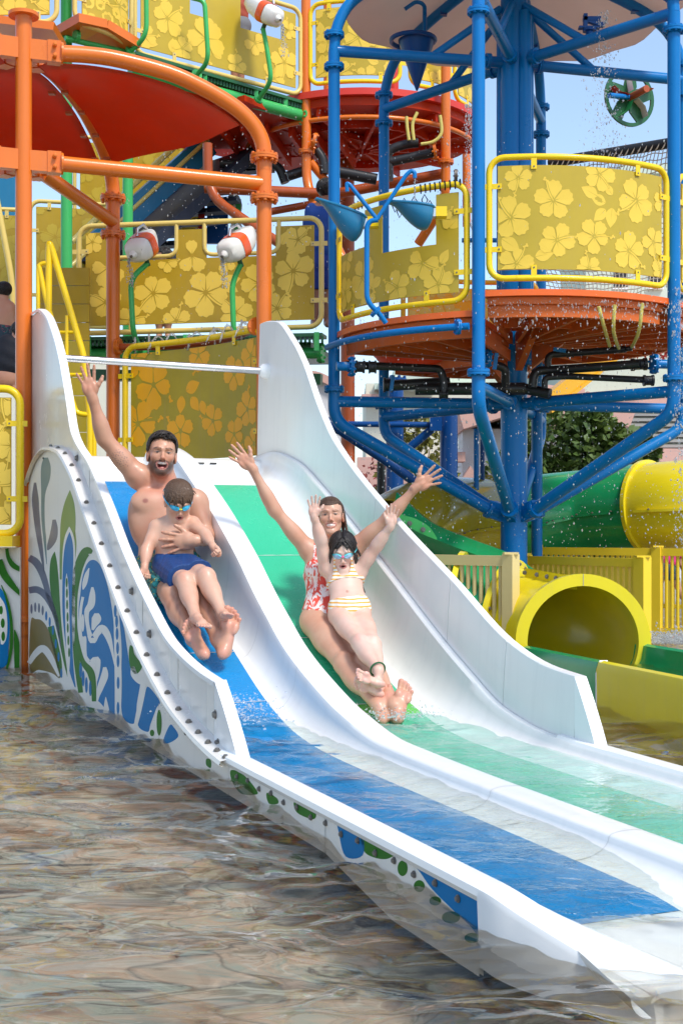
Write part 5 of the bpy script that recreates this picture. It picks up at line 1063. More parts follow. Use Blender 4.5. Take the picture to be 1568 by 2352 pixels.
# big background tube, in alternating colours
bt = thing('large_tube_slide', 'large closed tube slide in olive yellow, green and yellow behind the fence', 'tube slide', P(1250, 1260, 12.6))
bpath = [P(905, 1250, 11.3) , P(960, 1215, 11.6), P(1040, 1200, 12.1), P(1120, 1198, 12.6), P(1210, 1190, 12.9), P(1330, 1178, 12.9), P(1440, 1168, 12.6), P(1568, 1160, 12.2), P(1720, 1150, 12.0)]
bc = [Vector(p) for p in catmull(bpath, 5)]
for (i0, i1, mat) in ((0, 15, 'tube_o'), (15, 32, 'tube_g'), (32, 40, 'tube_y')):
    tubewall(bt, 'tube', mat, bc[i0:i1 + 1], .42, n=44)
for j in (15, 32):
    ax = bc[j + 1] - bc[j - 1]; m = MB(); rr_ = [ringpts(bc[j] + ax.normalized() * o, ax, r, 48) for o, r in ((-.02, .415), (-.02, .452), (.02, .452), (.02, .415))]; m.grid(rr_, True); fo = m.build('tube_flange', M['tube_o' if j == 15 else 'tube_y'], bt)
    for i in range(0, 48, 2): put('bolt', BOLT, fo, ringpts(bc[j] - ax.normalized() * .026, ax, .437, 48)[i], -ax, .55)
for i0, i1 in ((0, 14), (16, 31), (33, 39)):
    m = MB(); q = []
    for j in range(i0, i1 + 1):
        ax = (bc[min(j + 1, 40)] - bc[max(j - 1, 0)]).normalized(); x = ax.cross(V(0, 0, 1)).normalized(); q.append((bc[j] + x * .42 * .99 + V(0, 0, -.05), bc[j] + x * .475 + V(0, 0, -.052)))
    m.grid([[p[0] + V(0, 0, .012) for p in q], [p[1] + V(0, 0, .012) for p in q], [p[1] - V(0, 0, .012) for p in q], [p[0] - V(0, 0, .012) for p in q]]); fo = m.build('tube_flange', M['tube_o' if i0 == 0 else 'tube_g' if i0 == 16 else 'tube_y'], bt)
    for p in q[1::2]: put('bolt', BOLT, fo, p[1] + V(0, -.0, .012), V(0, -.3, 1), .7)
# green open slide in front of it
og = thing('open_slide', 'wet green open slide curving down behind the beige fence', 'open slide', P(1000, 1300, 10.2))
m = MB(); rows = []
for p in catmull([(880, 1145, 10.6), (960, 1215, 10.4), (1050, 1255, 10.1), (1140, 1290, 9.8), (1200, 1330, 9.5)], 6):
    c = P(*p); rows.append([c + V(-.1, -.35, .02), c + V(-.08, -.3, -.10), c + V(-.02, -.12, -.17), c + V(.05, .1, -.16), c + V(.1, .3, -.06), c + V(.12, .36, .06), c + V(.14, .42, .06), c + V(.15, .44, -.2)])
m.grid(rows); m.build('channel', M['tube_g'], og, 60)
m = MB(); q = [P(x, y, 10.25) for x, y in catmull([(895, 1165), (925, 1182), (955, 1192), (985, 1210), (1003, 1236)], 5)]; m.grid([q, [p + V(-.05, 0, -.20) for p in q]]); m.grid([[p + V(0, .015, 0) for p in q], [p + V(-.05, .015, -.20) for p in q]]); fo = m.build('flange_plate', M['green'], og)
for i in (3, 8, 13): put('bolt', BOLT, fo, q[i] + V(-.01, -.004, -.05), V(0, -1, 0), 1.2)
# ================================================================ FENCES
def fence(label, a, b, zt, zb, n, mat, rail=(.05, .07), pick=.032, posts=(0, 1), round_=True, postw=.085, group='picket fences'):
    t = thing('picket_fence', label, 'fence', (a + b) / 2, group); d = (b - a).normalized()
    a0 = Vector((a.x, a.y, 0)); b0 = Vector((b.x, b.y, 0))
    m = MB(); m.bar(a0 + V(0, 0, zt), b0 + V(0, 0, zt), rail[0], rail[1]); m.build('top_rail', M[mat], t)
    m = MB(); m.bar(a0 + V(0, 0, zb + .06), b0 + V(0, 0, zb + .06), rail[0] * .8, rail[1] * .7); m.build('bottom_rail', M[mat], t)
    pmh = MB(); h = zt - rail[1] / 2 - zb - .06
    if round_: pmh.cyl((0, 0, 0), (0, 0, h), pick / 2, 10)
    else: pmh.box((0, 0, h / 2), pick, pick, h)
    me = pmh.mesh('picket'); finish(me, M[mat], 40)
    for k in range(n):
        c = a0.lerp(b0, (k + .5) / n); link('picket', me, t, Matrix.Translation(c + V(0, 0, zb + .06)) @ Matrix.Rotation(math.atan2(d.y, d.x), 4, 'Z'))
    for k in posts:
        c = a0.lerp(b0, k); m = MB(); m.bar(c + V(0, 0, -.3), c + V(0, 0, zt + .045), postw, postw, up=d); m.build('post', M[mat], t)
        m = MB(); m.box(c + V(0, 0, zt + .052), postw + .012, postw + .012, .014); m.build('post_cap', M[mat], t)
    return t
fence('beige picket fence behind the right slide wall', P(955, 1280, 9.3), P(1172, 1292, 8.75), .765, .10, 15, 'fence_b', posts=(1,))
fence('yellow picket fence beside the tube slide mouth', P(1203, 1290, 11.4), P(1474, 1290, 10.4), .71, .02, 22, 'fence_y', round_=False, posts=(0, 1), postw=.10)
fence('yellow picket fence running right behind the tube slide', P(1225, 1290, 12.6), P(1640, 1290, 11.6), .77, .0, 34, 'fence_y', posts=(.02, .70, 1))
fence('far yellow picket fence under the large yellow tube', P(1400, 1290, 15.2), P(1760, 1290, 14.0), .95, .05, 30, 'fence_y', posts=(.4, .9))
# ================================================================ TOWER COLUMNS AND NET BEHIND
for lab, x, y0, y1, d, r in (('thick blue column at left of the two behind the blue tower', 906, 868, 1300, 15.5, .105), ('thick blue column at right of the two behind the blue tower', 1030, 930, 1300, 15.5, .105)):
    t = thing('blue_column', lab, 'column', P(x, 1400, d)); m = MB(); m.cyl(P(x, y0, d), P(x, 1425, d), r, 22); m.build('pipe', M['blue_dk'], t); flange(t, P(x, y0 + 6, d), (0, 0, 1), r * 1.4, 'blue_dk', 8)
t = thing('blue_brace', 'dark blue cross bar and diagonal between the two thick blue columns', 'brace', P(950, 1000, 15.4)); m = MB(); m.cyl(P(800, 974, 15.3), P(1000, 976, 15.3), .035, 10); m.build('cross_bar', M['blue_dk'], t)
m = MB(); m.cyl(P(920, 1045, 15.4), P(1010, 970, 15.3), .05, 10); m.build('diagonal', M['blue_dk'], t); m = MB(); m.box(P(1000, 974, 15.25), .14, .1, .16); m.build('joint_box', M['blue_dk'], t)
post_thing('blue_pipe', 'blue vertical pipe just right of the central column', 'blue', [(1232, 780, 11.9), (1232, 1300, 11.9)], .05)
post_thing('blue_pipe', 'slim blue pipe left of the central column', 'blue', [(1093, 985, 11.9), (1093, 1300, 11.9)], .024)
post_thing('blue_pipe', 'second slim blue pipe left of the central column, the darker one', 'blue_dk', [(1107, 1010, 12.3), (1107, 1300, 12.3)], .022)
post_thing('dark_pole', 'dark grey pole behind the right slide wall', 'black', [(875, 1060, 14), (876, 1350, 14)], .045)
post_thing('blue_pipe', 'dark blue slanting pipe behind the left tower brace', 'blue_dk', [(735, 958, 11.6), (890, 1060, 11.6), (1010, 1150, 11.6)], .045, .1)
post_thing('blue_pipe', 'blue horizontal rail seen between the tower panels', 'blue', [(1060, 552, 12.6), (1145, 552, 12.6)], .022)
tb = thing('blue_tube', 'dark blue tube end under the right tower floor', 'tube', P(1280, 810, 13)); m = MB(); m.tube([P(1225, 800, 13.2), P(1300, 770, 12.6), P(1330, 745, 12.3)], .19, 24); m.build('tube', M['blue_dk'], tb); flange(tb, P(1322, 752, 12.4), P(1330, 745, 12.3) - P(1225, 800, 13.2), .22, 'blue_dk', 8)
rt = thing('red_bowl', 'red fibreglass bowl below the left tower floor', 'bowl', P(980, 838, 12)); m = MB(); rows = []
for k in range(8):
    th = math.pi / 2 * k / 7; rows.append([P(985, 815, 12) + V(.50 * math.cos(th) * math.cos(a), .5 * math.cos(th) * math.sin(a), -.16 * math.sin(th)) for a in [2 * math.pi * j / 28 for j in range(28)]])
m.grid(rows, True); m.build('bowl', M['red'], rt); m = MB(); m.tube([P(985, 815, 12) + V(.5 * math.cos(a), .5 * math.sin(a), 0) for a in [2 * math.pi * j / 28 for j in range(29)]], .015, 8, False); m.build('rim', M['red_deck'], rt)
ob = thing('orange_beam', 'faded orange slanting beam in front of the mint wall', 'beam', P(1290, 910, 13.5)); m = MB(); m.bar(P(1255, 925, 13.4), P(1480, 745, 13.9), .12, .16); m.build('beam', M['amber'], ob); m = MB(); m.bar(P(1255, 925, 13.4) + V(0, 0, -.1), P(1480, 745, 13.9) + V(0, 0, -.1), .18, .03); m.build('beam_flange', M['amber'], ob)
# climbing net with its dark top pole
nt_ = thing('climbing_net', 'tan rope net hanging from a dark pole behind the right barrier panel', 'net', P(1400, 660, 14))
a, b = P(1262, 374, 14.2), P(1590, 320, 13.2); m = MB(); m.cyl(a, b, .055, 14); m.build('top_pole', M['black'], nt_)
for k in range(24):
    c = a.lerp(b, (k + .5) / 24); m = MB(); m.tube([c + V(.03 * math.sin(t), .06 * math.cos(t), .06 * math.sin(t)) for t in [i * .8 for i in range(9)]], .007, 5); m.build('lashing', M['net'], nt_)
def netp(s, t): 
    p = a.lerp(b, s); return p + V(.06 * math.sin(7 * t + 5 * s), .35 * math.sin(math.pi * t) + .2 * t, -.06 - 1.35 * t - .10 * math.sin(math.pi * s) * t)
m = MB()
for k in range(34): m.tube([netp((k + .5) / 34 + .008 * math.sin(i), i / 16) for i in range(17)], .0055, 4)
for k in range(27): m.tube([netp(i / 30, (k + .5) / 27 + .006 * math.sin(i * 1.3 + k)) for i in range(31)], .0055, 4)
tag(m.build('mesh', M['net'], nt_, 180, fix=False), kind='stuff')
# ================================================================ BUILDINGS AND TREES
def wall_box(parent, name, mat, p0, p1, depth, off=0):   # box whose front face spans two picture corners at one depth
    a, b = P(*p0), P(*p1); m = MB(); m.box(((a.x + b.x) / 2, a.y + depth / 2 + off, (a.z + b.z) / 2), abs(b.x - a.x), depth, abs(b.z - a.z)); return m.build(name, M[mat], parent)
D1 = 24
b1 = thing('mint_building', 'pale mint building with pink cornice behind the right tower posts', 'building', P(1420, 1340, D1))
wall_box(b1, 'wall', 'wall_mint', (1300, 740, D1), (1760, 1335, D1), 4); wall_box(b1, 'wall', 'wall_mint', (1345, 520, D1 + 1.5), (1700, 745, D1 + 1.5), 3)
wall_box(b1, 'cornice', 'wall_pink', (1290, 722, D1 - .25), (1768, 742, D1 - .25), 4.5); wall_box(b1, 'cornice', 'wall_pink', (1325, 905, D1 - .5), (1768, 930, D1 - .5), 1.0)
m = MB(); c = P(1480, 640, D1 + 1.3); 
for x0, x1, y0, y1 in ((1410, 1440, 600, 660), (1490, 1520, 600, 660)):
    w_ = wall_box(b1, 'window', 'dark_fab', (x0, y0, D1 + 1.47), (x1, y1, D1 + 1.47), .05); wall_box(w_, 'frame', 'whiterim', (x0 - 3, y1, D1 + 1.42), (x1 + 3, y1 + 4, D1 + 1.42), .1)
b2 = thing('white_house', 'white house with pink stepped roof edge behind the central blue column', 'building', P(1100, 1320, 20))
wall_box(b2, 'wall', 'wall_white', (1062, 985, 20), (1275, 1320, 20), 3); wall_box(b2, 'wall', 'wall_white', (1225, 1000, 21), (1440, 1320, 21), 3)
for p0, p1, tk in (((1052, 968, 19.8), (1160, 935, 19.8), .30), ((1160, 935, 19.8), (1290, 968, 19.8), .30), ((1215, 905, 20.8), (1330, 918, 20.8), .26), ((1330, 925, 20.6), (1440, 965, 20.6), .30)):
    m = MB(); m.bar(P(*p0) + V(0, 1.4, 0), P(*p1) + V(0, 1.4, 0), 3.6, tk); m.build('roof_edge', M['wall_pink'], b2)
m = MB(); a, b, c = P(1055, 1110, 19.6), P(1108, 1110, 19.6), P(1080, 1070, 19.6); m.prism([a, b, c], [a + V(0, .3, 0), b + V(0, .3, 0), c + V(0, .3, 0)]); m.build('gable', M['wall_pink'], b2)
wall_box(b2, 'ledge', 'wall_pink', (1045, 1038, 19.7), (1068, 1060, 19.7), .4)
wl_ = wall_box(b2, 'wall_lamp', 'whiterim', (1052, 1010, 19.75), (1062, 1030, 19.75), .12)
b3 = thing('cream_building', 'cream building with pink base behind the blue columns', 'building', P(900, 1330, 26))
wall_box(b3, 'wall', 'wall_cream', (840, 880, 26), (1140, 1330, 26), 4); wall_box(b3, 'wall', 'wall_mint', (905, 845, 27), (1230, 900, 27), 4)
wall_box(b3, 'base', 'wall_pink', (820, 1050, 25.8), (1070, 1330, 25.8), .5); wall_box(b3, 'cornice', 'wall_pink', (830, 905, 25.7), (900, 918, 25.7), .6)
wall_box(b3, 'cornice', 'wall_mint', (860, 880, 25.6), (1000, 894, 25.6), .6)
m = MB(); m.bar(P(928, 888, 25.7), P(925, 866, 25.7), .9, .5, up=(0, 1, 0)); m.build('roof_vent', M['wall_mint'], b3)
b4 = thing('arched_house', 'white stucco house with a pink arched top behind the right slide wall', 'building', P(740, 1330, 19))
wall_box(b4, 'wall', 'wall_white', (640, 905, 19), (785, 1330, 19), 3)
arcq = [(640, 905)] + [(640 + 145 * k / 12, 905 - 34 * math.sin(math.pi * k / 12)) for k in range(1, 12)] + [(785, 905)]
m = MB(); m.prism([P(x, y, 19) for x, y in arcq], [P(x, y, 22) for x, y in arcq]); m.build('gable', M['wall_white'], b4)
m = MB(); m.grid([[P(x, y - o, 18.9) + V(0, dd, 0) for o, dd in ((0, 0), (20, 0), (20, 3), (0, 3))] for x, y in arcq], True); m.build('roof_edge', M['wall_pink'], b4)
b5 = thing('tan_hall', 'tan building behind the net at right', 'building', P(1470, 700, 32)); wall_box(b5, 'wall', 'wall_cream', (1440, 395, 32), (1760, 760, 32), 5); wall_box(b5, 'roof', 'wall_mint', (1425, 375, 31.5), (1770, 398, 31.5), 6); wall_box(b5, 'trim', 'amber', (1440, 440, 31.9), (1760, 452, 31.9), .3)
b6 = thing('low_wall', 'pink and white low wall behind the far fence', 'wall', P(1500, 1330, 22)); wall_box(b6, 'wall', 'wall_white', (1380, 1060, 22), (1800, 1400, 22), .4); wall_box(b6, 'coping', 'wall_pink', (1375, 1030, 21.9), (1800, 1062, 21.9), .6)
b7 = thing('grey_roof', 'grey shingled roof slope at the right edge', 'roof', P(1520, 1030, 22.5)); m = MB()
for k in range(8): m.bar(P(1440, 1030 - k * 12, 22.3 + k * .15), P(1800, 1030 - k * 12, 22.3 + k * .15), .35, .05); 
for k in range(8):
    m = MB(); m.bar(P(1440, 1026 - k * 12, 22.3 + k * .15), P(1800, 1026 - k * 12, 22.3 + k * .15), .35, .05); m.build('shingle_course', M['concrete'], b7)
b8 = thing('back_wall', 'shaded tan wall far behind the stair at the left', 'wall', P(150, 1330, 21)); wall_box(b8, 'wall', 'wall_cream', (-250, 800, 21), (330, 1345, 21), .5); wall_box(b8, 'coping', 'wall_pink', (-250, 780, 20.9), (340, 800, 20.9), .8)
leafm, nt, N, L, b = nodes('leaf'); oi = N.new('ShaderNodeTexCoord'); no = N.new('ShaderNodeTexNoise'); no.inputs['Scale'].default_value = 2.3; no.inputs['Detail'].default_value = 5; L.new(oi.outputs['Object'], no.inputs['Vector'])
cr = N.new('ShaderNodeValToRGB'); cr.color_ramp.elements[0].position = .3; cr.color_ramp.elements[0].color = (.035, .075, .016, 1); cr.color_ramp.elements[1].position = .72; cr.color_ramp.elements[1].color = (.14, .20, .04, 1); L.new(no.outputs[0], cr.inputs[0]); L.new(cr.outputs[0], b.inputs['Base Color']); b.inputs['Roughness'].default_value = .4
M['leaf'] = leafm
M['leaf_y'] = paint('yellow_leaf', (.20, .19, .035), .5, .4); M['leaf_r'] = paint('red_leaf', (.25, .05, .04), .5, .4); M['bark'] = paint('bark', (.12, .085, .06), .9, .2, .4, 40); M['red_fl'] = paint('red_blossom', (.42, .035, .02), .6, .3)
def tree(name, label, base, h, crown, n, size, mat, seed, cat='tree', trunk_r=.09, group=None, extra=None):
    rn = np.random.default_rng(seed); t = thing(name, label, cat, base, group); base = Vector(base)
    m = MB(); top = base + V(0, 0, h * .75); m.tube([base, base.lerp(top, .4) + V(.05, 0, 0), base.lerp(top, .75), top], [trunk_r, trunk_r * .8, trunk_r * .55, trunk_r * .25], 10)
    cs = []
    for (cx_, cy_, cz_, r_) in crown:
        c = base + V(cx_, cy_, cz_); cs.append((c, r_)); s0 = base.lerp(top, .35 + .3 * rn.random()); m.tube([s0, s0.lerp(c, .5) + V(0, 0, -.05), c], [trunk_r * .45, trunk_r * .3, trunk_r * .12], 6)
    m.build('trunk', M['bark'], t)
    per = n // len(cs); vs_, fs = [], []
    for c, r_ in cs:
        for k in range(per):
            dirv = rn.normal(size=3); dirv /= np.linalg.norm(dirv); rad = r_ * (.55 + .5 * rn.random() ** .6) * (1 + .22 * math.sin(5 * dirv[0] + 3 * dirv[2]) * math.cos(4 * dirv[1]))
            p = c + Vector(dirv * rad); a = Vector(dirv + rn.normal(size=3) * .7 + np.array([0, 0, -.2])).normalized(); sd = a.cross(Vector(rn.normal(size=3))).normalized(); l = size * rn.uniform(.6, 1.3); w_ = l * .30; up = a.cross(sd)
            o = len(vs_); vs_ += [p, p + a * l * .5 + sd * w_ + up * .12 * l, p + a * l, p + a * l * .5 - sd * w_ + up * .12 * l]; fs += [(o, o + 1, o + 2, o + 3)]
    m = MB(); m.v = [tuple(x) for x in vs_]; m.f = fs; m.build('crown', M[mat], t, 180, fix=False)
    if extra:
        m = MB()
        for k in range(extra[1]):
            c, r_ = cs[k % len(cs)]; dirv = rn.normal(size=3); dirv /= np.linalg.norm(dirv); m.sphere(c + Vector(dirv) * r_ * 1.0, .03, 5, 3)
        tag(m.build('blossom', M[extra[0]], t, 180, fix=False), kind='stuff')
    return t
tb_ = P(1330, 1290, 17.5); tb_.z = .12
tree('broadleaf_tree', 'dense dark green tree behind the central blue column', tb_, 2.2, [(-.30, 0, 1.35, .62), (.25, .1, 1.75, .55), (-.35, .2, 2.05, .45), (.55, 0, 1.25, .50), (.0, -.2, 1.0, .60), (-.75, .2, 1.55, .42), (.15, .1, 2.15, .35), (.75, .1, 1.85, .28), (-.6, 0, .8, .5), (.4, -.1, .7, .5)], 9500, .13, 'leaf', 4)
tb2 = P(955, 1290, 18.5); tb2.z = .12
tree('flowering_shrub', 'yellow green leafy shrub between the blue columns', tb2, 2.3, [(-.1, 0, 1.6, .40), (.2, .1, 2.0, .32), (-.3, .1, 1.1, .38), (.25, 0, 1.1, .4), (0, 0, 2.25, .22), (.3, 0, 1.5, .3)], 1500, .11, 'leaf_y', 5, 'shrub', .05)
tb3 = P(850, 1290, 18); tb3.z = .12
tree('reddish_shrub', 'reddish bare looking shrub right of the slide wall', tb3, 1.6, [(0, 0, 1.1, .4), (.3, 0, .8, .4), (-.3, 0, .8, .4), (.1, 0, 1.5, .3)], 700, .09, 'leaf_r', 6, 'shrub', .05)
tb4 = P(1450, 1290, 23); tb4.z = .12; tree('broadleaf_tree', 'small olive tree at the foot of the pink coping', P(1425, 1290, 19.5), 1.6, [(0, 0, 1.2, .4), (.3, 0, .9, .4), (-.3, 0, .9, .4)], 1500, .1, 'leaf', 7)
tb5 = P(1450, 700, 20); tree('red_vine', 'red flowering vine along the top of the mint wall', V(tb5.x, 22.6, 3.9), .9, [(-1.1, 0, .35, .3), (-.5, 0, .4, .32), (0, 0, .45, .3), (.6, 0, .4, .33), (1.1, 0, .35, .3)], 1500, .09, 'red_fl', 8, 'vine', .03)
tb6 = P(235, 1290, 16); tb6.z = .12; tree('broadleaf_tree', 'small green tree glimpsed between the slide post and yellow rail', tb6, 1.5, [(0, 0, 1.0, .4), (.2, 0, .7, .4)], 1500, .1, 'leaf', 9)
# ================================================================ PEOPLE: one signed-distance body each, meshed as one continuous surface
f32 = np.float32
def nv(v): return np.array([v[0], v[1], v[2]], f32)
def unit(v): v = np.array(v, float); return v / np.linalg.norm(v)
class Body:
    def __init__(s, skin): s.pr = []; s.paints = []; s.fine = []; s.skin = skin
    def cap(s, a, b, ra, rb=None, k=.02, sub=False):
        a, b = nv(a), nv(b); rb = ra if rb is None else rb; c = (a + b) / 2; s.pr.append(('c', a, b, ra, rb, k, sub, c, np.linalg.norm(b - a) / 2 + max(ra, rb))); return s
    def chain(s, pts, rs, k=.02):
        for i in range(len(pts) - 1): s.cap(pts[i], pts[i + 1], rs[i], rs[i + 1], k)
        return s
    def ell(s, c, r, ax=None, k=.02, sub=False):    # ax: rows are the local axes
        A = np.eye(3, dtype=f32) if ax is None else np.array(ax, f32); s.pr.append(('e', nv(c), A, np.array(r, f32), 0, k, sub, nv(c), max(r))); return s
    def paint(s, c, r, col, st=1.0, soft=.35, ax=None): s.paints.append((nv(c), np.eye(3, dtype=f32) if ax is None else np.array(ax, f32), np.array(r, f32), np.array(col, f32), st, soft)); return s
    def dist(s, Pn, prims):
        d = np.full(len(Pn), 9., f32)
        for p in prims:
            if p[0] == 'c':
                _, a, b, ra, rb, k, sub = p[:7]; ba = b - a; t = np.clip((Pn - a) @ ba / max(float(ba @ ba), 1e-9), 0, 1); q = Pn - a - t[:, None] * ba; di = np.sqrt((q * q).sum(1)) - (ra + (rb - ra) * t)
            else:
                _, c, A, r, _, k, sub = p[:7]; q = (Pn - c) @ A.T; k0 = np.sqrt(((q / r) ** 2).sum(1)); k1 = np.sqrt(((q / (r * r)) ** 2).sum(1)) + 1e-9; di = k0 * (k0 - 1) / k1
                di = np.where(k0 < 1e-4, -r.min(), di)
            if sub: di = -di; h = np.clip(.5 - .5 * (di - d) / k * -1, 0, 1) if False else None
            if k <= 0: d = np.maximum(d, di) if sub else np.minimum(d, di)
            elif sub: h = np.maximum(k - np.abs(d - di), 0) / k; d = np.maximum(d, di) + h * h * k * .25
            else: h = np.maximum(k - np.abs(d - di), 0) / k; d = np.minimum(d, di) - h * h * k * .25
        return d
def extract(body, h, fn=None, region=None, prims=None, pad=.0):
    """surface nets over blocks; fn(P, d) may change the distance; region(P) keeps faces"""
    prims = prims or body.pr; n = 24
    lo = np.min([p[7] - p[8] for p in prims if not p[6]], 0) - pad - .03; hi = np.max([p[7] + p[8] for p in prims if not p[6]], 0) + pad + .03
    nb = np.ceil((hi - lo) / (n * h)).astype(int); cen = np.array([p[7] for p in prims]); rad = np.array([p[8] + p[5] for p in prims])
    N1 = int(nb.max() * n + 8); ids, pos, quads = [], [], []
    g = np.arange(-1, n + 1, dtype=f32); m = n + 2; G = np.stack(np.meshgrid(g, g, g, indexing='ij'), -1).reshape(-1, 3) * f32(h)
    E = [((0, 0, 0), (1, 0, 0)), ((0, 1, 0), (1, 1, 0)), ((0, 0, 1), (1, 0, 1)), ((0, 1, 1), (1, 1, 1)), ((0, 0, 0), (0, 1, 0)), ((1, 0, 0), (1, 1, 0)), ((0, 0, 1), (0, 1, 1)), ((1, 0, 1), (1, 1, 1)), ((0, 0, 0), (0, 0, 1)), ((1, 0, 0), (1, 0, 1)), ((0, 1, 0), (0, 1, 1)), ((1, 1, 0), (1, 1, 1))]
    for bx in range(nb[0]):
        for by in range(nb[1]):
            for bz in range(nb[2]):
                o = (lo + np.array([bx, by, bz]) * n * h).astype(f32); c = o + n * h / 2; hd = (n + 2) * h * .87
                if region is not None and not region.block(c, hd): continue
                near = np.linalg.norm(cen - c, axis=1) - rad < hd + pad
                if not near.any(): continue
                pl = [prims[i] for i in np.nonzero(near)[0]]
                if all(p[6] for p in pl): continue
                dc = body.dist(c[None], pl)[0]
                if dc - pad > hd * 1.3 + .02: continue
                Pn = G + o; d = body.dist(Pn, pl)
                if fn is not None: d = fn(Pn, d)
                if d.min() > 0 or d.max() < 0: continue
                Vv = d.reshape(m, m, m); ins = Vv < 0; q = m - 1
                cnt = sum(ins[i:i + q, j:j + q, k:k + q].astype(np.int8) for i in (0, 1) for j in (0, 1) for k in (0, 1))
                act = (cnt > 0) & (cnt < 8); I = np.argwhere(act)
                if len(I) == 0: continue
                sm_ = np.zeros((len(I), 3), f32); ct = np.zeros(len(I), f32)
                for e0, e1 in E:
                    a = Vv[I[:, 0] + e0[0], I[:, 1] + e0[1], I[:, 2] + e0[2]]; b = Vv[I[:, 0] + e1[0], I[:, 1] + e1[1], I[:, 2] + e1[2]]
                    cr_ = (a < 0) != (b < 0); t = np.where(cr_, a / np.where(cr_, a - b, 1), 0)
                    sm_ += np.where(cr_[:, None], np.array(e0, f32) + t[:, None] * (np.array(e1, f32) - np.array(e0, f32)), 0); ct += cr_
                vp = (I - 1 + sm_ / ct[:, None]) * h + o
                base = np.array([bx, by, bz]) * n + 1; gid = lambda A: ((A[:, 0] + base[0]) * N1 + A[:, 1] + base[1]) * N1 + A[:, 2] + base[2]
                ids.append(gid(I)); pos.append(vp)
                for ax in range(3):
                    a = ins[1:m - 1, 1:m - 1, 1:m - 1]; sl_ = [slice(1, m - 1)] * 3; sl_[ax] = slice(2, m); b = ins[tuple(sl_)]
                    J = np.argwhere(a != b)
                    if len(J) == 0: continue
                    s_ = a[J[:, 0], J[:, 1], J[:, 2]]; J = J + 1; u, v = (ax + 1) % 3, (ax + 2) % 3; du = np.zeros(3, int); du[u] = 1; dv = np.zeros(3, int); dv[v] = 1
                    Q = np.stack([gid(J - du - dv), gid(J - dv), gid(J), gid(J - du)], 1); Q[~s_] = Q[~s_][:, ::-1]; quads.append(Q)
    if not ids: return np.zeros((0, 3)), np.zeros((0, 4), int)
    ids = np.concatenate(ids); pos = np.concatenate(pos); quads = np.concatenate(quads)
    uq, first = np.unique(ids, return_index=True); pv = pos[first]; qi = np.searchsorted(uq, quads); qi = np.clip(qi, 0, len(uq) - 1); ok = (uq[qi] == quads).all(1); qi = qi[ok]
    if region is not None: qi = qi[region.keep(pv[qi].mean(1))]
    us_, inv = np.unique(qi, return_inverse=True); return pv[us_], inv.reshape(-1, 4)
class Balls:
    def __init__(s, bs, inside, eps=0.0): s.c = np.array([nv(b[0]) for b in bs]); s.r = np.array([b[1] for b in bs]) + eps; s.inside = inside
    def block(s, c, hd):
        dd = np.linalg.norm(s.c - c, axis=1)
        return (dd < s.r + hd).any() if s.inside else not (dd + hd < s.r).any()
    def keep(s, Pn):
        dd = (np.linalg.norm(Pn[:, None] - s.c[None], axis=2) < s.r).any(1); return dd if s.inside else ~dd
def np_mesh(name, pv, qi, mat, parent, col=None):
    me = bpy.data.meshes.new(name); me.vertices.add(len(pv)); me.vertices.foreach_set('co', np.ascontiguousarray(pv, f32).ravel())
    me.loops.add(qi.size); me.loops.foreach_set('vertex_index', qi.ravel().astype(np.int32)); me.polygons.add(len(qi)); me.polygons.foreach_set('loop_start', np.arange(0, qi.size, 4, dtype=np.int32)); me.polygons.foreach_set('loop_total', np.full(len(qi), 4, np.int32))
    me.update(calc_edges=True)
    if col is not None:
        at = me.color_attributes.new('Col', 'FLOAT_COLOR', 'POINT'); at.data.foreach_set('color', np.concatenate([col, np.ones((len(col), 1))], 1).astype(f32).ravel())
    me.validate(); finish(me, mat, 180); return link(name, me, parent)
def colour(body, pv):
    col = np.tile(np.array(body.skin, f32), (len(pv), 1))
    for c, A, r, cl, st, soft in body.paints:
        near = np.nonzero(np.abs(pv - c).max(1) < r.max() * (1 + soft) * 1.8)[0]
        if len(near) == 0: continue
        q = np.sqrt(((((pv[near] - c) @ A.T) / r) ** 2).sum(1)); wt = np.clip((1 + soft - q) / (2 * soft + 1e-6), 0, 1); wt = (wt * wt * (3 - 2 * wt) * st)[:, None]
        col[near] = col[near] * (1 - wt) + cl * wt
    return col
def flesh(body, t, hb=.006, hf=.0026):
    v1, q1 = extract(body, hb, region=Balls(body.fine, False, -.004)) if body.fine else extract(body, hb)
    vs_, qs_ = [v1], [q1]; o = len(v1)
    if body.fine:
        v2, q2 = extract(body, hf, region=Balls(body.fine, True)); vs_.append(v2); qs_.append(q2 + o)
    pv = np.concatenate(vs_); qi = np.concatenate(qs_)
    return np_mesh('body', pv, qi, M['skin'], t, colour(body, pv))
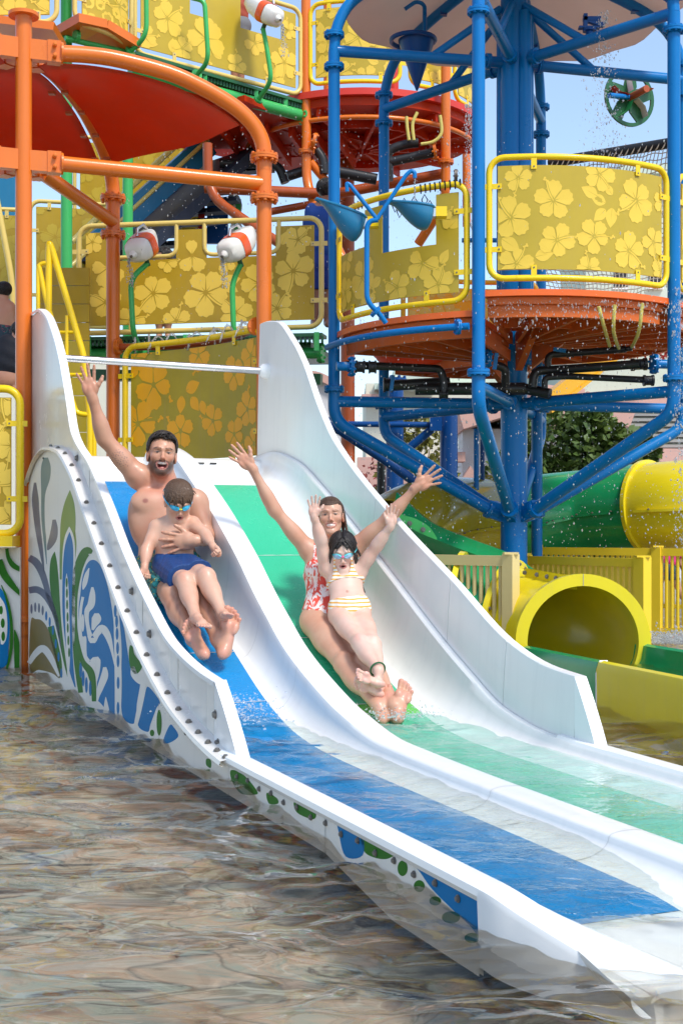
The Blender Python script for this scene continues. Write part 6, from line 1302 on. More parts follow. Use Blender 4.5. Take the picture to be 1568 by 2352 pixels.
def skin_mat():
    m, nt, N, L, b = nodes('skin'); at = N.new('ShaderNodeAttribute'); at.attribute_name = 'Col'; tc = N.new('ShaderNodeTexCoord')
    no = N.new('ShaderNodeTexNoise'); no.inputs['Scale'].default_value = 22; no.inputs['Detail'].default_value = 5; L.new(tc.outputs['Object'], no.inputs['Vector'])
    rm = N.new('ShaderNodeValToRGB'); rm.color_ramp.elements[0].position = .3; rm.color_ramp.elements[0].color = (.97, .93, .92, 1); rm.color_ramp.elements[1].position = .7; rm.color_ramp.elements[1].color = (1.02, 1.01, 1.0, 1); L.new(no.outputs[0], rm.inputs[0])
    mx = N.new('ShaderNodeMix'); mx.data_type = 'RGBA'; mx.blend_type = 'MULTIPLY'; mx.inputs[0].default_value = 1; L.new(at.outputs['Color'], mx.inputs[6]); L.new(rm.outputs[0], mx.inputs[7]); n4 = N.new('ShaderNodeTexNoise'); n4.inputs['Scale'].default_value = 6.5; n4.inputs['Detail'].default_value = 4; L.new(tc.outputs['Object'], n4.inputs['Vector']); r4 = N.new('ShaderNodeValToRGB'); r4.color_ramp.elements[0].position = .38; r4.color_ramp.elements[0].color = (1, .88, .84, 1); r4.color_ramp.elements[1].position = .62; r4.color_ramp.elements[1].color = (1, 1.0, 1.0, 1); L.new(n4.outputs[0], r4.inputs[0])
    m4 = N.new('ShaderNodeMix'); m4.data_type = 'RGBA'; m4.blend_type = 'MULTIPLY'; m4.inputs[0].default_value = 1; L.new(mx.outputs[2], m4.inputs[6]); L.new(r4.outputs[0], m4.inputs[7]); L.new(m4.outputs[2], b.inputs['Base Color'])
    b.inputs['Roughness'].default_value = .48; b.inputs['Subsurface Weight'].default_value = .18; b.inputs['Subsurface Radius'].default_value = (.012, .005, .003); b.inputs['Subsurface Scale'].default_value = .6
    b.inputs['Coat Weight'].default_value = .13; b.inputs['Coat Roughness'].default_value = .14
    n2 = N.new('ShaderNodeTexNoise'); n2.inputs['Scale'].default_value = 160; L.new(tc.outputs['Object'], n2.inputs['Vector']); bp = N.new('ShaderNodeBump'); bp.inputs['Strength'].default_value = .12; bp.inputs['Distance'].default_value = .002; L.new(n2.outputs[0], bp.inputs['Height']); L.new(bp.outputs[0], b.inputs['Normal']); return m
M['skin'] = skin_mat()
def hair_mat(name, c):
    m = paint(name, c, .35, .35, .6, 130, .2); return m
M['hair_k'] = hair_mat('black_brown_hair', (.018, .012, .009)); M['hair_b'] = hair_mat('wet_brown_hair', (.10, .055, .03)); M['hair_w'] = hair_mat('slick_brown_hair', (.075, .038, .02)); M['hair_g'] = hair_mat('dark_wet_hair', (.016, .011, .009))
def frame(fwd, up):
    f = unit(fwd); r = np.cross(f, unit(up)); r = unit(r); u = np.cross(r, f); return np.array([r, f, u])     # rows: right (the head's own right is -r seen from front), forward, up
LIP = (.50, .17, .14); DARK = (.020, .013, .010); MOUTH = (.10, .018, .018); TEETH = (.80, .77, .70)
def head(B, c, fwd, up, s, hair=(.02, .014, .01), mouth='smile', neck=None, beard=0, nr=.052, child=False, fem=False):
    A = frame(fwd, up); c = np.array(c, float); W = lambda x, y, z: c + (np.array([x, y, z]) * s) @ A
    E_ = lambda p, r, k, sub=False: B.ell(W(*p), [q * s for q in r], A, k * s, sub)
    ch = .92 if child else 1.0
    i0 = len(B.pr); E_((0, -.014, .032), (.074, .097, .082), .01); E_((0, .028, .034), (.060, .060, .054), .03); B.skull = B.pr[i0:i0 + 2]; E_((0, .026, -.036), (.054 if not child else .062, .062, .074 * ch), .035)
    for sg in (-1, 1):
        B.cap(W(sg * (.041 if fem else .0455), .004, -.055), W(sg * .016, .066, -.100 * ch), (.016 if fem else .019) * s, (.015 if fem else .017) * s, .03 * s); E_((sg * .040, .056, -.018), (.022, .024, .021), .02)
        E_((sg * .076, -.004, -.006), (.011, .021, .033), .008); E_((sg * .083, .002, -.004), (.006, .011, .019), .005, True)
    E_((0, .070, -.100 * ch), (.021, .016, .016), .02)
    B.chain([W(-.044, .074, .026), W(-.022, .088, .029), W(0, .085, .022), W(.022, .088, .029), W(.044, .074, .026)], [(.0055 if fem or child else .009) * s] * 5, .014 * s)
    nl = .72 if child else .85 if fem else 1.0
    B.cap(W(0, .086, .014), W(0, .086 + .020 * nl, -.025), .0065 * s, (.0105 if nl == 1 else .0085) * s, .010 * s); E_((0, .087 + .019 * nl, -.028), (.0125, .012, .0105) if nl == 1 else (.0098, .0098, .0088), .006)
    for sg in (-1, 1): E_((sg * .0115, .096 * (1 if nl == 1 else .975), -.034), (.0075, .010, .0065), .005)
    for sg in (-1, 1):
        E_((sg * .031, .101, .007), (.017, .017, .0115), .012, True); E_((sg * .031, .0735, .006), (.0155, .0135, .0125), .003)
        B.cap(W(sg * .018, .085, .0095), W(sg * .045, .075, .009), .0042 * s, .0042 * s, .004 * s)
        B.paint(W(sg * .031, .087, .0045), (.0135 * s, .009 * s, .0030 * s), (.42, .35, .31), .7, .3, A); B.paint(W(sg * .031, .089, .0045), (.0062 * s, .011 * s, .0052 * s), DARK, 1, .25, A)
        B.paint(W(sg * .031, .086, .0092), (.0185 * s, .010 * s, .0026 * s), DARK, .95, .5, A)
        for i in range(5): B.paint(W(sg * (.016 + .0075 * i), .091 - .0026 * i, .0265 + .0040 * math.sin(i * .8)), (.0065 * s, .013 * s, (.0026 if fem or child else .0038) * s), hair, .9 if not (child or fem) else .55, .45, A)
        B.paint(W(sg * .040, .075, -.022), (.022 * s, .03 * s, .018 * s), (B.skin[0] * .98, B.skin[1] * .78, B.skin[2] * .74), .4, .8, A)
        B.paint(W(sg * .0075, .106, -.040), (.004 * s, .008 * s, .003 * s), (.12, .04, .03), .8, .4, A); B.paint(W(sg * .082, 0, -.004), (.014 * s, .024 * s, .034 * s), (B.skin[0], B.skin[1] * .75, B.skin[2] * .7), .5, .5, A)
    B.paint(W(0, .112, -.03), (.014 * s, .02 * s, .013 * s), (B.skin[0], B.skin[1] * .78, B.skin[2] * .72), .5, .7, A)
    if beard:
        bc = (.040, .022, .015)
        for sg in (-1, 1):
            for p, r in (((sg * .047, .030, -.062), (.020, .045, .036)), ((sg * .062, .004, -.030), (.013, .022, .036)), ((sg * .032, .055, -.088), (.028, .042, .026)), ((sg * .020, .090, -.0445), (.017, .022, .0065)), ((sg * .034, .076, -.062), (.008, .022, .020))): B.paint(W(*p), [q * s for q in r], bc, beard, .4, A)
        B.paint(W(0, .072, -.103), (.032 * s, .036 * s, .021 * s), bc, beard, .4, A); B.paint(W(0, .045, -.118), (.04 * s, .05 * s, .016 * s), bc, beard * .8, .5, A)
    if mouth == 'laugh':
        mz, mw, mh = -.066, .0305, .0235
        for i in range(14):
            a, b = 2 * math.pi * i / 14, 2 * math.pi * (i + 1) / 14; f_ = lambda t: W(mw * math.cos(t) * 1.02, .0865 - .010 * math.cos(t) ** 2 , mz + (mh if math.sin(t) < 0 else mh * .72) * math.sin(t) * 1.05 + .006 * math.cos(t) ** 2); B.cap(f_(a), f_(b), .0042 * s, .0042 * s, .005 * s)
            B.paint(f_(a), (.0062 * s, .010 * s, .0050 * s), (.42, .15, .12), .8, .3, A)
        E_((0, .096, mz), (mw * .88, .034, mh * .86), .004, True); B.paint(W(0, .075, mz - .002), (mw * .9 * s, .026 * s, mh * .85 * s), MOUTH, 1, .12, A)
        B.chain([W(-.022, .073, mz + .0135), W(0, .0815, mz + .0105), W(.022, .073, mz + .0135)], [.0068 * s] * 3, .001); B.paint(W(0, .080, mz + .0118), (.0255 * s, .016 * s, .0072 * s), TEETH, 1, .12, A)
        E_((0, .066, mz - .013), (.017, .014, .007), .002); B.paint(W(0, .072, mz - .013), (.016 * s, .014 * s, .0055 * s), (.50, .16, .15), .9, .3, A)
    elif mouth == 'smile':
        mz, mw, mh = -.062, .0295, .0125
        for i in range(14):
            a, b = 2 * math.pi * i / 14, 2 * math.pi * (i + 1) / 14; f_ = lambda t: W(mw * math.cos(t), .0875 - .013 * math.cos(t) ** 2, mz + mh * math.sin(t) + .0085 * math.cos(t) ** 2); B.cap(f_(a), f_(b), .0036 * s, .0036 * s, .005 * s); B.paint(f_(a), (.0060 * s, .010 * s, .0042 * s), LIP, .8, .3, A)
        E_((0, .099, mz + .001), (mw * .84, .03, mh * .86), .003, True); B.chain([W(-.020, .0735, mz + .0065), W(0, .0815, mz + .001), (W(.020, .0735, mz + .0065))], [.0088 * s] * 3, .001); B.paint(W(0, .080, mz + .0030), (.0245 * s, .018 * s, .0092 * s), TEETH, 1, .12, A)
    else:
        mz, mw, mh = -.066 * ch, .017, .009
        for i in range(12):
            a, b = 2 * math.pi * i / 12, 2 * math.pi * (i + 1) / 12; f_ = lambda t: W(mw * math.cos(t), .088 - .006 * math.cos(t) ** 2, mz + mh * math.sin(t)); B.cap(f_(a), f_(b), .005 * s, .005 * s, .004 * s); B.paint(f_(a), (.007 * s, .010 * s, .0056 * s), (.46, .15, .14), .85, .3, A)
        E_((0, .10, mz), (mw * .8, .03, mh * .8), .003, True); B.paint(W(0, .078, mz), (mw * .85 * s, .02 * s, mh * .85 * s), MOUTH, 1, .12, A); B.paint(W(0, .080, mz + mh * .7), (.010 * s, .012 * s, .0032 * s), TEETH, .9, .2, A)
    if neck is not None:
        n0 = nv(W(0, -.022, -.045)); B.cap(n0, np.array(neck) + (np.array(neck) - n0) * .35, nr * 1.0, nr * 1.08, .025)
        B.cap(W(0, .03, -.092), np.array(neck) * .55 + np.array(W(0, .02, -.08)) * .45, nr * .55, nr * .6, .03)
    B.fine.append((c + np.array([0, -.02, 0]), .165 * s)); return A, W
def hand(B, wr, fwd, nrm, thumb, s=1.0, spread=1.0, curl=0.12, thumb_open=1.0, fist=False):
    f = unit(fwd); n = np.array(nrm, float); n = unit(n - f * (n @ f)); x = np.cross(f, n); wr = np.array(wr, float)
    if x @ np.array(thumb, float) < 0: x = -x
    W = lambda a, b, c: wr + (x * a + f * b + n * c) * s; A = np.array([x, f, n])
    B.ell(W(.002, .052, 0), (.040 * s, .054 * s, .0155 * s), A, .014 * s); B.cap(W(0, -.02, 0), W(0, .03, 0), .025 * s, .026 * s, .02 * s)
    B.ell(W(.028, .036, .008), (.016 * s, .030 * s, .015 * s), A, .012 * s); B.ell(W(-.030, .040, .006), (.013 * s, .032 * s, .013 * s), A, .012 * s)
    fx = (.0305, .0105, -.0095, -.0285); fy = (.090, .095, .091, .081); fl_ = (.070, .078, .072, .056); an = (11, 2.5, -6, -16); rr_ = (.0088, .0090, .0086, .0076)
    for i in range(4):
        a = R(an[i] * spread); p = W(fx[i], fy[i] - .02, 0); dr = x * math.sin(a) + f * math.cos(a); pts = [p]; cu = curl; L_ = fl_[i] * s
        ph = 0.0
        for j, fr_ in enumerate((.020 * s + L_ * .46, L_ * .30, L_ * .24)):
            ph += (cu if not fist else (1.35, 1.6, 1.2)[j]) * (1 if j or fist else .6); d2 = dr * math.cos(ph) + n * math.sin(ph); pts.append(pts[-1] + d2 * fr_)
        B.chain(pts, [rr_[i] * s * 1.02, rr_[i] * s, rr_[i] * s * .93, rr_[i] * s * .80], .0045 * s)
        B.paint(pts[-1], [.013 * s] * 3, (B.skin[0], B.skin[1] * .74, B.skin[2] * .70), .5, .6)
    t0 = W(.026, .022, .006); to_ = thumb_open
    if fist: pts = [t0, W(.036, .055, .016), W(.015, .075, .034), W(-.004, .078, .036)]
    else: pts = [t0, W(.030 + .020 * to_, .050, .012), W(.036 + .034 * to_, .074 - .004 * to_, .012), W(.038 + .044 * to_, .098 - .008 * to_, .010)]
    B.chain(pts, [.0145 * s, .0118 * s, .0105 * s, .0085 * s], .008 * s)
    B.paint(W(0, .06, .016), (.045 * s, .05 * s, .012 * s), (B.skin[0] * 1.02, B.skin[1] * .86, B.skin[2] * .82), .5, .6, A)
    B.fine.append((W(.005, .075, 0), .135 * s))
def foot(B, heel, toe, sole, inner, ankle, s=1.0, red=(.62, .30, .22), nail=None):
    heel = np.array(heel, float); f = unit(np.array(toe, float) - heel); n = np.array(sole, float); n = unit(n - f * (n @ f)); x = np.cross(f, n)
    if x @ np.array(inner, float) < 0: x = -x
    W = lambda a, b, c: heel + (x * a + f * b + n * c) * s; A = np.array([x, f, n])
    B.ell(W(0, .028, -.018), (.0285 * s, .036 * s, .026 * s), A, .012 * s); B.ell(W(-.008, .090, -.026), (.026 * s, .075 * s, .022 * s), A, .022 * s); B.ell(W(.002, .165, -.018), (.048 * s, .036 * s, .019 * s), A, .020 * s)
    B.ell(W(.029, .172, -.006), (.020 * s, .026 * s, .015 * s), A, .012 * s); B.ell(W(-.028, .155, -.008), (.017 * s, .030 * s, .013 * s), A, .012 * s)
    B.cap(np.array(ankle, float), W(0, .045, -.048), .034 * s, .028 * s, .03 * s); B.cap(W(0, .05, -.052), W(.010, .150, -.034), .028 * s, .018 * s, .03 * s)
    tx = (.033, .0105, -.0075, -.0235, -.0385); ty = (.246, .248, .238, .224, .206); tr_ = (.0168, .0112, .0105, .0100, .0092)
    for i in range(5):
        e = W(tx[i], ty[i], -.012); b = W(tx[i] * .92, .178 - (.012 if i > 2 else 0), -.017); md = (np.array(e) + b) / 2 - n * .007 * s
        B.chain([b, md, e], [tr_[i] * .74 * s, tr_[i] * .74 * s, tr_[i] * s], .003 * s); B.paint(e + n * .006 * s, (.015 * s,) * 3, red, .65, .5)
        if nail is not None: B.paint(e - n * .013 * s + f * .008 * s, (.009 * s, .010 * s, .007 * s), nail, 1, .2, A)
    for c, r in ((W(0, .026, .008), (.03, .036, .02)), (W(.004, .165, .004), (.045, .034, .02)), (W(-.025, .10, .0), (.014, .05, .02))): B.paint(c, [q * s for q in r], red, .6, .5, A)
    B.paint(W(.016, .09, .0), (.022 * s, .05 * s, .02 * s), (B.skin[0] * 1.05, B.skin[1] * 1.02, B.skin[2] * .98), .5, .6, A); B.fine.append((W(0, .12, -.01), .155 * s))
def limb(B, a, b, c, r, bul=None, k=.03):           # two-segment limb with muscle bulges: r = (root, mid, end)
    a, b, c = nv(a), nv(b), nv(c); B.chain([a, b], [r[0], r[1]], k); B.chain([b, c], [r[1] * .98, r[2]], k)
    if bul:
        (t1, r1, o1), (t2, r2, o2) = bul
        for p, q, t, rr_, o in ((a, b, t1, r1, o1), (b, c, t2, r2, o2)):
            d = q - p; L_ = np.linalg.norm(d); ax = unit(d); y = unit(np.cross(ax, [0.3, .5, .8])); B.ell(p + d * t + np.array(o, f32), (L_ * .30, rr_, rr_), [ax, y, np.cross(ax, y)], k)
def hair(t, B, mat, W, A, s, thick, line, locks, seed=1, extra=(), h=.003):
    """close cap of hair grown from the skull, cut at the hairline, with separate wet locks laid over it"""
    rn = np.random.default_rng(seed); c0 = np.array(W(0, 0, 0), f32)
    H = Body((0, 0, 0)); H.pr = list(B.skull)
    def fz(Pn, d):
        q = ((Pn - c0) @ A.T.astype(f32)) / s; an = np.arctan2(q[:, 0], q[:, 2] - .01)
        return np.maximum(d - s * (thick(q) + .0011 * np.sin(an * 34 + 2 * np.sin(an * 5) + 20 * q[:, 1])), s * line(q))
    pv, qi = extract(H, h, fn=fz, pad=.02); ho = np_mesh('hair', pv, qi, mat, t)
    m = MB(); cc = np.array([0, -.015, .036]); rad = np.array([.0785, .099, .0845])
    for n, start, flow, steps, st, r0, lift, stop in locks:
        for _ in range(n):
            d = start(rn); d = d / np.linalg.norm(d); pts = []; wob = rn.normal(size=3) * .25; p = None
            for k in range(steps):
                lf = lift(k / (steps - 1), d, rn) if callable(lift) else lift
                q = cc + d * rad * (1 + thick(np.array([d * rad + cc], f32))[0] / .085 + lf); 
                if stop(q): break
                pts.append(Vector(W(*q))); g = np.array(flow(d, k / steps)) + wob; g = g - d * (g @ d); g = g / (np.linalg.norm(g) + 1e-6); d = d + g * st; d = d / np.linalg.norm(d)
            if len(pts) > 2: m.tube(pts, [r0 * s * (1 - .75 * (i / (len(pts) - 1)) ** 1.5) * (.6 if i == 0 else 1) for i in range(len(pts))], 5)
    for pts, r0 in extra:
        pts = [Vector(W(*p)) for p in catmull(pts, 4)]; m.tube(pts, [r0 * s * (1 - .8 * i / (len(pts) - 1)) for i in range(len(pts))], 6)
    m.build('hair_locks', mat, ho, 180, fix=False); return ho
def person(label, loc, group=None): return thing('person', label, 'person', loc, group)
def pn(px, py, d): return np.array(P(px, py, d))
CAMV = lambda p: unit(np.array([0, 0, CZ]) - p)
# ---------------------------------------------------------------- the man on the blue lane
MAN = Body((.53, .295, .195))
t_man = person('laughing bearded man with one arm raised, sliding with a boy on his lap', P(384, 1330, 7.1))
pel, chest, neck = pn(386, 1298, 7.16), pn(376, 1182, 7.28), pn(382, 1106, 7.31)
upv = unit(chest - pel); fw = unit(np.array([.10, -.93, .30]) - upv * (np.array([.10, -.93, .30]) @ upv)); rt = np.cross(fw, upv); T3 = np.array([rt, fw, upv])
tw = lambda b, x, y, z: b + rt * x + fw * y + upv * z
MAN.ell(tw(pel, 0, -.01, .03), (.165, .105, .11), T3, .02); MAN.ell(tw(pel, 0, .0, .15), (.150, .098, .14), T3, .06); MAN.ell(tw(chest, 0, 0, .0), (.182, .118, .165), T3, .06)
MAN.ell(tw(chest, 0, -.02, .08), (.175, .095, .10), T3, .05)
for sg in (-1, 1): MAN.ell(tw(chest, sg * .085, .088, .055), (.088, .040, .066), T3, .035); MAN.ell(tw(chest, sg * .14, -.02, -.03), (.05, .07, .12), T3, .05)
for i in range(3):
    for sg in (-1, 1): MAN.ell(tw(pel, sg * .036, .088, .11 + i * .062), (.033, .018, .026), T3, .014)
shR, shL = pn(318, 1094, 7.27), pn(450, 1156, 7.27)
for sh_ in (shR, shL): MAN.cap(tw(neck, 0, -.02, -.035), sh_ + np.array([0, 0, -.01]), .040, .048, .05)
elR, wrR = pn(241, 1008, 7.20), pn(211, 908, 7.13)
limb(MAN, shR, elR, wrR, (.058, .040, .027), ((.45, .050, (.0, 0, -.004)), (.25, .041, (0, 0, 0))))
MAN.ell(shR + np.array([.01, -.01, .0]), (.072, .062, .062), None, .045)
hand(MAN, wrR, unit(pn(195, 840, 7.10) - wrR), CAMV(wrR), (1, 0, .1), .98, 1.15, .06, 1.0)
elL, wrL = pn(475, 1232, 7.20), pn(448, 1242, 6.90)
limb(MAN, shL, elL, wrL, (.060, .043, .029), ((.45, .052, (0, 0, 0)), (.3, .042, (0, 0, 0)))); MAN.ell(shL + np.array([0, -.01, 0]), (.066, .066, .075), None, .045)
hand(MAN, wrL, (-.95, -.12, -.06), (0.05, .97, .05), (0, 0, 1), 1.08, 1.25, .16, .95)
hpR, hpL = pn(368, 1312, 7.12), pn(408, 1310, 7.12); knR, knL = pn(396, 1368, 6.76), pn(458, 1362, 6.74); anR, anL = pn(444, 1468, 6.47), pn(502, 1468, 6.46)
limb(MAN, hpR, knR, anR, (.092, .058, .036), ((.4, .083, (0, 0, 0)), (.3, .058, (0, .01, -.02)))); limb(MAN, hpL, knL, anL, (.092, .058, .036), ((.4, .083, (0, 0, 0)), (.3, .058, (0, .01, -.02))))
for kn in (knR, knL): MAN.ell(kn + np.array([0, -.02, .025]), (.046, .04, .05), None, .03)
foot(MAN, pn(474, 1508, 6.36), pn(438, 1450, 6.43), (.18, -.97, .10), (1, 0, .2), anR, .90)
foot(MAN, pn(509, 1510, 6.38), pn(535, 1420, 6.44) + np.array([0, .02, .03]), (.02, -.99, .12), (-1, 0, .1), anL, 1.02)
AM, WM = head(MAN, pn(372, 1047, 7.27), (.20, -.955, .10), (.06, .10, 1), 1.0, (.022, .014, .010), 'laugh', neck, beard=.9, nr=.058)
for sg, dy in ((-1, 0), (1, 0)): MAN.paint(tw(chest, sg * .092, .122, .035), (.0155, .03, .0135), (.28, .10, .075), .9, .35, T3)
MAN.paint(tw(chest, 0, .11, .12), (.11, .06, .07), (.60, .25, .18), .45, .7, T3); MAN.paint(tw(neck, 0, .04, 0), (.07, .06, .05), (.58, .25, .18), .45, .7)
MAN.paint(tw(pel, 0, .10, .10), (.010, .03, .013), (.26, .11, .08), .8, .4, T3)
for a, b in ((hpR, knR), (knR, anR), (hpL, knL), (knL, anL)):
    for i in range(26 if a is knR or a is knL else 14):
        q = a + (b - a) * random.uniform(.12, .98) + np.array([random.uniform(-.06, .06), -.05, random.uniform(-.02, .07)]); MAN.paint(q, (random.uniform(.006, .012), .03, random.uniform(.015, .035)), (.20, .10, .065), .38, .6)
MAN.paint(shR + (elR - shR) * .12 + np.array([.0, -.03, -.045]), (.03, .04, .022), (.12, .07, .05), .35, .8)
ta = unit(elR - shR); tn = unit(np.cross(ta, [0, 1, 0])); tc_ = shR + (elR - shR) * .52 + np.array([0, -.048, -.004])   # lines of script tattooed inside the arm
for j in range(5):
    for i in range(9 - abs(j - 2)): MAN.paint(tc_ + ta * (.036 - .0135 * i + random.uniform(-.002, .002) + .008 * (j % 2)) * .95 + tn * (-.026 + .013 * j + .003 * math.sin(i * 2.2)), (.0040, .02, .0018 + .0012 * (i % 3)), (.16, .11, .10), .6, .4)
MAN.fine += [(tc_, .075), (knR, .01)]
flesh(MAN, t_man)
hair(t_man, MAN, M['hair_k'], WM, AM, 1.0, lambda q: .004 + .016 * np.clip((q[:, 2] - .05) / .06, 0, 1) * np.clip((q[:, 1] + .06) / .1, .4, 1), lambda q: np.minimum(.086 - q[:, 2] + .006 * np.sin(q[:, 0] * 110) + 1.5 * q[:, 0] ** 2, np.maximum(q[:, 1] - .022 - .35 * (q[:, 2] - .05), -.035 - q[:, 2] + .6 * np.maximum(q[:, 1] + .02, 0))),
  [(190, lambda r: np.array([r.normal() * .6, r.uniform(-.5, .72), r.uniform(.5, 1.0)]), lambda d, t: (d[0] * .9 + .45, .55, .25 - t * .9), 7, .12, .0056, lambda t, d, r: .03 + .07 * math.sin(t * 2.6) * max(d[1] + .3, 0) + .03 * r.random(), lambda q: q[2] < .082 and q[1] > .05),
   (110, lambda r: np.array([r.choice((-1, 1)) * r.uniform(.6, 1), r.uniform(-.9, .2), r.uniform(.1, .7)]), lambda d, t: (d[0] * .3, -.25, -1), 6, .10, .0042, .012, lambda q: q[2] < -.01 or q[1] > .03),
   (40, lambda r: np.array([r.normal() * .5, -1, r.uniform(-.3, .6)]), lambda d, t: (0, 0, -1), 6, .12, .006, .01, lambda q: q[2] < -.07)], 3,
  [([(.0, .082, .108), (-.024, .098, .102), (-.034, .100, .084)], .0036), ([(-.03, .078, .108), (-.046, .088, .095), (-.048, .086, .080)], .0036), ([(.02, .082, .110), (.040, .092, .098), (.046, .086, .080)], .0036), ([(.055, -.06, -.03), (.060, -.05, -.07), (.052, -.04, -.11)], .011), ([(.035, -.07, -.03), (.04, -.06, -.08), (.035, -.05, -.12)], .010)])
def trunks(name, mat, t, legs, waist, top_plane, hem, off, bodyprims, extra=None, h=.005, noise=.003):   # loose swim shorts
    H = Body((0, 0, 0))
    for c, r, ax in waist: H.ell(c, r, ax, .03)
    for a, b, ra, rb in legs: H.cap(a, b, ra, rb, .03)
    def fz(Pn, d):
        d = d - f32(noise) * (np.sin(Pn[:, 0] * 90 + 14 * np.sin(Pn[:, 2] * 17)) + .7 * np.sin(Pn[:, 2] * 75 + 9 * np.sin(Pn[:, 0] * 30)))
        for p, n in top_plane: d = np.maximum(d, (Pn - np.array(p, f32)) @ np.array(n, f32))
        for p, n, c, r in hem:
            cut = (Pn - np.array(p, f32)) @ np.array(n, f32); inr = np.linalg.norm(Pn - np.array(c, f32), axis=1) < r; d = np.where(inr, np.maximum(d, cut), d)
        return d
    pv, qi = extract(H, h, fn=fz, pad=.02); return np_mesh(name, pv, qi, mat, t)
def print_mat(name, base, spots, scale, thr=.55, stretch=(1, 1, 1), rough=.6):
    m, nt, N, L, b = nodes(name); tc = N.new('ShaderNodeTexCoord'); mp = N.new('ShaderNodeMapping'); mp.inputs['Scale'].default_value = stretch; L.new(tc.outputs['Object'], mp.inputs[0]); out = None
    for i, (c, sc_) in enumerate(spots):
        no = N.new('ShaderNodeTexNoise'); no.inputs['Scale'].default_value = scale * sc_; no.inputs['Detail'].default_value = 2; no.inputs['Distortion'].default_value = 1.2; ad = N.new('ShaderNodeVectorMath'); ad.inputs[1].default_value = (i * 7.3, i * 3.1, i); L.new(mp.outputs[0], ad.inputs[0]); L.new(ad.outputs[0], no.inputs['Vector'])
        cr = N.new('ShaderNodeValToRGB'); cr.color_ramp.elements[0].position = thr; cr.color_ramp.elements[1].position = thr + .03; L.new(no.outputs[0], cr.inputs[0])
        mx = N.new('ShaderNodeMix'); mx.data_type = 'RGBA'; L.new(cr.outputs[0], mx.inputs[0])
        if out is None: mx.inputs[6].default_value = base + (1,)
        else: L.new(out, mx.inputs[6])
        mx.inputs[7].default_value = c + (1,); out = mx.outputs[2]
    L.new(out, b.inputs['Base Color']); b.inputs['Roughness'].default_value = rough; return m
M['trunk_teal'] = print_mat('teal_tropical_print', (.006, .17, .19), [((.02, .10, .05), 1), ((.01, .27, .30), 1.3), ((.55, .42, .05), 1.7), ((.02, .03, .04), 1.5)], 22, .60)
M['trunk_navy'] = paint('navy_trunks', (.006, .045, .17), .55, .2, .3, 60)
def hemp(a, b, f_): n = unit(b - a); return (a + (b - a) * f_, n, a + (b - a) * f_, .26)
trunks('swim_trunks', M['trunk_teal'], t_man, [(hpR, hpR + (knR - hpR) * .95, .106, .086), (hpL, hpL + (knL - hpL) * .95, .106, .086)], [(tw(pel, 0, -.005, .02), (.178, .118, .10), T3)], [(tw(pel, 0, 0, .055), upv)], [hemp(hpR, knR, .76), hemp(hpL, knL, .76)], .01, None)
# ---------------------------------------------------------------- the boy on his lap
BOY = Body((.62, .385, .275))
t_boy = person('boy in navy trunks and blue goggles sitting on the man, arms held out low', P(398, 1325, 6.95))
pel, chest, neck = pn(400, 1296, 6.985), pn(402, 1228, 7.00), pn(405, 1192, 6.995)
upv = unit(chest - pel); fw = unit(np.array([.08, -.97, .1]) - upv * (np.array([.08, -.97, .1]) @ upv)); rt = np.cross(fw, upv); T3 = np.array([rt, fw, upv])
BOY.ell(tw(pel, 0, 0, .02), (.100, .078, .08), T3, .02); BOY.ell(tw(pel, 0, .006, .08), (.092, .078, .09), T3, .05); BOY.ell(tw(chest, 0, 0, .0), (.104, .078, .10), T3, .05); BOY.ell(tw(chest, 0, -.01, .05), (.098, .065, .055), T3, .04)
sR, sL = pn(360, 1212, 6.99), pn(443, 1204, 6.99)
for q in (sR, sL): BOY.cap(tw(neck, 0, -.01, -.03), q, .028, .030, .035); BOY.ell(q, (.033, .033, .036), None, .03)
eR, wR = pn(337, 1262, 6.93), pn(332, 1306, 6.87); eL, wL = pn(470, 1226, 6.92), pn(491, 1257, 6.80)
limb(BOY, sR, eR, wR, (.032, .025, .0185), ((.5, .026, (0, 0, 0)), (.3, .025, (0, 0, 0)))); limb(BOY, sL, eL, wL, (.032, .025, .0185), ((.5, .026, (0, 0, 0)), (.3, .025, (0, 0, 0))))
hand(BOY, wR, (-.05, -.25, -.95), (.45, -.6, .2), (.9, -.2, 0), .62, .6, .5, .5, True); hand(BOY, wL, (.55, -.35, -.70), (-.5, -.75, 0), (-.3, -.5, .8), .62, .6, .5, .5, True)
hR, hL = pn(384, 1306, 6.95), pn(424, 1302, 6.95); kR, kL = pn(426, 1336, 6.66), pn(474, 1326, 6.66); aR, aL = pn(450, 1420, 6.45), pn(511, 1410, 6.47)
for h_, k_, a_ in ((hR, kR, aR), (hL, kL, aL)): limb(BOY, h_, k_, a_, (.068, .045, .027), ((.4, .060, (0, 0, 0)), (.32, .043, (0, .005, -.01)))); BOY.ell(k_ + np.array([0, -.014, .014]), (.034, .03, .036), None, .02); BOY.paint(k_ + np.array([0, -.03, .03]), (.03, .03, .03), (.62, .30, .22), .45, .7)
foot(BOY, pn(449, 1432, 6.45), pn(473, 1443, 6.30), (.1, -.3, -.95), (1, 0, 0), aR, .66, (.62, .32, .26)); foot(BOY, pn(512, 1430, 6.47), pn(520, 1420, 6.38), (.1, -.6, -.75), (-1, 0, 0), aL, .66, (.62, .32, .26))
AB, WB = head(BOY, pn(410, 1153, 6.96), (.24, -.83, -.50), (.14, -.46, .88), .88, (.05, .03, .02), 'open', neck, nr=.040, child=True)
for sg in (-1, 1): BOY.paint(tw(chest, sg * .052, .082, .0), (.008, .02, .007), (.45, .20, .16), .8, .4, T3)
BOY.paint(tw(pel, 0, .082, .06), (.007, .02, .009), (.36, .17, .13), .8, .4, T3)
flesh(BOY, t_boy)
